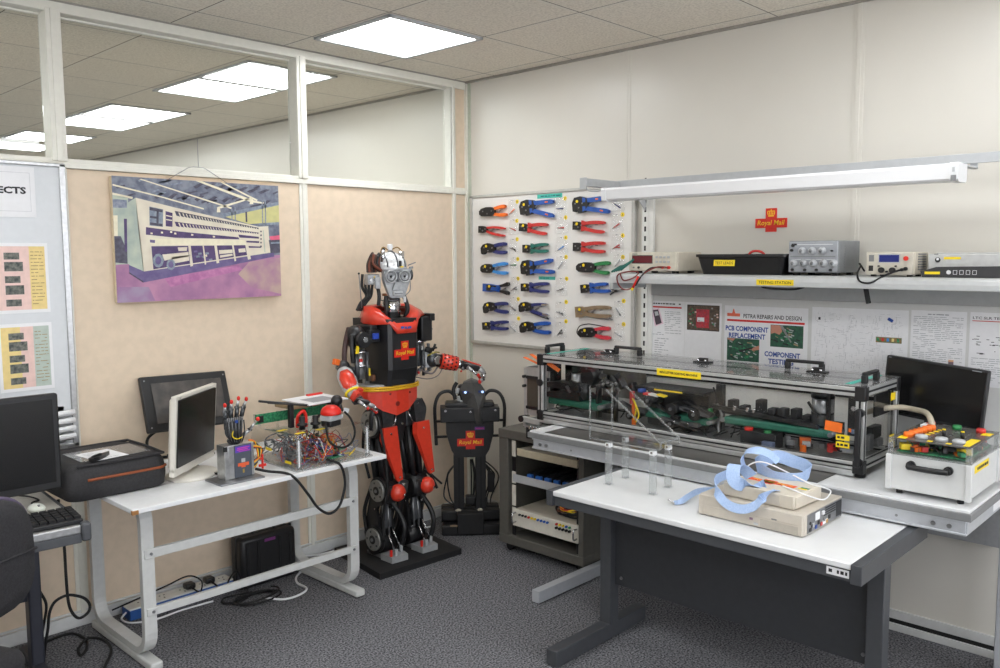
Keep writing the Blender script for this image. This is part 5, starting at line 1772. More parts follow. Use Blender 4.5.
b.loft([rr(-0.255, -0.065, -2.225, -1.835, ZS), rr(-0.268, -0.052, -2.245, -1.815, ZS + 0.078), rr(-0.276, -0.044, -2.253, -1.807, ZS + 0.080), rr(-0.276, -0.044, -2.253, -1.807, ZS + 0.092),
        rr(-0.266, -0.054, -2.243, -1.817, ZS + 0.092), rr(-0.250, -0.068, -2.22, -1.84, ZS + 0.012)], caps=True, smooth=False)
b.build('tray_body', parent=t)
b = MB().use(YELLOW)
T = RW(-0.2665, -1.957, ZS + 0.052) @ Matrix.Rotation(math.radians(-8), 4, 'X')
b.T = T
b.rbox((0, 0, 0.001), (0.105, 0.028, 0.002))
b.T = Matrix.Identity(4)
b.use(INK).text('TEST LEADS', T @ Matrix.Translation((0, 0, 0.0024)), w=0.090, h=0.013, bold=0.004)
b.build('yellow_tape', parent=t)
b = MB().use(TRED).tube([(-0.18, -2.02, ZS + 0.04), (-0.20, -2.05, ZS + 0.098), (-0.19, -2.10, ZS + 0.100), (-0.16, -2.13, ZS + 0.05)], 0.006, 6).use(BLACK).tube([(-0.14, -1.92, ZS + 0.03), (-0.16, -1.98, ZS + 0.08), (-0.15, -2.06, ZS + 0.08), (-0.14, -2.15, ZS + 0.03)], 0.008, 6)
tag(b.build('test_leads'), 'red and black test leads lying in the black tray', 'test leads')

t = thing('signal_generator', 'grey instrument with two rows of round knobs, at the middle of the shelf', 'test instrument', (-0.16, -2.36, ZS))
x0, ya, yb, z0, z1 = -0.265, -2.262, -2.472, ZS + 0.012, 1.692
GC = mat('grey_instrument', (122, 124, 126), 0.45, var=0.04)
b = MB().use(GC).box(x0 + 0.005, -0.035, yb - 0.004, ya + 0.003, z0, z1 + 0.003, 0.004)
b.build('casing', parent=t)
b = MB().use(mat('grey_fascia', (152, 155, 160), 0.45)).box(x0, x0 + 0.007, yb, ya, z0 + 0.003, z1, 0.002)
b.build('fascia', parent=t)
F = RW(x0 - 0.0006, ya, z0)
b = MB().use(GC)
rect(b, F, 0.008, 0.202, 0.066, 0.070)
rect(b.use(INK), F, 0.012, 0.035, 0.116, 0.124)
rect(b.use(WHITE), F, 0.038, 0.19, 0.118, 0.120)
for i in range(4):
    rect(b, F, 0.03 + i * 0.045, 0.055 + i * 0.045, 0.055, 0.057)
b.build('fascia_print', parent=t)
for r, (zz, n_) in enumerate(((0.092, 4), (0.040, 5))):
    for i in range(n_):
        kx = (0.024 + i * 0.043) if n_ == 5 else (0.06 + i * 0.043)
        M1 = F @ Matrix.Translation((kx, zz, 0))
        if r == 0 and i == 3:
            b = MB().use(BLACK).lathe([(0.004, 0), (0.004, 0.010), (0.002, 0.018), (0, 0.018)], M1, 10)
            b.build('switch', parent=t)
            continue
        b = MB().use(LGREY).lathe([(0.017, 0), (0.017, 0.003), (0.0125, 0.006), (0.0115, 0.016), (0.010, 0.018), (0, 0.018)], M1, 18)
        b.use(GC).lathe([(0.0075, 0.0181), (0, 0.0186)], M1, 12)
        b.build('knob', parent=t)
b = MB().use(BLACK)
for kx, zz in ((0.02, 0.115), (0.015, 0.095), (0.02, 0.012), (0.075, 0.012), (0.125, 0.012), (0.185, 0.012)):
    b.cyl(F @ Vector((kx, zz, 0)), F @ Vector((kx, zz, 0.010)), 0.006, n=10)
b.build('sockets', parent=t)
b = MB().use(GC)
for i in range(9):
    b.box(-0.20, -0.06, yb - 0.0065, yb - 0.003, z0 + 0.02 + i * 0.011, z0 + 0.026 + i * 0.011)
b.build('side_vents', parent=t)
b = MB().use(BLACK)
for y in (ya - 0.02, yb + 0.02):
    b.box(-0.24, -0.21, y - 0.01, y + 0.01, ZS, z0 + 0.001).box(-0.09, -0.06, y - 0.01, y + 0.01, ZS, z0 + 0.001)
b.build('feet', parent=t)

t = thing('power_supply', 'small beige power supply with a blue display, right of the grey knob instrument', 'test instrument', (-0.19, -2.68, ZS))
x0, ya, yb, z0, z1 = -0.27, -2.592, -2.770, ZS + 0.008, 1.643
b = MB().use(BEIGE).box(x0 + 0.006, -0.11, yb - 0.006, ya + 0.003, z0, z1 + 0.002, 0.004)
b.build('casing', parent=t)
b = MB().use(mat('psu_fascia', (198, 192, 178), 0.5)).box(x0, x0 + 0.008, yb, ya, z0, z1, 0.002)
b.build('fascia', parent=t)
F = RW(x0 - 0.0006, ya, z0)
b = MB()
rect(b.use(mat('blue_display', (26, 40, 116), 0.25)), F, 0.050, 0.126, 0.050, 0.078)
rect(b.use(LGREY), F, 0.046, 0.130, 0.046, 0.082, -0.0003)
rect(b.use(GREY_EDGE), F, 0.010, 0.030, 0.052, 0.078)
rect(b.use(BLACK), F, 0.010, 0.028, 0.014, 0.036)
b.use(RED).cyl(F @ Vector((0.153, 0.064, 0)), F @ Vector((0.153, 0.064, 0.008)), 0.009, n=12)
b.use(BLACK)
for kx, zz, r in ((0.062, 0.018, 0.011), (0.104, 0.018, 0.011), (0.140, 0.020, 0.006), (0.154, 0.024, 0.007), (0.052, 0.034, 0.003), (0.117, 0.034, 0.003), (0.083, 0.012, 0.004)):
    b.cyl(F @ Vector((kx, zz, 0)), F @ Vector((kx, zz, 0.014)), r, n=12)
b.build('controls', parent=t)
b = MB().use(GREY_EDGE)
for i in range(7):
    b.box(-0.23, -0.14, yb - 0.0085, yb - 0.005, z0 + 0.018 + i * 0.010, z0 + 0.023 + i * 0.010)
b.build('side_vents', parent=t)
b = MB().use(BLACK)
for y in (ya - 0.02, yb + 0.02):
    b.box(-0.25, -0.23, y - 0.008, y + 0.008, ZS, z0 + 0.001).box(-0.15, -0.13, y - 0.008, y + 0.008, ZS, z0 + 0.001)
b.build('feet', parent=t)
b = MB().use(RUBBER).tube([(x0 - 0.012, ya - 0.14, z0 + 0.02), (x0 - 0.03, ya - 0.12, z0 + 0.012), (x0 - 0.06, ya - 0.09, ZS + 0.004), (x0 - 0.085, ya - 0.05, 1.525), (x0 - 0.085, ya - 0.01, 1.53), (x0 - 0.05, ya + 0.015, ZS + 0.010), (x0 + 0.02, ya + 0.03, ZS + 0.04), (x0 + 0.05, ya + 0.045, ZS + 0.05), (x0 + 0.09, ya + 0.04, ZS + 0.02)], 0.004, 6)
tag(b.build('test_lead'), 'black test lead looping over the shelf lip before the small power supply', 'cable')

t = thing('flat_instrument', 'long light grey flat instrument at the right edge of the photograph, on the shelf', 'test instrument', (-0.16, -3.0, ZS))
b = MB().use(mat('pale_grey_instrument', (190, 190, 188), 0.45)).box(-0.20, -0.05, -3.16, -2.805, ZS, 1.637, 0.003).box(-0.19, -0.055, -3.14, -2.83, 1.637, 1.642, 0.002)
b.build('casing', parent=t)
F = RW(-0.2006, -2.805, ZS)
b = MB()
rect(b.use(YELLOW), F, 0.055, 0.115, 0.068, 0.077)
b.use(BLACK).cyl(F @ Vector((0.034, 0.066, 0)), F @ Vector((0.034, 0.066, 0.003)), 0.010, n=14)
b.use(WHITE).cyl(F @ Vector((0.034, 0.069, 0.003)), F @ Vector((0.034, 0.069, 0.0035)), 0.005, n=10)
rect(b.use(BLACK), F, 0.02, 0.035, 0.087, 0.0895)
b.build('badge', parent=t)
t = thing('control_strip', 'dark sloping control strip with white buttons before the light grey instrument', 'test instrument', (-0.25, -3.0, ZS))
b = MB().use(mat('dark_grey_case', (54, 54, 56), 0.45))
wall = [(-2.812, ZS + 0.0), (-2.805, ZS + 0.022), (-2.86, ZS + 0.040), (-3.18, ZS + 0.044), (-3.18, ZS)]
wall_prism(b, wall, -0.29, -0.205)
b.build('casing', parent=t)
F = RW(-0.2906, -2.82, ZS)
b = MB().use(YELLOW)
rect(b, F, 0.0, 0.055, 0.012, 0.022)
b.use(WHITE)
for i in range(6):
    x = 0.085 + i * 0.022
    if i == 0:
        b.cyl(F @ Vector((x, 0.02, -0.001)), F @ Vector((x, 0.02, 0.001)), 0.008, n=12)
    elif i < 5:
        for q in ((-0.006, 0.006, 0.012, 0.0135), (-0.006, 0.006, 0.0265, 0.028), (-0.007, -0.0055, 0.012, 0.028), (0.0055, 0.007, 0.012, 0.028)):
            rect(b, F, x + q[0], x + q[1], q[2], q[3])
b.build('buttons', parent=t)

# ---- sheets under the shelf
t = thing('pin_board', 'pale grey panel below the shelf carrying the printed sheets', 'pin board', (-0.01, -2.4, 0.82))
b = MB().use(mat('pale_grey_board', (206, 206, 204), 0.55, var=0.01)).box(-0.013, -0.001, -3.42, -1.412, 0.82, 1.428)
b.build('board_panel', parent=t)
rng = random.Random(8)
PX = -0.0145


def sheet(ya, w, z1, h, lab, cat='printed sheet'):
    g = thing('printed_sheet', lab, cat, (PX, ya - w / 2, z1 - h), 0, 'printed sheets below the shelf')
    MB().use(PAPER).box(PX, PX + 0.001, ya - w, ya, z1 - h, z1).build('sheet', parent=g)
    return g, RW(PX - 0.0004, ya, z1) @ Matrix.Diagonal((1, -1, 1, 1))


def sheet_text(b, F, x, y, body, w, h, bold=0.0, align='CENTER'):
    b.text(body, F @ Matrix.Diagonal((1, -1, 1, 1)) @ Matrix.Translation((x, -y, 0.0001)), w=w, h=h, bold=bold, align=align)


g, F = sheet(-1.388, 0.212, 1.400, 0.297, 'printed sheet with a small picture of a handheld meter, beside the wall upright')
b = MB()
b.use(INK)
scribble(b, F, 0.008, 0.19, 0.008, 0.020, 1, rng, 0.0002, 1.0, 0.008, 0.02)
rect(b.use(PRED), F, 0.006, 0.195, 0.028, 0.036, 0.0002)
b.use(mat('meter_photo', (66, 56, 66), 0.5))
b.poly([F @ Vector(p) for p in ((0.022, 0.05, 0.0003), (0.055, 0.045, 0.0003), (0.078, 0.115, 0.0003), (0.042, 0.128, 0.0003))])
b.use(mat('pink_halo', (222, 196, 208), 0.6))
b.poly([F @ Vector(p) for p in ((0.012, 0.045, 0.0002), (0.060, 0.038, 0.0002), (0.088, 0.118, 0.0002), (0.036, 0.136, 0.0002))])
b.use(LGREY)
b.poly([F @ Vector(p) for p in ((0.032, 0.058, 0.0004), (0.052, 0.055, 0.0004), (0.059, 0.075, 0.0004), (0.038, 0.080, 0.0004))])
b.use(GINK)
scribble(b, F, 0.095, 0.195, 0.05, 0.155, 11, rng, 0.0002)
scribble(b, F, 0.012, 0.195, 0.16, 0.18, 2, rng, 0.0002)
scribble(b, F, 0.035, 0.12, 0.19, 0.285, 8, rng, 0.0002)
b.build('print', parent=g)
g, F = sheet(-1.602, 0.208, 1.399, 0.297, 'sheet with one dark picture of a red circuit board, left of the PCB poster')
b = MB()
rect(b.use(BLACK), F, 0.014, 0.196, 0.012, 0.140, 0.0002)
rect(b.use(mat('dark_brown_photo', (70, 62, 56), 0.5, c2=(104, 88, 70), scale=80)), F, 0.017, 0.193, 0.016, 0.136, 0.0003)
rect(b.use(mat('red_board_photo', (190, 62, 76), 0.5, c2=(150, 50, 60), scale=80)), F, 0.066, 0.140, 0.033, 0.126, 0.0004)
rect(b.use(PAPER), F, 0.072, 0.112, 0.074, 0.096, 0.0005)
b.use(PRED)
for i in range(10):
    x, y = rng.uniform(0.07, 0.13), rng.uniform(0.038, 0.12)
    rect(b, F, x, x + 0.008, y, y + 0.006, 0.0005)
for c, n_ in ((PCB, 8), (PINKP, 6), (GINK, 8)):
    b.use(c)
    for i in range(n_):
        x, y = rng.choice((rng.uniform(0.02, 0.06), rng.uniform(0.145, 0.185))), rng.uniform(0.02, 0.13)
        rect(b, F, x, x + 0.010, y, y + 0.007, 0.0005)
b.build('print', parent=g)
g, F = sheet(-1.826, 0.420, 1.391, 0.297, 'poster headed PETRA REPAIRS AND DESIGN about component replacement and testing', 'poster')
b = MB().use(mat('orange_logo', (220, 104, 76), 0.6))
rect(b, F, 0.014, 0.082, 0.037, 0.052, 0.0002)
b.poly([F @ Vector(p) for p in ((0.040, 0.037, 0.0002), (0.056, 0.037, 0.0002), (0.050, 0.016, 0.0002), (0.046, 0.016, 0.0002))])
b.use(INK)
sheet_text(b, F, 0.245, 0.048, 'PETRA REPAIRS AND DESIGN', 0.29, 0.020, 0.012)
rect(b.use(PRED), F, 0.014, 0.405, 0.066, 0.076, 0.0002)
b.use(PBLUE)
sheet_text(b, F, 0.118, 0.110, 'PCB COMPONENT', 0.222, 0.025, 0.03)
sheet_text(b, F, 0.120, 0.144, 'REPLACEMENT', 0.190, 0.025, 0.03)
sheet_text(b, F, 0.300, 0.222, 'COMPONENT', 0.175, 0.025, 0.03)
sheet_text(b, F, 0.294, 0.256, 'TESTING', 0.125, 0.025, 0.03)
DG = mat('photo_green', (40, 92, 66), 0.5, c2=(30, 66, 56), scale=60)
SKIN = mat('photo_skin', (190, 130, 110), 0.5)
for xa, xb, yc, yd in ((0.240, 0.400, 0.082, 0.186), (0.016, 0.185, 0.158, 0.268)):
    rect(b.use(DG), F, xa, xb, yc, yd, 0.0002)
    for c, n_ in ((PCB, 12), (INK, 8), (LGREY, 14), (TTAN, 5)):
        b.use(c)
        for i in range(n_):
            x, y = rng.uniform(xa, xb - 0.03), rng.uniform(yc, yd - 0.02)
            a = rng.uniform(-0.7, 0.7)
            l, w_ = rng.uniform(0.01, 0.028), rng.uniform(0.002, 0.007)
            q = [(x, y), (x + l * math.cos(a), y + abs(l * math.sin(a)) * 0.6), (x + l * math.cos(a), y + abs(l * math.sin(a)) * 0.6 + w_), (x, y + w_)]
            b.poly([F @ Vector((*p, 0.0003)) for p in q])
b.use(SKIN)
b.poly([F @ Vector((*p, 0.0004)) for p in ((0.242, 0.084), (0.288, 0.084), (0.298, 0.112), (0.284, 0.128), (0.262, 0.120), (0.242, 0.126))])
b.use(STEEL)
b.poly([F @ Vector((*p, 0.0005)) for p in ((0.284, 0.084), (0.300, 0.084), (0.345, 0.158), (0.340, 0.162))])
b.use(SKIN)
b.poly([F @ Vector((*p, 0.0004)) for p in ((0.146, 0.202), (0.184, 0.186), (0.185, 0.206), (0.150, 0.214))])
b.poly([F @ Vector((*p, 0.0004)) for p in ((0.018, 0.160), (0.060, 0.160), (0.048, 0.172), (0.018, 0.166))])
b.use(INK)
b.poly([F @ Vector((*p, 0.0005)) for p in ((0.080, 0.216), (0.150, 0.196), (0.152, 0.202), (0.084, 0.226))])
b.build('print', parent=g)
g, F = sheet(-2.264, 0.416, 1.400, 0.297, 'wide sheet of fine circuit diagrams with a blue pin, right of the poster')
b = MB().use(GINK)
for k in range(420):
    x, y = rng.uniform(0.015, 0.39), rng.uniform(0.02, 0.285)
    if 0.29 < x and 0.12 < y < 0.16:
        continue
    if rng.random() < 0.5:
        rect(b, F, x, x + rng.uniform(0.006, 0.02), y, y + 0.0007, 0.0002)
    else:
        rect(b, F, x, x + 0.0007, y, y + rng.uniform(0.006, 0.028), 0.0002)
rect(b.use(INK), F, 0.030, 0.040, 0.045, 0.057, 0.0003)
rect(b.use(mat('colour_strip', (96, 110, 72), 0.6, c2=(150, 112, 70), scale=80)), F, 0.285, 0.392, 0.118, 0.142, 0.0003)
for i, c in enumerate((PCB, TRED, SKY, YELP, PCB)):
    rect(b.use(c), F, 0.288 + i * 0.021, 0.298 + i * 0.021, 0.122, 0.136, 0.0005)
b.build('print', parent=g)
b = MB().use(PBLUE)
b.T = RW(PX - 0.001, -2.608, 1.357) @ Matrix.Rotation(-0.5, 4, 'Z')
b.rbox((0, 0, 0.003), (0.024, 0.013, 0.006), bev=0.003)
b.build('push_pin', parent=g, label='blue pin')
g, F = sheet(-2.690, 0.212, 1.403, 0.297, 'sheet of small print with orange blocks at its foot, behind the right-hand monitor')
b = MB().use(GINK)
scribble(b, F, 0.065, 0.145, 0.012, 0.018, 1, rng, 0.0002, 1.4)
scribble(b, F, 0.010, 0.20, 0.022, 0.21, 24, rng, 0.0002, 0.5)
b.use(ORANGE)
rect(b, F, 0.03, 0.075, 0.215, 0.235, 0.0002)
rect(b.use(GREY_EDGE), F, 0.08, 0.15, 0.22, 0.25, 0.0002)
rect(b.use(mat('brown_block', (120, 100, 110), 0.6)), F, 0.15, 0.17, 0.205, 0.25, 0.0003)
rect(b.use(mat('peach_block', (222, 170, 130), 0.6)), F, 0.15, 0.17, 0.198, 0.206, 0.0004)
b.build('print', parent=g)
g, F = sheet(-2.914, 0.212, 1.404, 0.297, 'sheet headed LTC SLR TEST with handwritten notes, at the right edge of the photograph')
b = MB().use(INK)
sheet_text(b, F, 0.010, 0.022, 'LTC SLR TEST', 0.115, 0.010, 0.008, 'LEFT')
rect(b.use(PRED), F, 0.008, 0.2, 0.033, 0.036, 0.0002)
b.use(INK)
for k in range(26):
    x, y = rng.uniform(0.01, 0.17), rng.choice((0.095, 0.108, 0.118, 0.128, 0.15, 0.165)) + rng.uniform(-0.003, 0.003)
    rect(b, F, x, x + rng.uniform(0.004, 0.02), y, y + 0.0025, 0.0002)
b.use(GINK)
scribble(b, F, 0.01, 0.2, 0.18, 0.28, 12, rng, 0.0002, 0.5)
b.build('print', parent=g)
# ================================================================= THE LONG BENCH
BT = 0.793
t = thing('bench', 'long grey-edged workbench along the right-hand wall carrying the clear sorting machine', 'bench', (-0.40, -2.16, 0))
b = MB().use(mat('bench_laminate', (216, 217, 218), 0.35, var=0.02)).box(-0.742, -0.03, -3.128, -1.192, BT - 0.010, BT, 0.002)
b.build('worktop', parent=t)
b = MB().use(GREY_EDGE).box(-0.752, -0.028, -3.136, -1.186, BT - 0.034, BT - 0.008, 0.002)
b.build('edging', parent=t)
RAIL = mat('pale_rail', (184, 187, 192), 0.35, 0.3, var=0.03)
b = MB().use(RAIL).box(-0.742, -0.722, -3.118, -1.215, BT - 0.086, BT - 0.034, 0.002).box(-0.747, -0.718, -3.122, -1.21, BT - 0.086, BT - 0.078, 0.002).box(-0.746, -0.72, -3.120, -1.21, BT - 0.042, BT - 0.034, 0.001)
b.use(STEEL)
for y in (-1.262, -1.300, -3.02, -3.07):
    b.cyl((-0.742, y, BT - 0.06), (-0.749, y, BT - 0.06), 0.008, n=12)
for y in (-1.45, -1.9, -2.45, -2.90):
    b.cyl((-0.742, y, BT - 0.06), (-0.7435, y, BT - 0.06), 0.005, n=10)
b.build('front_rail', parent=t)
MB().use(RAIL).box(-0.735, -0.05, -1.228, -1.212, BT - 0.086, BT - 0.034, 0.002).build('end_rail', parent=t)
b = MB().use(RAIL).box(-0.735, -0.05, -3.122, -3.106, BT - 0.086, BT - 0.034, 0.002)
b.use(PAPER).box(-0.42, -0.30, -3.1230, -3.121, BT - 0.075, BT - 0.045)
b.build('end_rail', parent=t)
for y in (-1.335, -3.14):
    b = MB().use(RAIL).box(-0.30, -0.235, y - 0.02, y + 0.02, 0.05, BT - 0.036, 0.003)
    b.build('leg', parent=t)
    b = MB().use(RAIL).box(-0.865, -0.06, y - 0.022, y + 0.022, 0.004, 0.062, 0.003)
    b.build('foot', parent=t)
b = MB().use(mat('grey_rear_strip', (150, 151, 152), 0.5)).box(-0.052, -0.04, -3.10, -1.37, 0.475, BT - 0.036)  # grey strip across the rear, from the worktop partway down
b.build('back_panel', parent=t)
b = MB().use(mat('dark_bench_mat', (62, 60, 58), 0.3, c2=(74, 71, 68), scale=6)).box(-0.738, -0.08, -2.615, -1.285, BT + 0.0003, BT + 0.003, 0.001)
tag(b.build('bench_mat'), 'dark shiny mat on the long bench under the clear machine', 'mat')

# ================================================================= THE CLEAR SORTING MACHINE
M = thing('sorting_machine', 'long sorting machine behind clear panels in an aluminium frame, on the bench', 'machine', (-0.37, -1.9, BT))
xf, xb, yl, yr, zb, zt = -0.575, -0.20, -1.10, -2.715, BT + 0.028, 1.142
EXT = mat('extrusion_aluminium', (196, 197, 196), 0.35, 0.55, var=0.05, scale=30)


def extrusion(mb, p0, p1, s=0.03, groove=True):
    mb.use(EXT).bar(p0, p1, s, s, bev=0.002)
    if groove:
        a, c = Vector(p0), Vector(p1)
        d = (c - a).normalized()
        mb.use(BLACKM)
        for u in ((1, 0, 0), (-1, 0, 0), (0, 1, 0), (0, -1, 0), (0, 0, 1), (0, 0, -1)):
            u = Vector(u)
            if abs(u.dot(d)) > 0.5:
                continue
            w = u.cross(d)
            o = u * (s / 2 + 0.0006)
            mb.bar(a + o, c + o, s * 0.24, 0.0012, up=u)
    return mb


e = 0.016
for x, nm in ((xf + e, 'front'), (xb - e, 'back')):
    b = extrusion(MB(), (x, yl - 0.03, zt - 0.020), (x, yr + 0.03, zt - 0.020), 0.034)
    b.build('top_rail', parent=M)
    b = extrusion(MB(), (x, yl - 0.03, zb + 0.018), (x, yr + 0.03, zb + 0.018), 0.030)
    b.build('bottom_rail', parent=M)
b = MB().use(EXT).bar((xf + e, yl, zb - 0.012), (xf + e, yr + 0.03, zb - 0.012), 0.028, 0.022, bev=0.002)
b.build('base_rail', parent=M)
for x in (xf + e, xb - e):
    for y in (yl - 0.015, yr + 0.015):
        b = extrusion(MB(), (x, y, zb), (x, y, zt - 0.02), 0.032)
        b.build('corner_post', parent=M)
        b = MB().use(BLACK)
        b.rbox((x, y, zt - 0.026), (0.040, 0.040, 0.056), bev=0.003)
        b.build('corner_joint', parent=M)
        MB().use(BLACK).rbox((x, y, zb + 0.014), (0.040, 0.040, 0.05), bev=0.003).build('corner_joint', parent=M)
        b = MB().use(RUBBER).cyl((x + (0.01 if x < -0.4 else -0.01), y, BT + 0.0035), (x + (0.01 if x < -0.4 else -0.01), y, zb - 0.008), 0.02, n=16)
        b.build('foot', parent=M)
for y, nm in ((yl - 0.015, 'l'), (yr + 0.015, 'r')):
    b = extrusion(MB(), (xf + 0.03, y, zt - 0.020), (xb - 0.03, y, zt - 0.020), 0.032)
    b.build('top_rail', parent=M)
    b = extrusion(MB(), (xf + 0.03, y, zb + 0.018), (xb - 0.03, y, zb + 0.018), 0.030)
    b.build('bottom_rail', parent=M)
for nm, q in (('front_pane', (xf + 0.010, xf + 0.014, yr + 0.02, yl - 0.02, zb + 0.03, zt - 0.036)), ('back_pane', (xb - 0.014, xb - 0.010, yr + 0.02, yl - 0.02, zb + 0.03, zt - 0.036)),
              ('end_pane', (xf + 0.02, xb - 0.02, yr + 0.004, yr + 0.008, zb + 0.03, zt - 0.036))):
    MB().use(ACRYL if nm != 'back_pane' else mat('pale_back_sheet', (238, 236, 230), 0.5, var=0.02)).box(*q).build('back_sheet' if nm == 'back_pane' else nm, parent=M)
b = MB().use(thin_glass('top_acrylic', (0.98, 0.98, 0.98), 1.4, 0.05)).box(xf - 0.002, xb + 0.004, yr - 0.004, yl + 0.004, zt - 0.002, zt + 0.003)
b.build('top_pane', parent=M)
b = MB().use(TEAL)
b.box(xf + 0.03, xb - 0.02, yl - 0.055, yl - 0.030, zt + 0.0032, zt + 0.0038).box(xf + 0.03, xb - 0.02, yr + 0.06, yr + 0.085, zt + 0.0032, zt + 0.0038)
b.build('teal_tape', parent=M)
b = MB().use(BLACKM)
b.bar((xb - 0.024, yl - 0.04, 1.045), (xb - 0.024, yr + 0.04, 1.045), 0.012, 0.014)
b.build('back_bar', parent=M)
# carrying handles and catches on the lid
for i, (x, y, L, ax) in enumerate(((-0.46, -1.115, 0.12, 'x'), (-0.322, -1.47, 0.14, 'y'), (-0.275, -2.35, 0.15, 'y'), (-0.43, -2.683, 0.12, 'x'))):
    b = MB().use(BLACK)
    dv = Vector((1, 0, 0)) if ax == 'x' else Vector((0, 1, 0))
    c = Vector((x, y, zt + 0.003))
    for s_ in (-1, 1):
        p = c + dv * (s_ * L / 2)
        b.rbox(p + Vector((0, 0, 0.016)), (0.022, 0.022, 0.032), bev=0.004)
    b.bar(c - dv * (L / 2 + 0.008) + Vector((0, 0, 0.036)), c + dv * (L / 2 + 0.008) + Vector((0, 0, 0.036)), 0.020, 0.014, bev=0.005)
    b.build('handle', parent=M)
for x, y in ((-0.335, -1.365), (-0.34, -1.90), (-0.315, -2.425)):
    b = MB().use(BLACK).rbox((x, y, zt + 0.006), (0.04, 0.085, 0.008), bev=0.003).rbox((x, y, zt + 0.016), (0.022, 0.045, 0.018), bev=0.004)
    b.use(CHROME)
    for s_ in (-0.018, 0.018):
        b.ball((x - 0.012, y + s_, zt + 0.014), 0.007, 10, 8)
    b.build('catch', parent=M)
b = MB().use(BLACK)
for z in (1.045, 0.855):
    b.cyl((xf - 0.016, yr + 0.012, z), (xf + 0.004, yr + 0.012, z), 0.017, n=16)
b.bar((xf - 0.020, yr + 0.012, 0.84), (xf - 0.020, yr + 0.012, 1.06), 0.022, 0.014, up=(1, 0, 0), bev=0.005)
b.build('door_handle', parent=M)
# yellow title tape on the front top rail
b = MB().use(YELLOW).box(xf - 0.0025, xf + 0.001, -2.028, -1.806, 1.105, 1.135)
b.use(INK).text('MINI LETTER SORTING MACHINE', RW(xf - 0.0030, -1.917, 1.120), w=0.19, h=0.010, bold=0.03)
b.build('yellow_tape', parent=M, label='yellow tape lettered with the name of the machine')
b = MB().use(YELLOW)
for y, z in ((-2.642, 0.940), (-2.642, 0.912)):
    b.rbox((xf + 0.0085, y + 0.005, z), (0.001, 0.052, 0.022))
b.use(INK)
for z in (0.940, 0.912):
    scribble(b, RW(xf + 0.0075, -2.616, z), 0, 0.043, -0.006, 0.006, 1, rng, 0, 1.4, 0.008, 0.014)
b.use(ORANGE).rbox((xf + 0.0085, -2.600, 0.978), (0.001, 0.066, 0.038), (0.08, 0, 0)).rbox((xf + 0.0085, -2.663, 0.972), (0.001, 0.010, 0.014))
b.build('warning_label', parent=M)
b = MB().use(YELLOW)
for z in (1.07, 0.90):
    b.rbox((-0.26, yr + 0.0030, z), (0.05, 0.001, 0.03))
b.build('end_label', parent=M)
b = MB().use(ORANGE)
b.bar((xf + 0.02, yl + 0.0, zt - 0.035), (xf + 0.06, yl + 0.10, zt - 0.012), 0.02, 0.003).bar((xf + 0.02, yl + 0.0, zt - 0.055), (xf + 0.02, yl + 0.11, zt - 0.075 + 0.05), 0.02, 0.003)
b.bar((xf + 0.03, yl - 0.04, 1.10), (xf + 0.06, yl - 0.09, 1.06), 0.003, 0.02)
b.build('orange_tape', parent=M)
# ---- what is inside
b = MB().use(mat('grey_base_plate', (124, 125, 124), 0.45, 0.3)).box(xf + 0.02, xb - 0.02, yr + 0.03, yl - 0.03, zb + 0.006, zb + 0.012)
b.build('base_plate', parent=M)
xc = -0.42


def conveyor(y0, y1, z0, z1, xq=xc):
    c = MB().use(BELT)
    r = (z1 - z0) / 2
    zc = (z0 + z1) / 2
    P = []
    for i in range(9):
        a = PI / 2 + PI * i / 8
        P.append((y0 + r * -math.cos(a) * -1 if False else y0 - r * math.cos(a) * -1, zc + r * math.sin(a)))
    top, bot = [], []
    c.box(xq - 0.055, xq + 0.055, min(y0, y1), max(y0, y1), z0, z1, r * 0.6)
    o = c.build('conveyor_belt', parent=M)
    c = MB().use(BLACK).box(xq + 0.06, xq + 0.068, min(y0, y1) - 0.01, max(y0, y1) + 0.01, z0 - 0.03, z1 + 0.02, 0.002)
    c.use(STEEL)
    for yy in (y0, y1):
        c.cyl((xq - 0.058, yy, zc), (xq + 0.07, yy, zc), r * 0.6, n=12)
    c.build('belt_rollers', parent=o)


conveyor(-1.05, -1.41, 0.875, 0.913)
conveyor(-1.63, -2.01, 0.882, 0.915)
conveyor(-2.08, -2.55, 0.905, 0.938)
b = MB().use(BLACK)
for z in (0.985, 0.935):
    b.prism([(0, 0), (0.10, 0.014), (0.24, 0.010), (0.26, -0.012), (0.16, -0.022), (0.02, -0.020)], RW(xc - 0.07, -1.055, z), -0.12, 0.0)
    b.prism([(0.18, 0.03), (0.24, 0.02), (0.25, -0.02), (0.19, -0.02)], RW(xc - 0.07, -1.055, z), -0.02, 0.006)
b.build('pick_up_plate', parent=M)
b = MB().use(BLACK).box(xc - 0.02, xc + 0.05, -1.215, -1.165, 0.90, 1.085, 0.004).box(xc - 0.02, xc + 0.05, -1.30, -1.165, 1.05, 1.085, 0.004)
b.use(STEEL).cyl((xc - 0.03, -1.25, 0.93), (xc - 0.03, -1.25, 1.045), 0.028, n=18)
b.use(BLACK).cyl((xc - 0.03, -1.315, 1.03), (xc + 0.04, -1.315, 1.03), 0.042, n=20).cyl((xc - 0.03, -1.30, 0.92), (xc - 0.03, -1.30, 1.0), 0.032, n=16)
b.use(STEEL).bar((xc - 0.08, -1.225, 0.985), (xc - 0.08, -1.25, 0.955), 0.016, 0.01)
b.build('feed_motor', parent=M)
b = MB().use(BLACKM).box(xc - 0.01, xc + 0.05, -1.085, -1.055, 0.88, 1.09, 0.003).rbox((xc - 0.06, -1.085, 1.07), (0.02, 0.05, 0.05), bev=0.006)
b.use(STEEL)
for z in (1.06, 0.985, 0.93):
    b.ball((xc - 0.05, -1.075, z), 0.010, 10, 8)
b.build('guide_post', parent=M)
b = MB().use(BLACK)
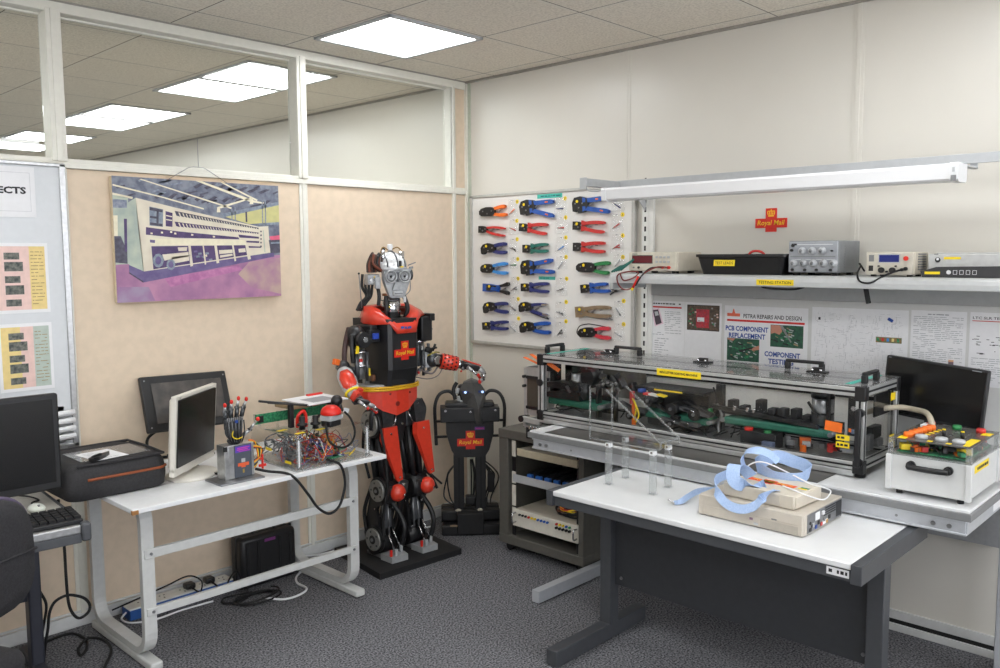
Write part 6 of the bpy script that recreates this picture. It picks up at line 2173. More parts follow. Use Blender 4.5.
for k in range(9):
    b.rbox((xc - 0.06 + 0.02 * (k % 3), -1.44 - 0.018 * k + 0.03 * (k % 2), 1.01 + 0.012 * ((k * 7) % 4)), (0.03, 0.045, 0.03), (0.2 * k, 0.3, 0.15 * k), 0.003)
b.use(STEEL)
for k in range(4):
    b.ball((xc - 0.09, -1.46 - k * 0.025, 1.02 + 0.01 * (k % 2)), 0.008, 8, 6)
b.use(BLACK).cyl((xc - 0.04, -1.50, 0.83), (xc - 0.04, -1.50, 1.0), 0.012, n=10).box(xc - 0.05, xc - 0.02, -1.40, -1.385, 0.84, 1.0)
b.build('camera_head', parent=M)
b = MB().use(mat('mirror_plate', (120, 116, 108), 0.25, 0.5)).box(xc + 0.08, xc + 0.085, -1.59, -1.33, 0.93, 1.08)
b.build('reflector', parent=M)
# dark cabinet and pulley stack in the middle
b = MB().use(BLACK).box(xc + 0.02, xc + 0.12, -1.97, -1.64, 0.835, 1.015, 0.004).box(xc - 0.03, xc + 0.12, -1.97, -1.60, 1.005, 1.022, 0.004)
b.use(YELLOW).box(xc - 0.0305, xc - 0.0295, -1.86, -1.71, 1.010, 1.017)
b.build('control_cabinet', parent=M)
rng = random.Random(5)
for k in range(14):
    b = MB()
    y = -1.60 - rng.random() * 0.37
    z = 0.86 + rng.random() * 0.11
    if k % 3 == 0:
        b.use(BLACK).cyl((xc - 0.08, y, z), (xc + 0.02, y, z), rng.uniform(0.016, 0.03), n=18).use(STEEL).cyl((xc - 0.086, y, z), (xc - 0.08, y, z), 0.008, n=10)
    elif k % 3 == 1:
        b.use(DGREY).rbox((xc - 0.05, y, z), (0.05, rng.uniform(0.08, 0.16), 0.018), (0.12 * (k % 2), 0, 0), 0.003).use(CHROME).ball((xc - 0.08, y, z + 0.003), 0.006, 8, 6)
    else:
        b.use(BLACK).bar((xc - 0.06, y - 0.07, z - 0.02), (xc - 0.06, y + 0.07, z + 0.03), 0.03, 0.012, bev=0.003)
    b.build('drive_pulley' if k % 3 == 0 else 'diverter', parent=M)
b = MB().use(PBLUE).rbox((xc - 0.05, -1.655, 1.005), (0.03, 0.03, 0.018), bev=0.004).use(TRED).rbox((xc - 0.06, -1.70, 0.995), (0.03, 0.045, 0.010)).use(WHITE).rbox((xc - 0.065, -1.735, 0.995), (0.03, 0.05, 0.008), (0.1, 0, 0)).use(YELLOW).rbox((xc - 0.065, -1.775, 0.997), (0.03, 0.04, 0.006), (0.15, 0, 0))
b.use(TRED).rbox((xc - 0.07, -1.615, 0.97), (0.02, 0.018, 0.06), bev=0.003).use(ORANGE).rbox((xc - 0.07, -1.625, 0.88), (0.012, 0.016, 0.13))
b.use(YELLOW).tube([(xc - 0.09, -1.63, 0.97), (xc - 0.095, -1.655, 0.93), (xc - 0.09, -1.64, 0.87)], 0.004, 6).tube([(xc - 0.09, -1.64, 0.96), (xc - 0.095, -1.67, 0.90), (xc - 0.09, -1.65, 0.86)], 0.004, 6)
b.use(YELLOW).rbox((xc - 0.10, -1.885, 0.835), (0.02, 0.02, 0.02), bev=0.004).rbox((xc - 0.10, -1.93, 0.840), (0.02, 0.03, 0.012), bev=0.003).use(PBLUE).rbox((xc - 0.11, -1.88, 0.825), (0.03, 0.10, 0.006)).use(RED).rbox((xc - 0.115, -1.90, 0.830), (0.03, 0.09, 0.004))
b.build('coloured_fittings', parent=M)
b = MB().use(YELLOW)
for y0, y1 in ((-1.10, -1.18), (-1.20, -1.26), (-1.40, -1.50), (-1.72, -1.80), (-2.12, -2.18)):
    b.box(xf + 0.03, xf + 0.10, y1, y0, zb + 0.0125, zb + 0.0135)
b.build('yellow_floor_label', parent=M)
# long rail on the right with sensor blocks
b = MB().use(BLACK).box(xc - 0.03, xc + 0.03, -2.46, -2.03, 0.945, 0.965, 0.004).bar((xc - 0.04, -2.02, 0.975), (xc - 0.04, -2.50, 0.945), 0.02, 0.018, bev=0.003)
for y, h in ((-2.105, 0.045), (-2.16, 0.026), (-2.235, 0.060), (-2.29, 0.030), (-2.335, 0.035), (-2.39, 0.040), (-2.44, 0.020)):
    b.rbox((xc - 0.01, y, 0.965 + h / 2), (0.05, 0.034, h), bev=0.005)
b.use(CHROME)
for y in (-2.13, -2.19, -2.22):
    b.rbox((xc - 0.045, y, 0.978), (0.012, 0.014, 0.022), (0.3, 0, 0), 0.003)
b.build('sensor_rail', parent=M)
b = MB().use(BLACK).box(xc + 0.03, xc + 0.06, -2.03, -1.995, 0.85, 1.06, 0.003).use(TGREEN).rbox((xc - 0.03, -2.005, 0.935), (0.03, 0.016, 0.05), bev=0.005)
b.use(STEEL).tube([(xc - 0.02, -2.03, 0.98), (xc - 0.03, -2.06, 0.94), (xc - 0.02, -2.04, 0.90), (xc - 0.03, -2.05, 0.85)], 0.007, 6)
b.use(RUBBER).tube([(xc, -2.0, 1.05), (xc - 0.02, -2.03, 1.0), (xc - 0.02, -2.01, 0.95)], 0.004, 6)
b.build('divider_post', parent=M)
b = MB().use(BLACK).box(xc - 0.10, xc - 0.03, -2.345, -2.185, 0.838, 0.90, 0.003)
b.use(RED).cyl((xc - 0.08, -2.215, 0.90), (xc - 0.08, -2.215, 0.912), 0.018, n=14).use(TGREEN).cyl((xc - 0.08, -2.30, 0.90), (xc - 0.08, -2.30, 0.909), 0.016, n=14)
b.use(mat('blue_grey_block', (92, 104, 130), 0.4)).box(xc - 0.125, xc - 0.10, -2.345, -2.295, 0.838, 0.872, 0.003)
b.build('push_button_box', parent=M)
b = MB().use(STEEL).cyl((xc, -2.495, 0.95), (xc, -2.495, 1.06), 0.043, n=24)
b.use(BLACK).cyl((xc, -2.495, 1.06), (xc, -2.495, 1.095), 0.046, n=24).cyl((xc, -2.495, 0.995), (xc, -2.495, 1.003), 0.0445, n=24).box(xc - 0.04, xc + 0.02, -2.535, -2.525, 0.94, 1.09)
b.bar((xc - 0.05, -2.455, 1.045), (xc - 0.05, -2.50, 0.985), 0.010, 0.006, up=(1, 0, 0))
b.build('main_motor', parent=M)
b = MB().use(BLACKM).box(xc - 0.05, xc - 0.03, -2.665, -2.615, 0.93, 1.085, 0.003)
b.use(CHROME).cyl((xc - 0.051, -2.64, 1.04), (xc - 0.058, -2.64, 1.04), 0.010, n=10).cyl((xc - 0.051, -2.64, 0.95), (xc - 0.058, -2.64, 0.95), 0.010, n=10)
b.build('motor_bracket', parent=M)
b = MB().use(BLACK).box(-0.40, -0.235, yr + 0.022, yr + 0.03, 1.0, 1.09, 0.003).rbox((-0.33, yr + 0.05, 0.93), (0.10, 0.03, 0.05), bev=0.004).use(STEEL).rbox((-0.40, yr + 0.04, 0.90), (0.05, 0.02, 0.06), bev=0.003).rbox((-0.30, yr + 0.045, 0.885), (0.06, 0.03, 0.03), bev=0.003)
b.build('end_plate', parent=M)
b = MB()
for k in range(16):
    b.use((STEEL, BLACK, LGREY, TRED, ORANGE)[k % 5])
    y = -2.34 - rng.random() * 0.30
    b.rbox((xc - 0.06 + rng.random() * 0.12, y, 0.845 + rng.random() * 0.025), (0.02, rng.uniform(0.015, 0.05), rng.uniform(0.012, 0.04)), (0, 0, rng.random()), 0.002)
b.build('terminal_blocks', parent=M)
b = MB().use(RUBBER)
for k in range(10):
    y = -1.1 - 1.5 * rng.random()
    P = [(xc + rng.uniform(-0.09, 0.09), y, zb + 0.02)]
    for q in range(4):
        y += rng.uniform(-0.07, 0.07)
        P.append((xc + rng.uniform(-0.09, 0.09), min(max(y, yr + 0.05), yl - 0.05), zb + 0.02 + rng.random() * 0.06))
    b.tube(P, 0.003, 5, 4)
b.build('cabling', parent=M)
b = MB().use(mat('cable_sleeve_beige', (190, 180, 160), 0.6)).tube([(-0.35, -2.62, 1.0), (-0.30, -2.68, 1.02), (-0.27, -2.74, 1.03), (-0.28, -2.80, 1.03), (-0.33, -2.86, 1.03), (-0.40, -2.90, 1.01), (-0.43, -2.915, 0.975)], 0.011, 10)
tag(b.build('cable_conduit'), 'beige ribbed cable arching from the clear machine to the control box', 'cable')
# outfeed frame at the corner end of the machine
b = extrusion(MB(), (-0.50, -0.985, 0.775), (-0.50, -1.13, 0.775 + 0.0), 0.022)
b.use(EXT).box(-0.54, -0.30, -1.14, -0.975, 0.745, 0.760, 0.002).bar((-0.54, -0.975, 0.770), (-0.30, -0.975, 0.770), 0.02, 0.035).bar((-0.555, -0.98, 0.795), (-0.555, -1.10, 0.79), 0.02, 0.03, bev=0.003)
b.use(BLACK).cyl((-0.57, -0.975, 0.795), (-0.53, -0.975, 0.795), 0.017, n=16)
b.use(CHROME)
for k in range(4):
    b.rbox((-0.557, -1.03 - k * 0.022, 0.755), (0.012, 0.014, 0.02), (0, 0, 0), 0.003)
b.build('outfeed_frame', parent=M)
b = MB().use(RUBBER)
for x in (-0.535, -0.32):
    b.cyl((x, -1.0, 0.6925), (x, -1.0, 0.75), 0.014, n=12)
b.build('outfeed_foot', parent=M)
b = MB().use(EXT).bar((-0.47, -0.93, 0.79), (-0.47, -0.93, 1.05), 0.022, 0.022).box(-0.47, -0.25, -0.935, -0.925, 0.80, 1.055)
b.use(mat('dark_tinted_plate', (74, 68, 60), 0.25)).box(-0.485, -0.48, -1.08, -0.945, 0.84, 1.0).use(BLACK).box(-0.49, -0.47, -1.09, -0.94, 0.995, 1.01).box(-0.49, -0.47, -1.09, -0.94, 0.835, 0.85)
b.use(EXT).box(-0.478, -0.472, -1.085, -0.935, 0.80, 1.055)
for z in (1.005, 0.955):
    b.use(BLACK).cyl((-0.50, -0.93, z), (-0.46, -0.93, z), 0.008, n=10)
b.build('stacker_plate', parent=M)
for z in (1.0, 0.845):
    b = MB().use(BLACK).cyl((xf - 0.006, yl - 0.015, z), (xf + 0.006, yl - 0.015, z), 0.018, n=14).bar((xf + 0.01, yl - 0.02, z), (xf + 0.02, yl + 0.02, z), 0.014, 0.02)
    b.build('hinge', parent=M)

# ================================================================= THINGS ON THE BENCH
t = thing('monitor', 'dark flat monitor standing behind the control box, at the right end of the bench', 'monitor', (-0.22, -2.85, BT))
T = RW(-0.150, -2.824, 1.085) @ Matrix.Rotation(-0.075, 4, 'Z') @ Matrix.Rotation(-0.10, 4, 'Y')
b = MB()
b.T = T
b.use(BLACK).rbox((0, 0, -0.014), (0.394, 0.240, 0.028), bev=0.005).rbox((0, 0, -0.032), (0.22, 0.16, 0.02), bev=0.008)
b.build('casing', parent=t)
b = MB()
b.T = T
b.use(SCREEN).rbox((0, 0.002, 0.0005), (0.378, 0.222, 0.002))
b.use(GINK).rbox((-0.182, 0.114, 0.0012), (0.012, 0.003, 0.001)).rbox((0.155, 0.113, 0.0012), (0.035, 0.003, 0.001))
b.build('screen', parent=t)
b = MB().use(BLACK).box(-0.128, -0.105, -2.86, -2.79, BT + 0.01, 1.05, 0.004).box(-0.19, -0.05, -2.93, -2.73, BT, BT + 0.012, 0.004)
b.build('stand', parent=t)

# control box with a clear lid
t = thing('control_box', 'white box with a clear lid over orange, green and red buttons, at the bench end', 'control box', (-0.52, -2.98, BT))
bx0, bx1, by0, by1 = -0.685, -0.335, -3.108, -2.850
z0, z1, z2 = BT + 0.016, BT + 0.142, BT + 0.200
BOXW = mat('control_box_white', (206, 207, 206), 0.4, var=0.015)
b = MB().use(BOXW).box(bx0, bx1, by0, by1, z0, z1, 0.004)
for x, y in ((bx0, by0), (bx0, by1), (bx1, by0), (bx1, by1)):
    b.rbox((x, y, (z0 + z1) / 2), (0.02, 0.02, z1 - z0), bev=0.003)
b.build('box_body', parent=t)
b = MB().use(RUBBER)
for x in (bx0 + 0.025, bx1 - 0.025):
    for y in (by0 + 0.03, by1 - 0.03):
        b.cyl((x, y, BT), (x, y, z0 + 0.002), 0.011, n=12)
b.build('feet', parent=t)
b = MB().use(BLACK)
for y in (-2.925, -3.045):
    b.cyl((bx0 - 0.001, y, z1 - 0.030), (bx0 - 0.014, y, z1 - 0.030), 0.015, n=16).cyl((bx0 - 0.012, y, z1 - 0.030), (bx0 - 0.03, y, z1 - 0.032), 0.011, n=14)
b.tube([(bx0 - 0.027, -2.92, z1 - 0.032), (bx0 - 0.030, -2.95, z1 - 0.033), (bx0 - 0.030, -3.02, z1 - 0.033), (bx0 - 0.027, -3.05, z1 - 0.032)], 0.010, 10)
b.build('handle', parent=t)
b = MB().use(ACRYLE)
for q in ((bx0 - 0.006, bx1 + 0.006, by0 - 0.006, by1 + 0.006, z1, z1 + 0.006),):
    b.box(*q)
for x, y in ((bx0 + 0.004, by0 + 0.004), (bx0 + 0.004, by1 - 0.004), (bx1 - 0.004, by0 + 0.004), (bx1 - 0.004, by1 - 0.004)):
    b.box(x - 0.008, x + 0.008, y - 0.008, y + 0.008, z1 + 0.006, z2)
b.build('lid_corner', parent=t)
b = MB().use(ACRYL).box(bx0, bx0 + 0.003, by0, by1, z1 + 0.006, z2).box(bx1 - 0.003, bx1, by0, by1, z1 + 0.006, z2).box(bx0, bx1, by0, by0 + 0.003, z1 + 0.006, z2).box(bx0, bx1, by1 - 0.003, by1, z1 + 0.006, z2)
b.build('lid_pane', parent=t)
DECK = mat('grey_deck', (104, 104, 102), 0.45)
b = MB().use(mat('grey_deck_sheet', (88, 86, 83), 0.25, var=0.06)).box(bx0 - 0.002, bx1 + 0.002, by0 - 0.002, by1 + 0.002, z2 - 0.004, z2)
b.build('control_deck', parent=t)
rng = random.Random(3)
b = MB().use(PCB).box(bx0 + 0.02, bx1 - 0.02, by0 + 0.02, by1 - 0.02, z1 + 0.008, z1 + 0.012)
b.build('circuit_board', parent=t)
b = MB()
for k in range(60):
    b.use((BLACK, TRED, PCB, ORANGE, DGREY, YELLOW, BLACK, NAVY)[k % 8])
    b.rbox((rng.uniform(bx0 + 0.02, bx1 - 0.02), rng.uniform(by0 + 0.02, by1 - 0.02), z1 + 0.018 + rng.random() * 0.012), (rng.uniform(0.012, 0.03), rng.uniform(0.012, 0.035), rng.uniform(0.008, 0.022)), (0, 0, rng.random()))
for k in range(12):
    b.use((TRED, BLACK, ORANGE, YELLOW)[k % 4])
    x, y = rng.uniform(bx0 + 0.03, bx1 - 0.06), rng.uniform(by0 + 0.04, by1 - 0.04)
    b.tube([(x, y, z1 + 0.015), (x + 0.02, y + 0.03, z1 + 0.045), (x + 0.05, y - 0.02, z1 + 0.04), (x + 0.03, y - 0.03, z1 + 0.015)], 0.0025, 5, 4)
b.build('components', parent=t)


def knob(x, y, r, h, m, name):
    o = MB().use(m).lathe([(r, 0), (r, h * 0.7), (r * 0.85, h), (0, h)], Matrix.Translation((x, y, z2)), 16)
    return o.build(name, parent=t)


for k in range(6):
    knob(bx0 + 0.050 + k * 0.036, by1 - 0.045 - k * 0.004, 0.0165, 0.017, ORANGE, 'orange_button')
for y in (-2.945, -3.01, -3.065):
    knob(bx0 + 0.055, y + 0.008, 0.021, 0.012, LGREY, 'rotary_switch')
knob(bx1 - 0.055, -2.985, 0.016, 0.016, TGREEN, 'green_button')
knob(bx1 - 0.06, -3.065, 0.016, 0.016, TRED, 'red_button')
b = MB().use(TRED).rbox((bx1 - 0.035, -2.888, z2 + 0.006), (0.05, 0.022, 0.012), bev=0.003).use(PAPER).rbox((bx1 - 0.07, -2.885, z2 + 0.005), (0.06, 0.03, 0.010), bev=0.002)
b.build('red_switch', parent=t)
for y in (-2.985, -3.045):
    b = MB().use(BLACK).cyl((bx0 + 0.14, y, z2), (bx0 + 0.14, y, z2 + 0.022), 0.007, n=10).use(YELLOW).cyl((bx0 + 0.14, y, z2 + 0.022), (bx0 + 0.14, y, z2 + 0.026), 0.006, n=10)
    b.build('toggle', parent=t)
b = MB().use(YELLOW)
for x, y, sx, sy in ((bx0 + 0.03, by1 - 0.035, 0.05, 0.028), (bx0 + 0.10, -3.085, 0.10, 0.030), (bx0 + 0.03, -3.09, 0.03, 0.02), (bx1 - 0.08, -3.09, 0.05, 0.03), (bx0 + 0.02, -2.975, 0.02, 0.016), (bx0 + 0.02, -3.035, 0.02, 0.016), (bx0 + 0.09, -2.985, 0.03, 0.012), (bx0 + 0.09, -3.045, 0.03, 0.012)):
    b.rbox((x, y, z2 + 0.0006), (sx, sy, 0.001))
for k in range(6):
    b.rbox((bx0 + 0.06 + k * 0.036, by1 - 0.075 - k * 0.004, z2 + 0.0006), (0.016, 0.018, 0.001))
b.use(DECK)
for k in range(9):
    b.rbox((bx0 + 0.09 + (k % 3) * 0.07, -2.955 - (k // 3) * 0.045, z2 + 0.0006), (0.03, 0.006, 0.001))
b.rbox((bx1 - 0.10, by0 + 0.0, z1 - 0.05), (0.001, 0.001, 0.001))
b.build('yellow_label', parent=t)
b = MB().use(YELLOW).box(bx0 + 0.06, bx0 + 0.23, by0 - 0.0012, by0 + 0.001, z1 - 0.042, z1 - 0.016)
b.use(INK)
scribble(b, Matrix(((1, 0, 0, bx0 + 0.07), (0, 0, -1, by0 - 0.0016), (0, 1, 0, z1 - 0.036), (0, 0, 0, 1))), 0, 0.15, 0, 0.014, 1, rng, 0, 1.4, 0.01, 0.03)
b.build('side_label', parent=t)

# ================================================================= DARK-FRAMED TABLE
ZT = 0.700
TF = mat('table_frame_grey', (74, 76, 80), 0.4, 0.2, var=0.04)
t = thing('table', 'white-topped table on a dark grey frame in the foreground, carrying the computer case', 'table', (-0.93, -2.35, 0))
tx0, tx1, ty0, ty1 = -1.229, -0.62, -2.934, -1.748
b = MB().use(mat('table_white', (224, 225, 226), 0.35, c2=(218, 219, 220), scale=8)).box(tx0, tx1, ty0, ty1, ZT - 0.022, ZT, 0.005)
b.build('tabletop', parent=t)
b = MB().use(TF).box(tx0 - 0.004, tx1, ty1, ty1 + 0.030, ZT - 0.062, ZT - 0.0005, 0.002).box(tx0 - 0.004, tx1, ty0 - 0.034, ty0, ZT - 0.062, ZT - 0.0005, 0.002)
b.box(tx0 + 0.012, tx0 + 0.036, ty0, ty1, ZT - 0.062, ZT - 0.022, 0.002).box(tx1 - 0.03, tx1, ty0, ty1, ZT - 0.062, ZT - 0.022, 0.002)
b.build('frame_rail', parent=t)
for y, L0, L1 in ((-1.79, -1.285, -0.66), (-2.905, -1.285, -0.66)):
    b = MB().use(TF).box(-0.93, -0.87, y - 0.028, y + 0.028, 0.06, ZT - 0.06, 0.003)
    b.build('leg', parent=t)
    b = MB().use(TF).box(L0, L1, y - 0.028, y + 0.028, 0.003, 0.068, 0.003)
    b.build('foot', parent=t)
b = MB().use(CHAR).box(-0.895, -0.875, -2.90, -1.80, 0.235, ZT - 0.062, 0.002)
b.use(STEEL)
for y in (-1.85, -2.86):
    for z in (0.27, 0.60):
        b.cyl((-0.896, y, z), (-0.900, y, z), 0.007, n=10)
b.build('modesty_panel', parent=t)
b = MB().use(PAPER).box(tx0 + 0.0095, tx0 + 0.0125, -2.925, -2.855, ZT - 0.052, ZT - 0.028)
b.use(INK)
scribble(b, RW(tx0 + 0.0090, -2.858, ZT - 0.047), 0.004, 0.062, 0.002, 0.014, 1, rng, 0, 1.8, 0.006, 0.012)
b.build('maker_plate', parent=t)

# clear acrylic ramp on four posts
t = thing('acrylic_stand', 'clear acrylic ramp on four posts standing on the white table before the machine', 'acrylic stand', (-0.935, -1.96, ZT))
for x, y in ((-1.0, -1.857), (-0.872, -1.848), (-1.0, -2.07), (-0.872, -2.058)):
    b = MB().use(ACRYLE).rbox((x, y, ZT + 0.089), (0.022, 0.022, 0.176), bev=0.002)
    b.use(ACRYL).rbox((x, y, ZT + 0.002), (0.034, 0.034, 0.003))
    b.use(CHROME).cyl((x - 0.0115, y, ZT + 0.168), (x - 0.014, y, ZT + 0.168), 0.005, n=10)
    b.use(WHITE).rbox((x, y, ZT + 0.166), (0.0225, 0.0225, 0.020), bev=0.002)
    b.build('post', parent=t)
b = MB().use(ACRYL).box(-1.012, -0.858, -2.105, -1.765, ZT + 0.180, ZT + 0.185)
b.build('deck_sheet', parent=t)
b = MB().use(ACRYL).box(-1.012, -0.858, -1.770, -1.765, ZT + 0.185, ZT + 0.40)
b.build('upright_sheet', parent=t)
b = MB().use(ACRYL).bar((-0.935, -1.842, ZT + 0.392), (-0.935, -2.105, ZT + 0.210), 0.135, 0.005, up=(0, 0, 1))
b.use(ACRYLE)
for x in (-1.003, -0.867):
    b.bar((x, -1.842, ZT + 0.392), (x, -2.105, ZT + 0.210), 0.004, 0.007, up=(0, 0, 1))
b.bar((-1.003, -2.105, ZT + 0.210), (-0.867, -2.105, ZT + 0.210), 0.007, 0.005)
b.build('ramp_sheet', parent=t)
b = MB().use(ACRYLE).bar((-0.867, -2.105, ZT + 0.185), (-0.867, -2.105, ZT + 0.21), 0.005, 0.006).bar((-1.003, -2.105, ZT + 0.185), (-1.003, -2.105, ZT + 0.21), 0.005, 0.006)
b.box(-1.013, -1.010, -2.105, -1.765, ZT + 0.179, ZT + 0.186).box(-1.013, -1.010, -1.771, -1.764, ZT + 0.185, ZT + 0.40).box(-0.860, -0.857, -1.771, -1.764, ZT + 0.185, ZT + 0.40)
b.build('sheet_edge', parent=t)

# beige desktop computer
PCC = mat('computer_beige', (190, 182, 170), 0.5, var=0.025)
t = thing('desktop_computer', 'flat beige desktop computer case lying on the white table', 'computer', (-0.94, -2.53, ZT))
px0, px1, py0, py1 = -1.105, -0.785, -2.727, -2.335
b = MB().use(PCC).box(px0 + 0.012, px1, py0, py1, ZT + 0.003, ZT + 0.077, 0.003)
b.build('case_body', parent=t)
b = MB().use(PCC).box(px0, px0 + 0.014, py0 + 0.002, py1, ZT + 0.003, ZT + 0.076, 0.004)
b.box(px0 - 0.0015, px0, py0 + 0.01, py1 - 0.01, ZT + 0.038, ZT + 0.0395)
b.box(px0 - 0.0015, px0, py1 - 0.022, py1 - 0.020, ZT + 0.006, ZT + 0.074)
b.use(mat('darker_beige', (168, 161, 150), 0.5)).box(px0 - 0.001, px0 + 0.002, -2.71, -2.575, ZT + 0.007, ZT + 0.034)  # slightly darker beige panel low on the front
b.use(mat('violet_badge', (150, 120, 140), 0.5)).box(px0 - 0.0015, px0, -2.548, -2.536, ZT + 0.024, ZT + 0.032)
b.use(LGREY).box(px0 - 0.002, px0, -2.568, -2.552, ZT + 0.010, ZT + 0.018).use(GREY_EDGE).rbox((px0 - 0.001, -2.625, ZT + 0.043), (0.002, 0.018, 0.004))
b.build('front_bezel', parent=t)
b = MB().use(STEEL).box(px0 + 0.03, px1 - 0.006, py0 - 0.002, py0 + 0.001, ZT + 0.008, ZT + 0.072)
b.use(BLACK).box(px1 - 0.055, px1 - 0.012, py0 - 0.003, py0, ZT + 0.014, ZT + 0.068)
for i in range(4):
    b.box(px0 + 0.16 + i * 0.004, px0 + 0.26, py0 - 0.003, py0, ZT + 0.040 + i * 0.008, ZT + 0.044 + i * 0.008)
b.use(PAPER).box(px0 + 0.09, px0 + 0.125, py0 - 0.003, py0, ZT + 0.040, ZT + 0.066).box(px0 + 0.15, px0 + 0.19, py0 - 0.003, py0, ZT + 0.012, ZT + 0.026).box(px0 + 0.14, px0 + 0.155, py0 - 0.008, py0, ZT + 0.05, ZT + 0.062)
for i, c in enumerate((BLACK, LGREY, PBLUE, BLACK, TRED, GREY_EDGE, mat('gold_socket', (196, 150, 60), 0.4), BLACK)):
    b.use(c).box(px0 + 0.045 + i * 0.022, px0 + 0.060 + i * 0.022, py0 - 0.004, py0, ZT + 0.012 + 0.010 * (i % 2), ZT + 0.024 + 0.012 * (i % 2))
b.use(BLACK)
for x, z in ((0.05, 0.040), (0.065, 0.028), (0.05, 0.018)):
    b.cyl((px0 + x, py0 - 0.004, ZT + z), (px0 + x, py0, ZT + z), 0.006, n=10)
b.build('socket_panel', parent=t)
b = MB().use(RUBBER)
for x in (px0 + 0.04, px1 - 0.04):
    for y in (py0 + 0.04, py1 - 0.04):
        b.cyl((x, y, ZT), (x, y, ZT + 0.004), 0.01, n=10)
b.build('feet', parent=t)
t = thing('drive_unit', 'smaller beige unit with an orange-red emblem lying on top of the computer case', 'disk drive', (-0.97, -2.55, ZT + 0.077), math.radians(-3))
b = MB(False).use(mat('drive_beige', (202, 194, 180), 0.5, var=0.02)).rbox((0, 0, 0.026), (0.20, 0.27, 0.048), bev=0.004)
b.rbox((0, -0.137, 0.026), (0.18, 0.006, 0.04), bev=0.002)
b.build('casing', parent=t)
b = MB(False).use(PCC)
b.rbox((-0.101, -0.06, 0.026), (0.003, 0.05, 0.036), bev=0.001)
b.build('front_tab', parent=t)
b = MB(False).use(mat('orange_red_emblem', (228, 84, 44), 0.5))
E_ = Matrix(((0, 1, 0, 0.012), (-1, 0, 0, 0.0), (0, 0, 1, 0.0505), (0, 0, 0, 1)))
rect(b, E_, -0.095, 0.085, -0.018, 0.014)
rect(b, E_, -0.045, 0.005, -0.030, 0.024)
b.use(GOLD).text('Royal Mail', E_ @ Matrix.Translation((-0.002, -0.002, 0.0004)), w=0.15, h=0.02, bold=0.01, shear=0.15)
b.build('emblem', parent=t)
b = MB(False).use(TGREEN).rbox((0.02, -0.115, 0.0508), (0.012, 0.03, 0.001)).use(YELLOW).rbox((0.005, -0.112, 0.0508), (0.010, 0.03, 0.001))
b.build('colour_dots', parent=t)
b = MB().use(WHITE).tube([(-0.93, -2.43, ZT + 0.135), (-0.94, -2.445, ZT + 0.170), (-0.92, -2.49, ZT + 0.185), (-0.89, -2.57, ZT + 0.155), (-0.90, -2.66, ZT + 0.131), (-0.90, -2.70, ZT + 0.128), (-0.87, -2.72, ZT + 0.11), (-0.95, -2.73, ZT + 0.10), (-1.0, -2.705, ZT + 0.115), (-1.02, -2.66, ZT + 0.131), (-0.99, -2.60, ZT + 0.132)], 0.0028, 6)
tag(b.build('white_lead'), 'thin white lead looped over the smaller beige unit', 'cable')

# pale blue webbing belt
WEB = mat('pale_blue_webbing', (170, 192, 226), 0.7, c2=(156, 180, 218), scale=200, bump=0.3, bscale=600)
t = thing('webbing_belt', 'pale blue webbing strap tangled over the beige computer, its buckle on the table', 'strap', (-1.0, -2.45, ZT))
zz = ZT
b = MB().use(WEB)
b.ribbon([(-1.060, -2.205, zz + 0.006), (-1.045, -2.225, zz + 0.012), (-1.00, -2.232, zz + 0.024), (-0.93, -2.235, zz + 0.030), (-0.86, -2.27, zz + 0.028), (-0.80, -2.30, zz + 0.022)], 0.022, 0.0018, [(0.7, 0.5, 0.4), (0.6, 0.4, 0.6), (0.3, 0.5, 0.8), (0.2, 0.3, 1), (0.2, 0.2, 1), (0.2, 0.2, 1)])
b.build('webbing_tail', parent=t)
b = MB().use(WEB)
b.ribbon([(-0.98, -2.475, zz + 0.140), (-1.01, -2.455, zz + 0.175), (-1.04, -2.445, zz + 0.190), (-1.067, -2.45, zz + 0.178), (-1.082, -2.463, zz + 0.145), (-1.07, -2.495, zz + 0.130), (-1.02, -2.55, zz + 0.1285)], 0.048, 0.0018, [(0.4, -0.9, 0.1), (0.3, -0.9, 0), (0.2, -0.95, 0), (0.15, -0.95, 0), (0.2, -0.9, -0.1), (0.5, -0.8, 0), (0.7, -0.7, 0)])
b.build('webbing_fold', parent=t)
b = MB().use(WEB)
b.ribbon([(-1.00, -2.395, zz + 0.140), (-1.075, -2.390, zz + 0.132), (-1.118, -2.412, zz + 0.108), (-1.130, -2.455, zz + 0.073), (-1.132, -2.51, zz + 0.062), (-1.128, -2.560, zz + 0.080), (-1.105, -2.592, zz + 0.120), (-1.05, -2.605, zz + 0.1295)], 0.032, 0.0018, [(0.1, 0.2, 1), (0.2, 0.2, 1), (0.3, 0.3, 0.9), (0.35, 0.25, 0.9), (0.4, 0, 0.9), (0.4, -0.3, 0.85), (0.5, -0.4, 0.7), (0.6, -0.6, 0.1)])
b.build('webbing_loop', parent=t)
b = MB().use(WEB)
Q, SV = [], []
for k in range(13):
    a = 2 * PI * k / 12 + 2.6
    Q.append((-0.830 + 0.075 * math.sin(a), -2.525 + 0.100 * math.cos(a), zz + 0.150 + 0.016 * math.sin(a + 0.4) + (0.010 if k % 4 == 1 else 0)))
    SV.append((0.45 * math.sin(a) * 0.6, 0.2 * math.cos(a), 1.0))
b.ribbon(Q, 0.046, 0.0018, SV)
b.build('webbing_loop', parent=t)
b = MB().use(WEB)
b.ribbon([(-0.905, -2.415, zz + 0.140), (-0.905, -2.400, zz + 0.175), (-0.89, -2.41, zz + 0.205), (-0.87, -2.445, zz + 0.212), (-0.85, -2.48, zz + 0.200), (-0.84, -2.51, zz + 0.175)], 0.042, 0.0018, [(1, 0.3, 0.0), (1, 0.2, 0.1), (1, 0.2, 0.3), (0.9, 0.1, 0.4), (0.9, 0.1, 0.4), (0.9, 0.1, 0.3)])
b.build('webbing_loop', parent=t)
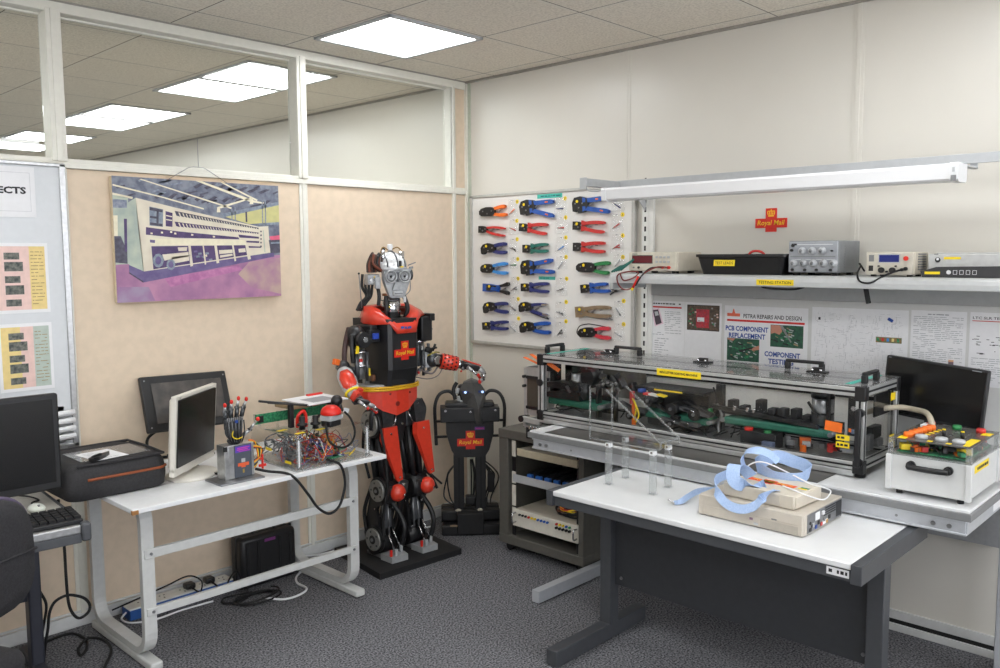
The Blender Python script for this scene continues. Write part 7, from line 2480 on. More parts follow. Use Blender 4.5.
b = MB().use(CHROME)
Bk = Matrix.Translation((-1.072, -2.200, zz + 0.012)) @ Euler((0.5, 0.3, 0.5)).to_matrix().to_4x4()
b.T = Bk
for q in ((0, 0.013, 0.034, 0.004), (0, -0.013, 0.034, 0.004), (0.016, 0, 0.004, 0.030), (-0.016, 0, 0.004, 0.030)):
    b.rbox((q[0], q[1], 0), (q[2], q[3], 0.005), bev=0.001)
b.rbox((0, 0, 0.002), (0.003, 0.026, 0.003))
b.build('buckle', parent=t)

# ================================================================= EQUIPMENT RACK
t = thing('equipment_rack', 'grey open-fronted rack cabinet on castors under the end of the bench', 'rack', (-0.25, -1.0, 0))
rx0, rx1, ry0, ry1 = -0.45, -0.03, -1.298, -0.702
MB().use(RACKG).box(rx0, rx1, ry1 - 0.07, ry1 - 0.002, 0.05, 0.655, 0.004).build('side_panel', parent=t)
MB().use(RACKG).box(rx0, rx1, ry0 + 0.002, ry0 + 0.036, 0.05, 0.655, 0.004).build('side_panel', parent=t)
b = MB().use(RACKG).box(rx0 - 0.004, rx1, ry0, ry1, 0.642, 0.692, 0.005)
b.build('top', parent=t)
b = MB().use(RACKG).box(rx0 - 0.002, rx1, ry0, ry1, 0.05, 0.102, 0.005)
b.build('plinth', parent=t)
b = MB().use(BLACKM).box(rx1 - 0.01, rx1, ry0 + 0.03, ry1 - 0.03, 0.10, 0.64)
b.build('back_panel', parent=t)
b = MB().use(BLACK)
for y in (ry1 - 0.095, ry0 + 0.05):
    b.box(rx0 + 0.02, rx0 + 0.024, y - 0.012, y + 0.012, 0.10, 0.635)
b.use(CREAMM)
for z0_, z1_ in ((0.545, 0.632), (0.395, 0.46), (0.27, 0.385), (0.17, 0.26)):
    b.box(rx0 + 0.015, rx0 + 0.02, ry1 - 0.112, ry1 - 0.085, z0_, z1_)
b.build('mounting_strip', parent=t)
for x in (rx0 + 0.05, rx1 - 0.05):
    for y in (ry0 + 0.05, ry1 - 0.045):
        b = MB().use(BLACKM).cyl((x - 0.012, y, 0.025), (x + 0.012, y, 0.025), 0.025, n=16).box(x - 0.016, x + 0.016, y - 0.012, y + 0.012, 0.036, 0.052, 0.003)
        b.build('castor', parent=t)
ya, yb = ry1 - 0.112, ry0 + 0.022
t = thing('rack_unit', 'plain cream unit fitted at the top of the grey rack', 'rack unit', (-0.25, -1.05, 0.56))
b = MB().use(mat('rack_cream', (186, 176, 152), 0.5)).box(rx0 - 0.006, rx0 + 0.004, yb + 0.016, ya - 0.03, 0.560, 0.600, 0.002)
b.build('front_plate', parent=t)
b = MB().use(BEIGE).box(rx0 + 0.004, -0.08, yb + 0.022, ya - 0.035, 0.562, 0.598)
b.build('casing', parent=t)
t = thing('rack_tray', 'pale sliding tray in the middle of the grey rack, full of blue-ended black modules', 'tray', (-0.25, -1.05, 0.41))
b = MB().use(LGREY).box(rx0 - 0.008, rx0 - 0.004, yb + 0.016, ya, 0.412, 0.455, 0.001).box(rx0 - 0.004, -0.08, yb + 0.022, ya - 0.005, 0.412, 0.418)
b.build('tray_body', parent=t)
for k in range(6):
    y = -0.90 - k * 0.062
    g = thing('module', 'blue-ended black module in the rack tray, ' + ['first', 'second', 'third', 'fourth', 'fifth', 'sixth'][k] + ' from the corner side', 'module', (-0.30, y, 0.42), 0, 'modules in the rack tray')
    MB().use(BLACK).box(-0.40, -0.16, y - 0.020, y + 0.020, 0.4185, 0.462, 0.003).build('module_body', parent=g)
    MB().use(mat('module_blue', (52, 108, 190), 0.45)).box(-0.418, -0.40, y - 0.019, y + 0.019, 0.424, 0.458, 0.003).build('blue_end', parent=g)
t = thing('rack_unit', 'cream unit with two rows of coloured sockets, lowest in the grey rack', 'rack unit', (-0.25, -1.05, 0.17))
b = MB().use(CREAMM).box(rx0 - 0.008, rx0 + 0.002, yb + 0.010, ya, 0.168, 0.262, 0.002)
b.build('front_plate', parent=t)
b = MB().use(BEIGE).box(rx0 + 0.002, -0.08, yb + 0.015, ya - 0.004, 0.172, 0.258)
b.build('casing', parent=t)
b = MB()
F = RW(rx0 - 0.0085, ya, 0.168)
for i in range(13):
    c = (BLACK, BLACK, BLACK, TRED, YELLOW, YELLOW, BLUE, BLUE, BLUE, BLUE, None, None, None)[i]
    if c:
        b.use(c).cyl(F @ Vector((0.055 + i * 0.022, 0.070, 0)), F @ Vector((0.055 + i * 0.022, 0.070, 0.010)), 0.006, n=10)
for i in range(5):
    b.use((TRED, YELLOW, YELLOW, BLUE, TGREEN)[i]).cyl(F @ Vector((0.315 + i * 0.022, 0.076, 0)), F @ Vector((0.315 + i * 0.022, 0.076, 0.010)), 0.006, n=10)
    b.use(BLACK).cyl(F @ Vector((0.315 + i * 0.022, 0.056, 0)), F @ Vector((0.315 + i * 0.022, 0.056, 0.012)), 0.007, n=10)
b.build('sockets', parent=t)
b = MB().use(CHROME)
for x in (0.022, 0.445):
    b.tube([F @ Vector((x, 0.025, 0)), F @ Vector((x, 0.027, 0.026)), F @ Vector((x, 0.073, 0.026)), F @ Vector((x, 0.075, 0))], 0.005, 8, 3)
b.build('handle', parent=t)
t = thing('wire_coil', 'coil of mixed test leads lying on the lowest unit in the rack', 'leads', (-0.33, -1.15, 0.27))
b = MB()
for i, c in enumerate((BLACK, BLACK, WIRES[2], BLACK, YELLOW, TRED)):
    b.use(c)
    P = []
    for k in range(26):
        a = k * 0.52 + i
        P.append((-0.34 + (0.05 + 0.004 * i) * math.cos(a), -1.14 + (0.10 - 0.006 * i) * math.sin(a) + 0.01 * math.sin(a * 0.7), 0.268 + 0.008 * i + 0.014 * (1 + math.sin(a * 1.3 + i))))
    b.tube(P, 0.0045, 6, 2)
b.build('leads', parent=t)
# ================================================================= THE STANDING ROBOT
R0 = thing('robot', 'tall robot with red shoulders, silver head and one arm held out, on a black board', 'robot', (-0.92, -0.33, 0))
GUN = mat('gunmetal', (92, 94, 97), 0.35, 0.8, var=0.15)
FACE = mat('cast_grey_face', (158, 160, 162), 0.35, 0.35, var=0.12, scale=60)
ALU = mat('cast_aluminium', (178, 180, 182), 0.38, 0.35, var=0.05)
CLEARW = mat('silver_skull', (222, 224, 226), 0.18, 0.25, var=0.10, scale=40)
DISC = mat('pulley_grey', (150, 150, 146), 0.4, 0.5, var=0.1)


def bolt(mb, p, d, r=0.006):
    d = Vector(d).normalized()
    p = Vector(p)
    mb.use(CHROME).cyl(p, p + d * 0.004, r, r * 0.8, 8)


b = MB().use(BLACKM).prism([(-1.185, -0.568), (-0.642, -0.598), (-0.575, -0.10), (-1.115, -0.075)], Matrix.Identity(4), 0.0, 0.032)
b.build('base_board', parent=R0)

# ---- legs
for sx, fx, name in ((-0.998, -0.998, 'right'), (-0.790, -0.786, 'left')):
    o = -1 if name == 'right' else 1
    # foot
    b = MB().use(ALU)
    b.prism([(-0.055, -0.045), (0.045, -0.055), (0.058, -0.01), (0.058, 0.05), (-0.055, 0.05)], Matrix.Translation((fx, -0.458, 0.030)), 0, 0.034)
    b.use(STEEL).box(fx - 0.042, fx + 0.040, -0.455, -0.27, 0.030, 0.05, 0.003)
    b.use(ALU).rbox((fx - 0.012, -0.485, 0.078), (0.018, 0.014, 0.036), bev=0.003).rbox((fx + 0.040, -0.462, 0.080), (0.016, 0.014, 0.044), bev=0.003)
    foot = b.build('foot', parent=R0)
    MB().use(RED).box(fx - 0.052, fx - 0.040, -0.490, -0.478, 0.064, 0.098, 0.002).build('red_peg', parent=foot, label='red peg on the foot block')
    b = MB().use(CHROME).cyl((fx - 0.018, -0.480, 0.085), (fx - 0.042, -0.46, 0.175), 0.0035, n=8).cyl((fx + 0.036, -0.460, 0.095), (fx + 0.008, -0.43, 0.19), 0.0035, n=8)
    b.build('tension_rod', parent=foot)
    # shank
    b = MB().use(BLACK)
    kz, ky, ay, az = 0.385, -0.385, -0.34, 0.105
    for dx in (-0.045, 0.045):
        b.prism([(-(ky + 0.04), kz + 0.03), (-(ky - 0.035), kz - 0.01), (-(ky + 0.01), kz - 0.09), (-(ay - 0.05), 0.20), (-(ay - 0.06), 0.10), (-(ay - 0.02), 0.05), (-(ay + 0.05), 0.06), (-(ay + 0.075), 0.15), (-(ay + 0.05), 0.25), (-(ky + 0.07), kz - 0.04)],
                Matrix(((0, 0, 1, sx + dx), (-1, 0, 0, 0), (0, 1, 0, 0), (0, 0, 0, 1))), -0.008, 0.008)
    b.use(BLACK).box(sx - 0.04, sx + 0.04, ay - 0.01, ay + 0.05, 0.14, 0.24, 0.006)
    b.use(DGREY).rbox((sx - 0.01, ky - 0.005, 0.255), (0.03, 0.03, 0.13), bev=0.003).rbox((sx + 0.025, ky + 0.01, 0.235), (0.022, 0.03, 0.10), bev=0.003)
    b.use(STEEL).cyl((sx - 0.03, ky - 0.025, 0.16), (sx - 0.03, ky - 0.015, 0.33), 0.006, n=10).cyl((sx + 0.0, ky - 0.03, 0.15), (sx + 0.0, ky - 0.02, 0.33), 0.005, n=10)
    b.use(BLACK).tube([(sx + 0.02, ky - 0.02, kz - 0.05), (sx + 0.055, ky - 0.055, 0.26), (sx + 0.06, ky - 0.085, 0.19), (sx + 0.05, ky - 0.075, 0.11), (sx + 0.035, ky - 0.05, 0.06)], 0.014, 8)
    bolt(b, (sx - 0.054, ky + 0.02, 0.30), (-1, 0, 0))
    bolt(b, (sx + 0.02, ky - 0.035, 0.30), (0, -1, 0), 0.009)
    bolt(b, (sx - 0.03, ay - 0.055, 0.155), (0, -1, 0), 0.009)
    b.build('shank', parent=R0)
    b = MB().use(BLACK).cyl((sx - 0.055, ay, az), (sx + 0.055, ay, az), 0.062, n=24)
    b.build('ankle_joint', parent=R0)
    b = MB().use(BLACK).cyl((sx - 0.06, ky, kz), (sx + 0.05, ky, kz), 0.066, n=28).rbox((sx, ky - 0.04, kz - 0.005), (0.085, 0.06, 0.09), bev=0.01)
    b.build('knee_joint', parent=R0)
    b = MB().use(REDM).ball((sx + 0.028, ky - 0.070, kz + 0.002), (0.046, 0.040, 0.046), 24, 14)
    knee = b.build('knee_cap', parent=R0, label='red domed knee cap')
    b = MB()
    bolt(b, (sx + 0.044, ky - 0.108, kz - 0.006), (0.2, -1, 0), 0.008)
    b.build('bolt', parent=knee)
    if name == 'right':
        for y, z, r in ((-0.350, 0.758, 0.066), (-0.405, 0.408, 0.058), (-0.365, 0.135, 0.060)):
            b = MB().use(BLACK).cyl((-1.044, y, z), (-1.062, y, z), r + 0.012, n=32).use(DISC).cyl((-1.062, y, z), (-1.074, y, z), r, n=32)
            b.use(BLACK).cyl((-1.074, y, z), (-1.076, y, z), r * 0.40, n=16).use(STEEL).cyl((-1.076, y, z), (-1.081, y, z), r * 0.16, n=10)
            for k in range(5):
                a = 2 * PI * k / 5
                b.use(GUN).cyl((-1.074, y + r * 0.72 * math.cos(a), z + r * 0.72 * math.sin(a)), (-1.0765, y + r * 0.72 * math.cos(a), z + r * 0.72 * math.sin(a)), r * 0.10, n=8)
            b.build('drive_pulley', parent=R0, label='grey drive pulley on the outside of the leg')
        b = MB().use(RUBBER)
        b.tube([(-1.055, -0.43, 0.74), (-1.058, -0.47, 0.58), (-1.058, -0.48, 0.43), (-1.058, -0.44, 0.345)], 0.008, 6).tube([(-1.055, -0.29, 0.75), (-1.058, -0.28, 0.60), (-1.058, -0.33, 0.46)], 0.008, 6)
        b.tube([(-1.058, -0.335, 0.40), (-1.058, -0.28, 0.27), (-1.058, -0.305, 0.13)], 0.010, 6).tube([(-1.058, -0.47, 0.40), (-1.058, -0.44, 0.25), (-1.058, -0.44, 0.14)], 0.008, 6)
        b.build('drive_belt', parent=R0)
    # thigh
    ty, tz = -0.33, 0.745
    b = MB().use(BLACK)
    for dx, dy in ((-0.04, 0.03), (0.04, 0.03), (-0.03, -0.03), (0.035, -0.02), (0.0, 0.045)):
        b.cyl((sx + dx, ty + dy, tz), (sx + dx * 0.8, ky + dy * 0.8, kz + 0.03), 0.017, n=12)
    b.use(GUN).box(sx - 0.05, sx + 0.05, ty - 0.05, ty + 0.06, tz - 0.03, tz + 0.06, 0.008)
    b.build('thigh_struts', parent=R0)
    b = MB().use(REDM)
    off = 0.018 if name == 'left' else 0.0
    yT, yB = -0.435, -0.455
    front = [(sx - 0.040 + off, 0.740), (sx + 0.050 + off, 0.740), (sx + 0.068 + off, 0.452), (sx + 0.034 + off, 0.445), (sx - 0.044 + off, 0.675)]
    A = []
    for x, z in front:
        yy = yT + (yB - yT) * (0.735 - z) / 0.29
        A.append((x, yy, z))
    B_ = [(x + 0.004, y + 0.012, z) for x, y, z in A]
    b.loft([A, B_], smooth=False)
    side = [A[0], A[4], A[3], (A[3][0] - 0.006, A[3][1] + 0.015, A[3][2] + 0.01), (A[4][0] - 0.008, A[4][1] + 0.026, A[4][2]), (A[0][0] - 0.008, A[0][1] + 0.026, A[0][2])]
    b.loft([side, [(x + 0.004, y + 0.003, z) for x, y, z in side]], smooth=False)
    th = b.build('thigh_plate', parent=R0, label='red thigh plate')
    b = MB()
    bolt(b, (sx + 0.005 + off, yT - 0.003, 0.705), (0, -1, 0), 0.007)
    bolt(b, (sx + 0.045 + off, yB - 0.002, 0.468), (0, -1, 0), 0.007)
    b.build('bolt', parent=th)
    # hip links
    b = MB().use(GUN).prism([(-0.03, 0.0), (0.03, 0.0), (0.042, 0.07), (0.01, 0.13), (-0.045, 0.12)], LW(sx + (0.0 if name == 'right' else 0.015), -0.405, 0.735), -0.015, 0.015)
    b.use(CHROME).cyl((sx + 0.035 * -o, -0.425, 0.735), (sx + 0.07 * -o, -0.41, 0.815), 0.004, n=8)
    bolt(b, (sx, -0.42, 0.84), (0, -1, 0))
    b.use(BLACK).tube([(sx + 0.05 * o, -0.38, 0.85), (sx + 0.075 * o, -0.38, 0.80), (sx + 0.07 * o, -0.37, 0.73)], 0.016, 8)
    b.build('hip_link', parent=R0)
b = MB().use(BLACK).prism([(-0.05, -0.10), (0.03, -0.10), (0.06, 0.0), (0.05, 0.09), (-0.05, 0.09), (-0.065, 0.0)], LW(-0.915, -0.385, 0.745), -0.05, 0.012)
for x in (-0.945, -0.885):
    bolt(b, (x, -0.398, 0.74), (0, -1, 0), 0.008)
b.use(BLACK)
for dx in (-0.03, 0.0, 0.03):
    b.tube([(-0.915 + dx, -0.37, 0.70), (-0.915 + dx * 1.2, -0.34, 0.55), (-0.90 + dx * 1.6, -0.37, 0.42), (-0.89 + dx, -0.36, 0.30), (-0.89 + dx, -0.30, 0.12), (-0.88 + dx, -0.2, 0.04)], 0.009, 8)
b.use(GUN).rbox((-0.905, -0.40, 0.40), (0.07, 0.05, 0.07), (0, 0.2, 0), 0.006)
bolt(b, (-0.905, -0.427, 0.415), (0, -1, 0), 0.010)
b.build('pelvis_block', parent=R0)
b = MB().use(BLACK).tube([(-0.735, -0.36, 0.70), (-0.70, -0.34, 0.68), (-0.665, -0.33, 0.62), (-0.66, -0.33, 0.50), (-0.68, -0.34, 0.40)], 0.012, 8).box(-0.755, -0.675, -0.35, -0.28, 0.52, 0.685, 0.006)
b.tube([(-0.69, -0.35, 0.44), (-0.655, -0.37, 0.40), (-0.63, -0.39, 0.33)], 0.008, 6).tube([(-0.66, -0.36, 0.42), (-0.62, -0.37, 0.38), (-0.585, -0.38, 0.345)], 0.006, 6).tube([(-0.70, -0.38, 0.36), (-0.725, -0.36, 0.22), (-0.74, -0.34, 0.10)], 0.010, 6)
bolt(b, (-0.70, -0.352, 0.66), (0, -1, 0))
b.build('side_actuator', parent=R0)

# ---- pelvis plate: red shield bent round the front
ring = [(-1.125, -0.30), (-1.105, -0.39), (-1.045, -0.435), (-0.965, -0.455), (-0.88, -0.450), (-0.795, -0.42), (-0.755, -0.33)]
zlow = [0.925, 0.885, 0.835, 0.803, 0.822, 0.872, 0.918]
b = MB().use(REDM)
out = [[(x, y, 0.938) for x, y in ring], [(x, y, z) for (x, y), z in zip(ring, zlow)]]
cen = Vector((-0.935, -0.30))


def inward(p, d):
    v = Vector((p[0], p[1])) - cen
    v.normalize()
    return (p[0] - v.x * d, p[1] - v.y * d, p[2])


inn = [[inward(p, 0.012) for p in r] for r in out]
n = len(ring)
loops = [[out[0][k], out[1][k], inn[1][k], inn[0][k]] for k in range(n)]
b.loft(loops, smooth=False)
pel = b.build('pelvis_plate', parent=R0, label='red shield-shaped hip plate')
b = MB().use(mat('dark_red', (120, 26, 20), 0.4)).cyl((-0.96, -0.454, 0.865), (-0.96, -0.458, 0.865), 0.013, n=14)
b.cyl((-1.0, -0.445, 0.92), (-1.0, -0.449, 0.92), 0.006, n=8).cyl((-0.87, -0.448, 0.915), (-0.87, -0.452, 0.915), 0.006, n=8)
b.build('bolt_hole', parent=pel)
b = MB().use(mat('yellow_hose', (222, 172, 36), 0.4))
for dz in (0.0, 0.013):
    b.tube([(x - 0.003 * (1 if x > -0.93 else -1) * -1, y - 0.008, 0.944 + dz) for x, y in ring], 0.0065, 8)
b.build('waist_hose', parent=R0, label='yellow hoses round the waist')
b = MB().use(LGREY).loft([[(x, y, 0.962) for x, y in ring], [(x, y, 0.970) for x, y in ring]], caps=True, smooth=False)
b.build('waist_ring', parent=R0)

# ---- torso: black panels with a crease at the front
sec = [(-1.075, -0.235), (-1.035, -0.475), (-1.015, -0.488), (-0.850, -0.488), (-0.835, -0.475), (-0.790, -0.235)]
low = [(-1.06, -0.25), (-1.03, -0.455), (-1.012, -0.468), (-0.852, -0.468), (-0.838, -0.455), (-0.80, -0.25)]
b = MB().use(mat('torso_black', (22, 22, 24), 0.38, c2=(34, 34, 36), scale=8))
b.loft([[(x, y, 0.965) for x, y in low], [(x, y, 1.05) for x, y in sec], [(x, y, 1.315) for x, y in sec]], smooth=False)
b.use(BLACKM).box(-1.0151, -0.851, -0.4895, -0.487, 1.048, 1.052)
b.build('torso_panel', parent=R0)
b = post_emblem(MB(), LW(-0.934, -0.4885, 1.135), 0.142, 0.003)
b.build('emblem', parent=R0, label='red cross-shaped emblem with gold crown and lettering on the chest')
b = MB().use(BLACKM).prism([(0.0, 0.0), (0.10, 0.0), (0.10, 0.012), (0.03, 0.045), (0.0, 0.045)], LW(-1.01, -0.4700, 0.975), 0, 0.006)
b.use(mat('bronze_hint', (110, 70, 44), 0.4)).rbox((-1.055, -0.36, 1.005), (0.02, 0.05, 0.035), bev=0.006)
b.build('lower_cover', parent=R0)

# ---- red yoke over the shoulders
bot = [(-1.090, -0.345, 1.290), (-1.075, -0.420, 1.286), (-1.050, -0.460, 1.290), (-1.030, -0.490, 1.292), (-0.995, -0.508, 1.240), (-0.870, -0.508, 1.240), (-0.835, -0.490, 1.305), (-0.775, -0.44, 1.318), (-0.700, -0.385, 1.318), (-0.675, -0.32, 1.318), (-0.72, -0.235, 1.315), (-0.92, -0.215, 1.315), (-1.05, -0.25, 1.30)]
mid = [(-1.082, -0.345, 1.335), (-1.066, -0.405, 1.342), (-1.045, -0.440, 1.342), (-1.015, -0.478, 1.318), (-0.99, -0.497, 1.292), (-0.872, -0.497, 1.292), (-0.845, -0.478, 1.318), (-0.785, -0.42, 1.345), (-0.72, -0.375, 1.345), (-0.70, -0.32, 1.342), (-0.735, -0.255, 1.342), (-0.92, -0.22, 1.342), (-1.045, -0.265, 1.342)]
top = [(-1.075, -0.345, 1.380), (-1.06, -0.385, 1.380), (-1.03, -0.405, 1.365), (-1.005, -0.43, 1.33), (-0.985, -0.45, 1.30), (-0.875, -0.45, 1.30), (-0.855, -0.43, 1.33), (-0.815, -0.385, 1.380), (-0.785, -0.36, 1.380), (-0.775, -0.32, 1.380), (-0.80, -0.275, 1.380), (-0.92, -0.25, 1.380), (-1.04, -0.275, 1.380)]
inn_ = [(-0.93 + (x + 0.93) * 0.86, -0.335 + (y + 0.335) * 0.86, z - 0.012) for x, y, z in top]
b = MB().use(REDM).loft([bot, mid, top, inn_], caps=False, smooth=True)
yk = b.build('shoulder_yoke', parent=R0, label='glossy red shoulder yoke with a V front')
md = yk.modifiers.new('edge', 'SOLIDIFY')
md.thickness = 0.006
b = MB().use(PBLUE)
b.T = LW(-0.93, -0.5045, 1.268) @ Matrix.Rotation(-0.2, 4, 'X')
for x, w, y in ((-0.030, 0.020, 0.002), (-0.008, 0.012, 0.0), (0.008, 0.010, -0.001), (0.022, 0.014, 0.0)):
    b.rbox((x, y, 0.002), (w, 0.012, 0.001))
b.build('blue_mark', parent=R0)
b = MB().use(BLACK).box(-0.755, -0.675, -0.42, -0.27, 1.175, 1.312, 0.008).box(-0.70, -0.665, -0.43, -0.36, 1.285, 1.325, 0.004)
b.use(CHROME).cyl((-0.675, -0.38, 1.235), (-0.645, -0.38, 1.235), 0.006, n=10)
b.build('shoulder_box', parent=R0)

# ---- neck and head, turned a little towards the viewer
b = MB().use(CHROME).cyl((-0.925, -0.37, 1.30), (-0.925, -0.37, 1.43), 0.050, n=24).use(BLACK).cyl((-0.925, -0.36, 1.27), (-0.925, -0.36, 1.318), 0.058, n=24)
b.use(STEEL)
for z in (1.345, 1.375, 1.405):
    b.cyl((-0.925, -0.37, z), (-0.925, -0.37, z + 0.004), 0.053, n=24)
b.use(mat('copper_ring', (150, 100, 70), 0.35, 0.6)).cyl((-0.925, -0.37, 1.425), (-0.925, -0.37, 1.442), 0.046, n=20)
b.build('neck', parent=R0)
b = MB().use(BLACK)
for x0_, x1_ in ((-0.992, -0.988), (-0.862, -0.868)):
    b.tube([(x0_, -0.40, 1.30), (x0_ - 0.006 * (1 if x0_ < -0.92 else -1), -0.425, 1.36), (x1_, -0.41, 1.43)], 0.012, 8)
for k in range(4):
    b.tube([(-1.00 - 0.014 * k, -0.32 + 0.012 * k, 1.545), (-1.008 - 0.013 * k, -0.32 + 0.012 * k, 1.48), (-1.010 - 0.010 * k, -0.31, 1.43), (-1.035 - 0.012 * k, -0.30, 1.395), (-1.065 - 0.008 * k, -0.29, 1.355)], 0.0075, 8)
b.tube([(-1.0, -0.34, 1.52), (-0.995, -0.36, 1.44), (-1.0, -0.36, 1.38)], 0.010, 8)
b.use(YELLOW).cyl((-0.985, -0.428, 1.375), (-0.985, -0.432, 1.375), 0.005, n=8)
b.use(PAPER).box(-0.885, -0.868, -0.428, -0.424, 1.395, 1.425)
b.build('neck_hoses', parent=R0)

HT = Matrix.Translation((-0.915, -0.365, 1.40)) @ Matrix.Rotation(math.radians(-14), 4, 'Z')   # head frame: -y is forwards


def head():
    m = MB()
    m.T = HT
    return m


b = head().use(FACE)
b.prism([(-0.076, 0.165), (0.076, 0.165), (0.076, 0.118), (0.070, 0.098), (0.044, 0.030), (0.030, 0.020), (-0.030, 0.020), (-0.044, 0.030), (-0.070, 0.098), (-0.076, 0.118)], LW(0, -0.055, 0.0), -0.01, 0.018)
b.rbox((0, -0.078, 0.168), (0.156, 0.012, 0.012), bev=0.003)
b.prism([(-0.018, 0.10), (0.018, 0.10), (0.034, 0.062), (-0.034, 0.062)], LW(0, -0.073, 0.0), 0, 0.014)
b.use(GUN).prism([(-0.006, 0.155), (0.006, 0.155), (0.004, 0.105), (-0.004, 0.105)], LW(0, -0.073, 0.0), 0, 0.012)
b.use(LGREY).rbox((0, -0.078, 0.044), (0.056, 0.02, 0.030), bev=0.007)
b.use(GUN).rbox((0, -0.089, 0.044), (0.046, 0.002, 0.003))
b.build('face_mask', parent=R0)
for x in (-0.039, 0.039):
    b = head().use(ALU).lathe([(0.034, 0), (0.034, 0.014), (0.029, 0.016), (0.026, 0.008), (0.026, 0.006)], LW(x, -0.073, 0.133), 24)
    b.use(FACE).lathe([(0.026, 0.007), (0.018, 0.015), (0.016, 0.012), (0, 0.013)], LW(x, -0.073, 0.133), 20)
    b.use(BLACK).lathe([(0.007, 0.0132), (0, 0.0142)], LW(x - 0.002, -0.073, 0.133), 12)
    b.build('eye', parent=R0)
b = head().use(CLEARW)
prof_ = []
for k in range(9):
    a = PI / 2 * k / 8
    prof_.append((0.092 * math.cos(a), 0.185 + 0.078 * math.sin(a)))
b.lathe([(0.088, 0.160), (0.092, 0.172)] + prof_, Matrix.Translation((0, 0.005, 0)) @ Matrix.Diagonal((0.92, 0.95, 1, 1)), 24)
b.use(GUN)
for x in (-0.05, 0.0, 0.05):
    P = []
    for k in range(9):
        a = PI * k / 8
        P.append((x, 0.005 - 0.090 * math.cos(a) * (1 - abs(x) * 4), 0.182 + (0.084 - abs(x) * 0.4) * math.sin(a)))
    b.tube(P, 0.004, 6, 3)
b.build('skull_cap', parent=R0)
b = head().use(CHROME)
for x, y, h_ in ((-0.06, -0.03, 0.05), (0.035, -0.045, 0.04), (0.065, 0.0, 0.04), (-0.02, 0.0, 0.03)):
    b.cyl((x, y, 0.20), (x, y, 0.24 + h_ * 0.6), 0.012, n=12)
b.use(PAPER).rbox((-0.005, 0.0, 0.285), (0.026, 0.022, 0.034), bev=0.006)
b.use(BLACK).rbox((0.012, -0.088, 0.20), (0.012, 0.012, 0.03), bev=0.002).ball((-0.055, -0.03, 0.275), 0.009, 10, 8)
b.use(YELLOW).rbox((0.020, -0.090, 0.183), (0.018, 0.008, 0.008), bev=0.002)
b.use(mat('brass', (150, 116, 62), 0.35, 0.6)).tube([(-0.075, -0.02, 0.245), (-0.06, -0.03, 0.285), (-0.03, -0.03, 0.27)], 0.003, 6).tube([(0.0, 0.0, 0.27), (0.025, -0.03, 0.285), (0.05, -0.04, 0.255)], 0.003, 6)
b.use(STEEL).cyl((0.075, -0.05, 0.19), (0.115, -0.06, 0.205), 0.003, n=6).cyl((0.08, -0.05, 0.175), (0.10, -0.06, 0.18), 0.006, n=8)
b.build('head_fittings', parent=R0)
b = head().use(BLACK)
rng = random.Random(9)
for k in range(11):
    b.use((BLACK, mat('dark_copper', (112, 58, 40), 0.45), BLACK, mat('dark_brown', (66, 42, 34), 0.5))[k % 4])
    x = -0.082 - rng.random() * 0.05
    y = -0.01 + rng.uniform(-0.03, 0.04)
    b.tube([(-0.07, y, 0.16), (x, y - 0.01, 0.20), (x + 0.01, y, 0.25 + rng.uniform(-0.02, 0.012)), (x - 0.01, y + 0.01, 0.20), (x - 0.015, y, 0.155)], 0.008, 6)
b.build('ear_wires', parent=R0)
b = head().use(FACE).rbox((-0.115, -0.01, 0.118), (0.07, 0.05, 0.055), bev=0.006).rbox((-0.10, -0.045, 0.10), (0.03, 0.02, 0.06), bev=0.004).use(CHROME)
for k in range(3):
    b.cyl((-0.135 + k * 0.022, -0.036, 0.115), (-0.135 + k * 0.022, -0.042, 0.115), 0.007, n=10)
b.use(YELLOW).rbox((-0.112, -0.0365, 0.13), (0.008, 0.002, 0.010))
b.use(GUN).cyl((0.088, -0.02, 0.14), (0.105, -0.02, 0.14), 0.03, n=16)
b.use(STEEL).tube([(0.095, -0.03, 0.12), (0.085, -0.05, 0.06), (0.055, -0.06, 0.035)], 0.003, 6)
b.build('ear_module', parent=R0)
b = MB().use(STEEL).cyl((-1.085, -0.33, 1.37), (-1.100, -0.33, 1.545), 0.003, n=6).use(BLACK).ball((-1.1005, -0.33, 1.55), 0.006, 8, 6)
b.build('aerial', parent=R0)

# ---- right arm (left in the picture), bent, hand held low before the hip
b = MB().use(BLACK).ball((-1.150, -0.355, 1.225), (0.052, 0.06, 0.062), 16, 10).box(-1.105, -1.06, -0.425, -0.30, 1.20, 1.285, 0.006)
b.use(BLACK).cyl((-1.15, -0.40, 1.215), (-1.15, -0.435, 1.215), 0.042, n=20).use(CHROME).cyl((-1.15, -0.435, 1.215), (-1.15, -0.445, 1.215), 0.014, n=12)
b.use(mat('dark_maroon_hose', (58, 34, 32), 0.5)).tube([(-1.17, -0.33, 1.27), (-1.205, -0.35, 1.21), (-1.225, -0.36, 1.14), (-1.23, -0.37, 1.07)], 0.014, 8).use(BLACK).tube([(-1.19, -0.38, 1.24), (-1.205, -0.40, 1.17), (-1.20, -0.40, 1.10)], 0.012, 8)
b.build('shoulder_joint', parent=R0)
b = MB().use(mat('servo_blue', (40, 70, 170), 0.4)).box(-1.100, -1.065, -0.445, -0.43, 1.215, 1.245, 0.003).use(BLACK).box(-1.115, -1.05, -0.432, -0.40, 1.195, 1.262, 0.004)
b.build('servo', parent=R0, label='black servo with a blue face')
b = MB().use(SILVER).cyl((-1.145, -0.375, 1.165), (-1.145, -0.385, 1.01), 0.030, 0.026, 18).use(CHROME).cyl((-1.145, -0.375, 1.155), (-1.145, -0.376, 1.14), 0.044, n=20).cyl((-1.145, -0.382, 1.085), (-1.145, -0.383, 1.07), 0.038, n=20)
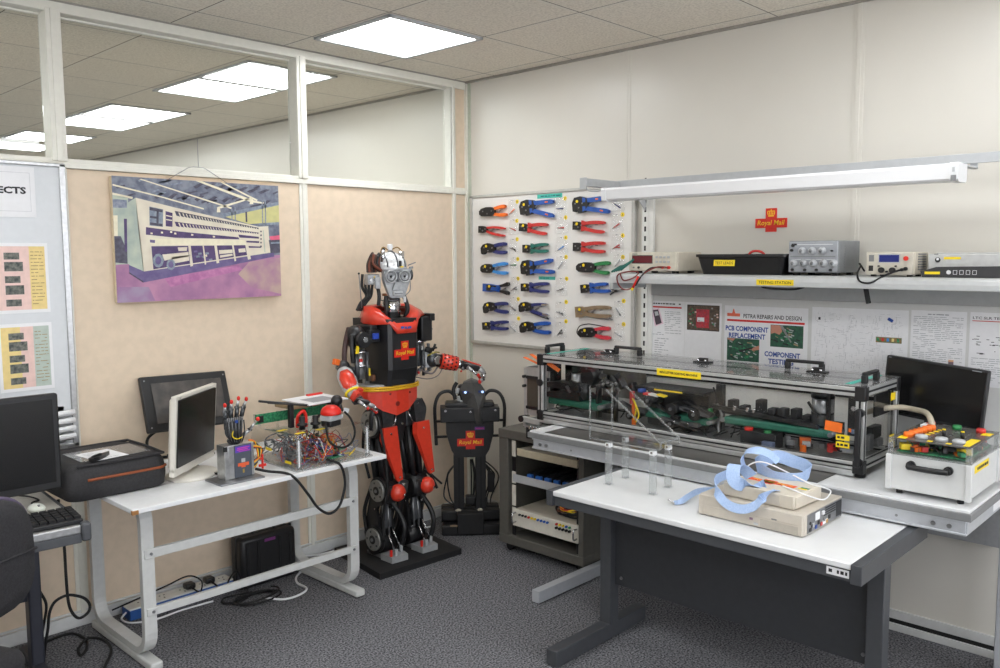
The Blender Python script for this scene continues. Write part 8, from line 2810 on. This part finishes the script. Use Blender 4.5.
b.use(STEEL).rbox((-1.175, -0.385, 1.09), (0.03, 0.04, 0.12), bev=0.006).rbox((-1.11, -0.385, 1.03), (0.028, 0.03, 0.10), bev=0.005)
b.use(GUN).cyl((-1.18, -0.40, 1.16), (-1.185, -0.41, 1.0), 0.010, n=10).cyl((-1.125, -0.42, 1.15), (-1.13, -0.42, 1.0), 0.008, n=10)
b.use(TRED).rbox((-1.165, -0.418, 1.11), (0.018, 0.012, 0.018), bev=0.003)
b.build('upper_arm', parent=R0)
b = MB().use(YELLOW)
for x, y, z in ((-1.19, -0.422, 1.165), (-1.118, -0.418, 1.045)):
    b.prism([(-0.012, -0.018), (0.012, -0.018), (0.010, 0.02), (-0.004, 0.022)], LW(x, y, z), 0, 0.002)
b.build('warning_label', parent=R0, label='small yellow warning labels')
b = MB().use(BLACK).ball((-1.265, -0.405, 1.085), (0.035, 0.035, 0.035), 14, 10).use(mat('amber_lens', (232, 110, 36), 0.3)).rbox((-1.325, -0.43, 1.118), (0.034, 0.024, 0.030), (0, 0.3, 0.2), 0.004)
b.use(GUN).cyl((-1.29, -0.40, 1.10), (-1.235, -0.42, 1.06), 0.026, n=16).bar((-1.15, -0.385, 1.02), (-1.25, -0.40, 1.075), 0.03, 0.03, bev=0.004).use(STEEL).bar((-1.17, -0.39, 1.06), (-1.27, -0.40, 1.10), 0.016, 0.016, bev=0.003)
b.build('elbow', parent=R0)
fa, fb_ = Vector((-1.285, -0.43, 1.070)), Vector((-1.300, -0.540, 0.962))
b = MB().use(LGREY)
dv = (fb_ - fa).normalized()
Mx = Matrix.Translation((fa + fb_) / 2) @ dv.to_track_quat('Z', 'Y').to_matrix().to_4x4()
b.lathe([(0.026, -0.085), (0.041, -0.06), (0.045, -0.01), (0.038, 0.05), (0.026, 0.085)], Mx, 20)
b.build('forearm', parent=R0)
b = MB().use(REDM)
MxI = Mx.to_3x3().inverted()
vd = MxI @ Vector((-0.55, -0.75, 0.35))
a0 = math.atan2(vd.y, vd.x)
rings = []
for r, z, w_ in ((0.042, -0.055, 0.5), (0.0475, -0.02, 0.9), (0.044, 0.03, 0.95), (0.036, 0.055, 0.6)):
    rings.append([Mx @ Vector((r * math.cos(a), r * math.sin(a), z)) for a in [a0 - w_ + 2 * w_ * i / 10 for i in range(11)]])
b.loft(rings, caps=False, closed=False)
fp = b.build('forearm_plate', parent=R0, label='red forearm plate')
md = fp.modifiers.new('edge', 'SOLIDIFY')
md.thickness = 0.004
b = MB().use(YELLOW).tube([Mx @ Vector((0.038 * math.cos(a), 0.038 * math.sin(a), 0.062)) for a in [2 * PI * i / 12 for i in range(13)]], 0.007, 6, 3)
b.build('wrist_hose', parent=R0)
b = MB().use(REDM).rbox(fb_ + Vector((-0.01, -0.02, 0.0)), (0.03, 0.03, 0.05), (0.6, 0, 0.3), 0.004)
b.build('wrist_clamp', parent=R0)


def robot_hand(name, W, fwd, up, side, curl, sc=1.0, thumb_side=1):
    """open mechanical hand: palm at W, fingers along fwd curling against up"""
    W, fwd, up, side = Vector(W), Vector(fwd).normalized(), Vector(up).normalized(), Vector(side).normalized()
    q = MB().use(BLACK)
    Mh = Matrix((side.to_4d(), fwd.to_4d(), up.to_4d(), (0, 0, 0, 1))).transposed()
    for i in range(3):
        Mh[3][i] = 0
    Mh = Matrix.Translation(W) @ Mh.to_3x3().to_4x4()
    q.obox(Mh @ Matrix.Translation((0, 0.03 * sc, 0)), 0.062 * sc, 0.065 * sc, 0.024 * sc, 0.006)
    q.use(STEEL)
    for k in range(4):
        x = (-0.024 + 0.016 * k) * sc
        q.cyl(Mh @ Vector((x * 0.6, -0.01, 0.012 * sc)), Mh @ Vector((x, 0.062 * sc, 0.013 * sc)), 0.0028, n=6)
    palm = q.build(name, parent=R0)
    for k, L in enumerate((0.072, 0.082, 0.078, 0.062)):
        x = (-0.027 + 0.018 * k) * sc
        p0 = Vector((x, 0.062 * sc, 0))
        pts = [p0]
        ang = curl[0]
        for s_, c_ in zip((0.42, 0.33, 0.25), (curl[0], curl[1], curl[2])):
            ang = c_
            pts.append(pts[-1] + Vector((0.05 * x, math.cos(ang), -math.sin(ang))) * L * s_ * sc)
        f = MB().use(SILVER)
        for j in range(3):
            f.use(ALU if j != 1 else CHROME).cyl(Mh @ pts[j], Mh @ pts[j + 1], (0.0075 - 0.0008 * j) * sc, (0.007 - 0.001 * j) * sc, 10)
            f.use(BLACK).ball(Mh @ pts[j], 0.0065 * sc, 8, 6)
        o = f.build('finger', parent=palm)
    for k, L in enumerate((0.072, 0.082, 0.078, 0.062)):
        x = (-0.027 + 0.018 * k) * sc
        p = Vector((x, 0.062 * sc, 0))
        for s_, c_ in zip((0.42, 0.33, 0.25), curl):
            p = p + Vector((0.05 * x, math.cos(c_), -math.sin(c_))) * L * s_ * sc
        MB().use(RED).ball(Mh @ p, 0.0075 * sc, 10, 8).build('fingertip', parent=palm, label='red fingertip')
    f = MB().use(SILVER)
    t0 = Vector((0.032 * thumb_side * sc, 0.012 * sc, 0))
    t1 = t0 + Vector((0.022 * thumb_side, 0.022, -0.008)) * sc
    t2 = t1 + Vector((0.010 * thumb_side, 0.028, -0.012)) * sc
    f.cyl(Mh @ t0, Mh @ t1, 0.008 * sc, 0.007 * sc, 10).use(CHROME).cyl(Mh @ t1, Mh @ t2, 0.0065 * sc, 0.005 * sc, 10)
    o = f.build('thumb', parent=palm)
    MB().use(RED).ball(Mh @ t2, 0.0075 * sc, 10, 8).build('fingertip', parent=palm, label='red thumb tip')
    return palm


b = MB().use(CHROME).cyl(fb_, fb_ + Vector((0.004, -0.02, -0.02)), 0.026, 0.020, 16).use(GUN).rbox(fb_ + Vector((0.01, -0.012, -0.025)), (0.05, 0.03, 0.035), (0.6, 0, 0), 0.005)
b.build('wrist', parent=R0)
robot_hand('hand', (-1.308, -0.550, 0.942), (0.80, -0.25, -0.30), (0.45, -0.55, 0.70), (0.30, 0.75, 0.0), (0.1, 0.5, 1.0), 1.1, -1)
b = MB().use(REDM).rbox((-1.285, -0.555, 0.975), (0.03, 0.02, 0.05), (0.4, 0.3, 0), 0.004)
b.build('hand_guard', parent=R0)

# ---- left arm (right in the picture), held out level
b = MB().use(SILVER).cyl((-0.735, -0.36, 1.18), (-0.725, -0.385, 1.05), 0.034, 0.030, 18).use(CHROME).cyl((-0.735, -0.36, 1.175), (-0.734, -0.363, 1.16), 0.048, n=20).cyl((-0.728, -0.38, 1.085), (-0.727, -0.382, 1.07), 0.044, n=20)
b.use(GUN).rbox((-0.765, -0.40, 1.10), (0.03, 0.03, 0.12), bev=0.005).cyl((-0.70, -0.41, 1.16), (-0.70, -0.41, 1.02), 0.009, n=10).cyl((-0.755, -0.425, 1.13), (-0.75, -0.425, 0.99), 0.008, n=10)
b.use(STEEL)
for k in range(8):
    b.rbox((-0.80 + 0.018 * k, -0.42 - 0.004 * (k % 3), 1.005 + 0.014 * ((k * 5) % 4)), (0.016, 0.016, 0.022), (0.3 * k, 0.2 * k, 0.1), 0.003)
b.use(TRED).ball((-0.79, -0.43, 1.01), 0.008, 8, 6)
b.build('upper_arm', parent=R0)
b = MB().use(YELLOW).prism([(-0.010, -0.026), (0.010, -0.026), (0.010, 0.026), (-0.010, 0.026)], LW(-0.715, -0.432, 1.075), 0, 0.002)
b.use(LGREY).box(-0.738, -0.695, -0.430, -0.40, 1.03, 1.12, 0.004)
b.build('warning_label', parent=R0, label='yellow warning label on a grey block')
el = Vector((-0.690, -0.435, 1.072))
b = MB().use(GUN).ball(el, (0.042, 0.038, 0.042), 16, 10).use(CHROME).cyl(el + Vector((0, -0.03, 0)), el + Vector((0, -0.046, 0)), 0.024, n=18)
b.use(BLACK).rbox(el + Vector((-0.03, 0.0, 0.055)), (0.035, 0.03, 0.03), (0, 0.4, 0), 0.004).cyl(el + Vector((-0.01, -0.01, 0.05)), el + Vector((0.01, -0.01, 0.085)), 0.007, n=8).cyl(el + Vector((-0.06, -0.01, 0.06)), el + Vector((0.015, -0.015, 0.066)), 0.006, n=8)
b.use(mat('olive_wire', (140, 130, 60), 0.5)).tube([el + Vector((-0.05, -0.02, 0.03)), el + Vector((-0.02, -0.04, 0.045)), el + Vector((0.02, -0.03, 0.04))], 0.004, 6)
b.build('elbow', parent=R0)
wa, wb = Vector((-0.650, -0.455, 1.062)), Vector((-0.572, -0.505, 1.042))
dv = (wb - wa).normalized()
b = MB().use(BLACK).cyl(el, wa, 0.034, 0.036, 18).cyl(wa, wb, 0.030, 0.026, 18)
b.build('forearm', parent=R0)
b = MB().use(REDM).cyl(wa, wb, 0.044, 0.040, 22, True)
fp = b.build('forearm_sleeve', parent=R0, label='red perforated forearm sleeve')
b = MB().use(BLACKM)
Mx = Matrix.Translation(wa) @ dv.to_track_quat('Z', 'Y').to_matrix().to_4x4()
for k in range(4):
    for a in range(12):
        an = 2 * PI * a / 12 + (k % 2) * 0.26
        r = 0.0442 - 0.004 * (0.02 + k * 0.034) / 0.14
        p = Mx @ Vector((r * math.cos(an), r * math.sin(an), 0.014 + k * 0.022))
        q = Mx @ Vector(((r + 0.0008) * math.cos(an), (r + 0.0008) * math.sin(an), 0.014 + k * 0.022))
        b.cyl(p, q, 0.0056, n=8)
b.build('sleeve_holes', parent=fp)
b = MB().use(CHROME).cyl(wb, wb + dv * 0.022, 0.026, 0.022, 16).use(BLACK).cyl(wb + dv * 0.022, wb + dv * 0.045, 0.024, 0.02, 14).use(STEEL).rbox(wb + dv * 0.02 + Vector((0, -0.02, -0.02)), (0.02, 0.014, 0.02), bev=0.003)
b.build('wrist', parent=R0)
b = MB().use(REDM)
p0, p1 = wb + dv * 0.030, wb + dv * 0.135
b.bar(p0 + Vector((0, 0, 0.030)), p1 + Vector((0, 0, 0.016)), 0.046, 0.007, bev=0.003)
b.ball(wb + dv * 0.0 + Vector((0, -0.03, -0.038)), 0.006, 8, 6)
b.build('hand_guard', parent=R0, label='red plate over the back of the hand')
robot_hand('hand', wb + dv * 0.045, dv, (0.05, -0.25, 1), (0.70, 0.70, 0.05), (0.55, 1.55, 2.3), 1.3, -1)
b = MB().use(mat('thin_grey_lead', (120, 110, 108), 0.5)).tube([(-0.80, -0.42, 0.985), (-0.74, -0.45, 0.972), (-0.69, -0.47, 0.985), (-0.655, -0.47, 1.02), (-0.65, -0.46, 1.05)], 0.003, 6)
b.tube([(-0.77, -0.43, 1.02), (-0.72, -0.46, 1.0), (-0.68, -0.46, 1.03)], 0.005, 6)
b.build('arm_leads', parent=R0)

# ================================================================= THE SMALL BLACK ROBOT BY THE CORNER
K0 = thing('robot', 'smaller black robot with an angular grey head and lit eyes, in the room corner', 'robot', (-0.30, -0.32, 0), math.radians(-42))
b = MB(False).use(BLACK)
for y, z in ((-0.09, 0.032), (0.02, 0.032), (0.12, 0.032)):
    b.rbox((0, y, z), (0.35, 0.085, 0.064), bev=0.010)
for y, z in ((-0.03, 0.098), (0.07, 0.098)):
    b.rbox((0, y, z), (0.35, 0.07, 0.062), bev=0.010)
b.use(BLACKM).rbox((-0.005, -0.11, 0.07), (0.16, 0.06, 0.13), bev=0.008)
b.use(TTAN).rbox((-0.10, -0.136, 0.062), (0.05, 0.002, 0.010)).use(BEIGE).ball((-0.075, -0.07, 0.135), (0.018, 0.012, 0.010), 10, 6).ball((0.055, -0.07, 0.135), (0.016, 0.012, 0.010), 10, 6)
b.build('base', parent=K0)
for x in (-0.068, 0.062):
    b = MB(False).use(BLACK).rbox((x, 0.0, 0.29), (0.062, 0.06, 0.34), bev=0.004).use(BLACKM).rbox((x, -0.031, 0.29), (0.012, 0.004, 0.33))
    b.build('leg', parent=K0)
b = MB(False).use(BLACK)
rng = random.Random(2)
for k in range(9):
    s_ = -1 if k % 3 == 0 else 1
    x = s_ * (0.10 + rng.random() * 0.05) if k > 2 else rng.uniform(-0.03, 0.03)
    b.tube([(x * 0.5, 0.02, 0.42), (x, 0.02 - 0.03 * rng.random(), 0.36), (x * 1.15, 0.0, 0.28 + 0.05 * rng.random()), (x * rng.uniform(0.7, 1.3), 0.0, 0.20), (x * 0.8, -0.02, 0.15)], 0.0045, 6)
b.rbox((0.125, 0.02, 0.28), (0.04, 0.05, 0.12), bev=0.005).rbox((0.0, 0.0, 0.18), (0.06, 0.06, 0.05), bev=0.008)
b.build('leg_cables', parent=K0)
b = MB(False).use(BLACK)
tor = [(-0.142, 0.685), (0.138, 0.685), (0.138, 0.60), (0.112, 0.50), (0.085, 0.455), (-0.085, 0.455), (-0.112, 0.50), (-0.142, 0.60)]
b.prism(tor, LW(0, -0.075, 0), -0.13, 0.0)
b.use(BLACKM).rbox((0, -0.0765, 0.575), (0.004, 0.003, 0.20))
b.build('torso', parent=K0)
b = MB(False).use(BLACK).rbox((-0.002, -0.055, 0.715), (0.345, 0.13, 0.085), bev=0.005).rbox((-0.002, -0.02, 0.765), (0.29, 0.11, 0.03), bev=0.010)
for x in (-0.145, 0.0, 0.145):
    bolt(b, (x, -0.1195, 0.742 if x else 0.735), (0, -1, 0), 0.009)
b.use(BLACKM)
rect(b, LW(-0.10, -0.1205, 0.685), 0, 0.20, 0.0, 0.004)
b.build('shoulder_beam', parent=K0)
b = MB(False).use(mat('violet_badge_print', (96, 48, 130), 0.5)).rbox((0.055, -0.0765, 0.628), (0.058, 0.003, 0.018))
b.use(mat('magenta_line', (168, 50, 130), 0.5)).rbox((0.055, -0.0785, 0.628), (0.046, 0.001, 0.008))
b.build('badge', parent=K0)
b = post_emblem(MB(False), LW(0.0, -0.0755, 0.545), 0.155, 0.003)
b.build('emblem', parent=K0, label='red cross-shaped emblem with gold crown and lettering on the body')
b = MB(False).use(BLACK)
for s_ in (-1, 1):
    b.tube([(s_ * 0.08, 0.0, 0.80), (s_ * 0.12, 0.0, 0.838), (s_ * 0.175, -0.01, 0.825), (s_ * 0.205, -0.02, 0.76), (s_ * 0.205, -0.02, 0.65), (s_ * 0.20, -0.02, 0.52)], 0.0105, 8)
    for z in (0.665, 0.572):
        b.cyl((s_ * 0.135, -0.03, z), (s_ * 0.205, -0.03, z), 0.008, n=8)
b.build('side_hose', parent=K0)
b = MB(False).use(BLACK).box(-0.070, 0.06, -0.01, 0.07, 0.76, 0.875, 0.02)
b.use(LGREY).rbox((-0.072, -0.03, 0.845), (0.02, 0.02, 0.035), (0, 0.3, 0), 0.004).rbox((-0.066, -0.035, 0.80), (0.02, 0.02, 0.03), (0, -0.2, 0), 0.004).rbox((-0.05, -0.04, 0.78), (0.018, 0.014, 0.02), bev=0.003)
b.use(BLACK).tube([(-0.075, 0.0, 0.89), (-0.095, -0.01, 0.85), (-0.085, -0.02, 0.79)], 0.012, 8)
b.build('neck_mechanism', parent=K0)
MASK = mat('mask_grey', (82, 82, 82), 0.5, var=0.08)
b = MB(False).use(MASK)
c = [(-0.062, -0.050, 0.850), (-0.040, -0.045, 0.895), (0.012, -0.060, 0.915), (0.055, -0.045, 0.900), (0.088, -0.035, 0.850), (0.098, -0.030, 0.755), (0.090, -0.050, 0.690), (0.066, -0.125, 0.662), (0.036, -0.125, 0.662), (-0.035, -0.050, 0.760)]
ridge = [(0.018, -0.095, 0.900), (0.022, -0.120, 0.840), (0.046, -0.165, 0.755), (0.050, -0.158, 0.675)]
V_ = [b._v(p) for p in c]
Rg = [b._v(p) for p in ridge]
for q in ((V_[0], V_[1], Rg[1]), (V_[1], V_[2], Rg[0]), (V_[1], Rg[0], Rg[1]), (V_[2], V_[3], Rg[0]), (V_[3], V_[4], Rg[1]), (V_[3], Rg[1], Rg[0]), (V_[4], V_[5], Rg[2]), (V_[4], Rg[2], Rg[1]), (V_[5], V_[6], Rg[3]), (V_[5], Rg[3], Rg[2]),
          (V_[6], V_[7], Rg[3]), (V_[7], V_[8], Rg[3]), (V_[8], V_[9], Rg[2]), (V_[8], Rg[2], Rg[3]), (V_[9], V_[0], Rg[1]), (V_[9], Rg[1], Rg[2])):
    b._f(list(q))
Bk = [b._v((p[0] * 0.85 + 0.002, 0.02, p[2])) for p in c]
for k in range(10):
    b._f([V_[k], V_[(k + 1) % 10], Bk[(k + 1) % 10], Bk[k]])
b._f(Bk)
b.build('head_mask', parent=K0)
EYE = emit('eye_glow', (190, 215, 255), 2.2)
for x, y, r in ((-0.026, -0.092, 0.35), (0.068, -0.084, -0.3)):
    b = MB(False).use(mat('eye_socket_blue', (30, 56, 120), 0.35)).rbox((x, y + 0.002, 0.846), (0.040, 0.012, 0.014), (0, 0.12 if x > 0 else 0.0, -r), 0.003)
    b.use(EYE).ball((x + (0.004 if x > 0 else -0.002), y - 0.006, 0.846), (0.008, 0.005, 0.007), 10, 8)
    b.build('eye', parent=K0, label='lit bluish-white eye')
# ================================================================= CAMERA AND RENDER SETTINGS
cam = bpy.data.cameras.new('camera')
cam.sensor_width = 36.0
cam.sensor_fit = 'HORIZONTAL'
cam.lens = 846.456 * 36.0 / 1000.0
cam.clip_start = 0.02
co = bpy.data.objects.new('camera', cam)
COL.objects.link(co)
ya_, pi_, ro_ = CAM[3], CAM[4], CAM[5]
F_ = Vector((math.sin(ya_) * math.cos(pi_), math.cos(ya_) * math.cos(pi_), math.sin(pi_)))
R_ = Vector((math.cos(ya_), -math.sin(ya_), 0))
U_ = R_.cross(F_)
R2 = R_ * math.cos(ro_) + U_ * math.sin(ro_)
U2 = -R_ * math.sin(ro_) + U_ * math.cos(ro_)
Mc = Matrix((R2.to_4d(), U2.to_4d(), (-F_).to_4d(), (0, 0, 0, 1))).transposed()
for i in range(3):
    Mc[3][i] = 0
Mc = Mc.to_3x3().to_4x4()
co.matrix_world = Matrix.Translation(CAM[:3]) @ Mc
SC.camera = co
w = bpy.data.worlds.new('world')
SC.world = w
w.use_nodes = True
w.node_tree.nodes['Background'].inputs[0].default_value = (0.9, 0.93, 1.0, 1)
w.node_tree.nodes['Background'].inputs[1].default_value = SKY_STRENGTH
vs = SC.view_settings
vs.view_transform = 'Standard'
vs.look = 'None'
vs.gamma = 1.0
vs.exposure = EXPOSURE
vs.use_curve_mapping = False
SC.cycles.use_denoising = True
SC.cycles.max_bounces = 10
SC.cycles.diffuse_bounces = 5
SC.cycles.glossy_bounces = 4
SC.cycles.transparent_max_bounces = 24
SC.cycles.sample_clamp_indirect = 6.0
SC.cycles.caustics_reflective = False
SC.cycles.caustics_refractive = False
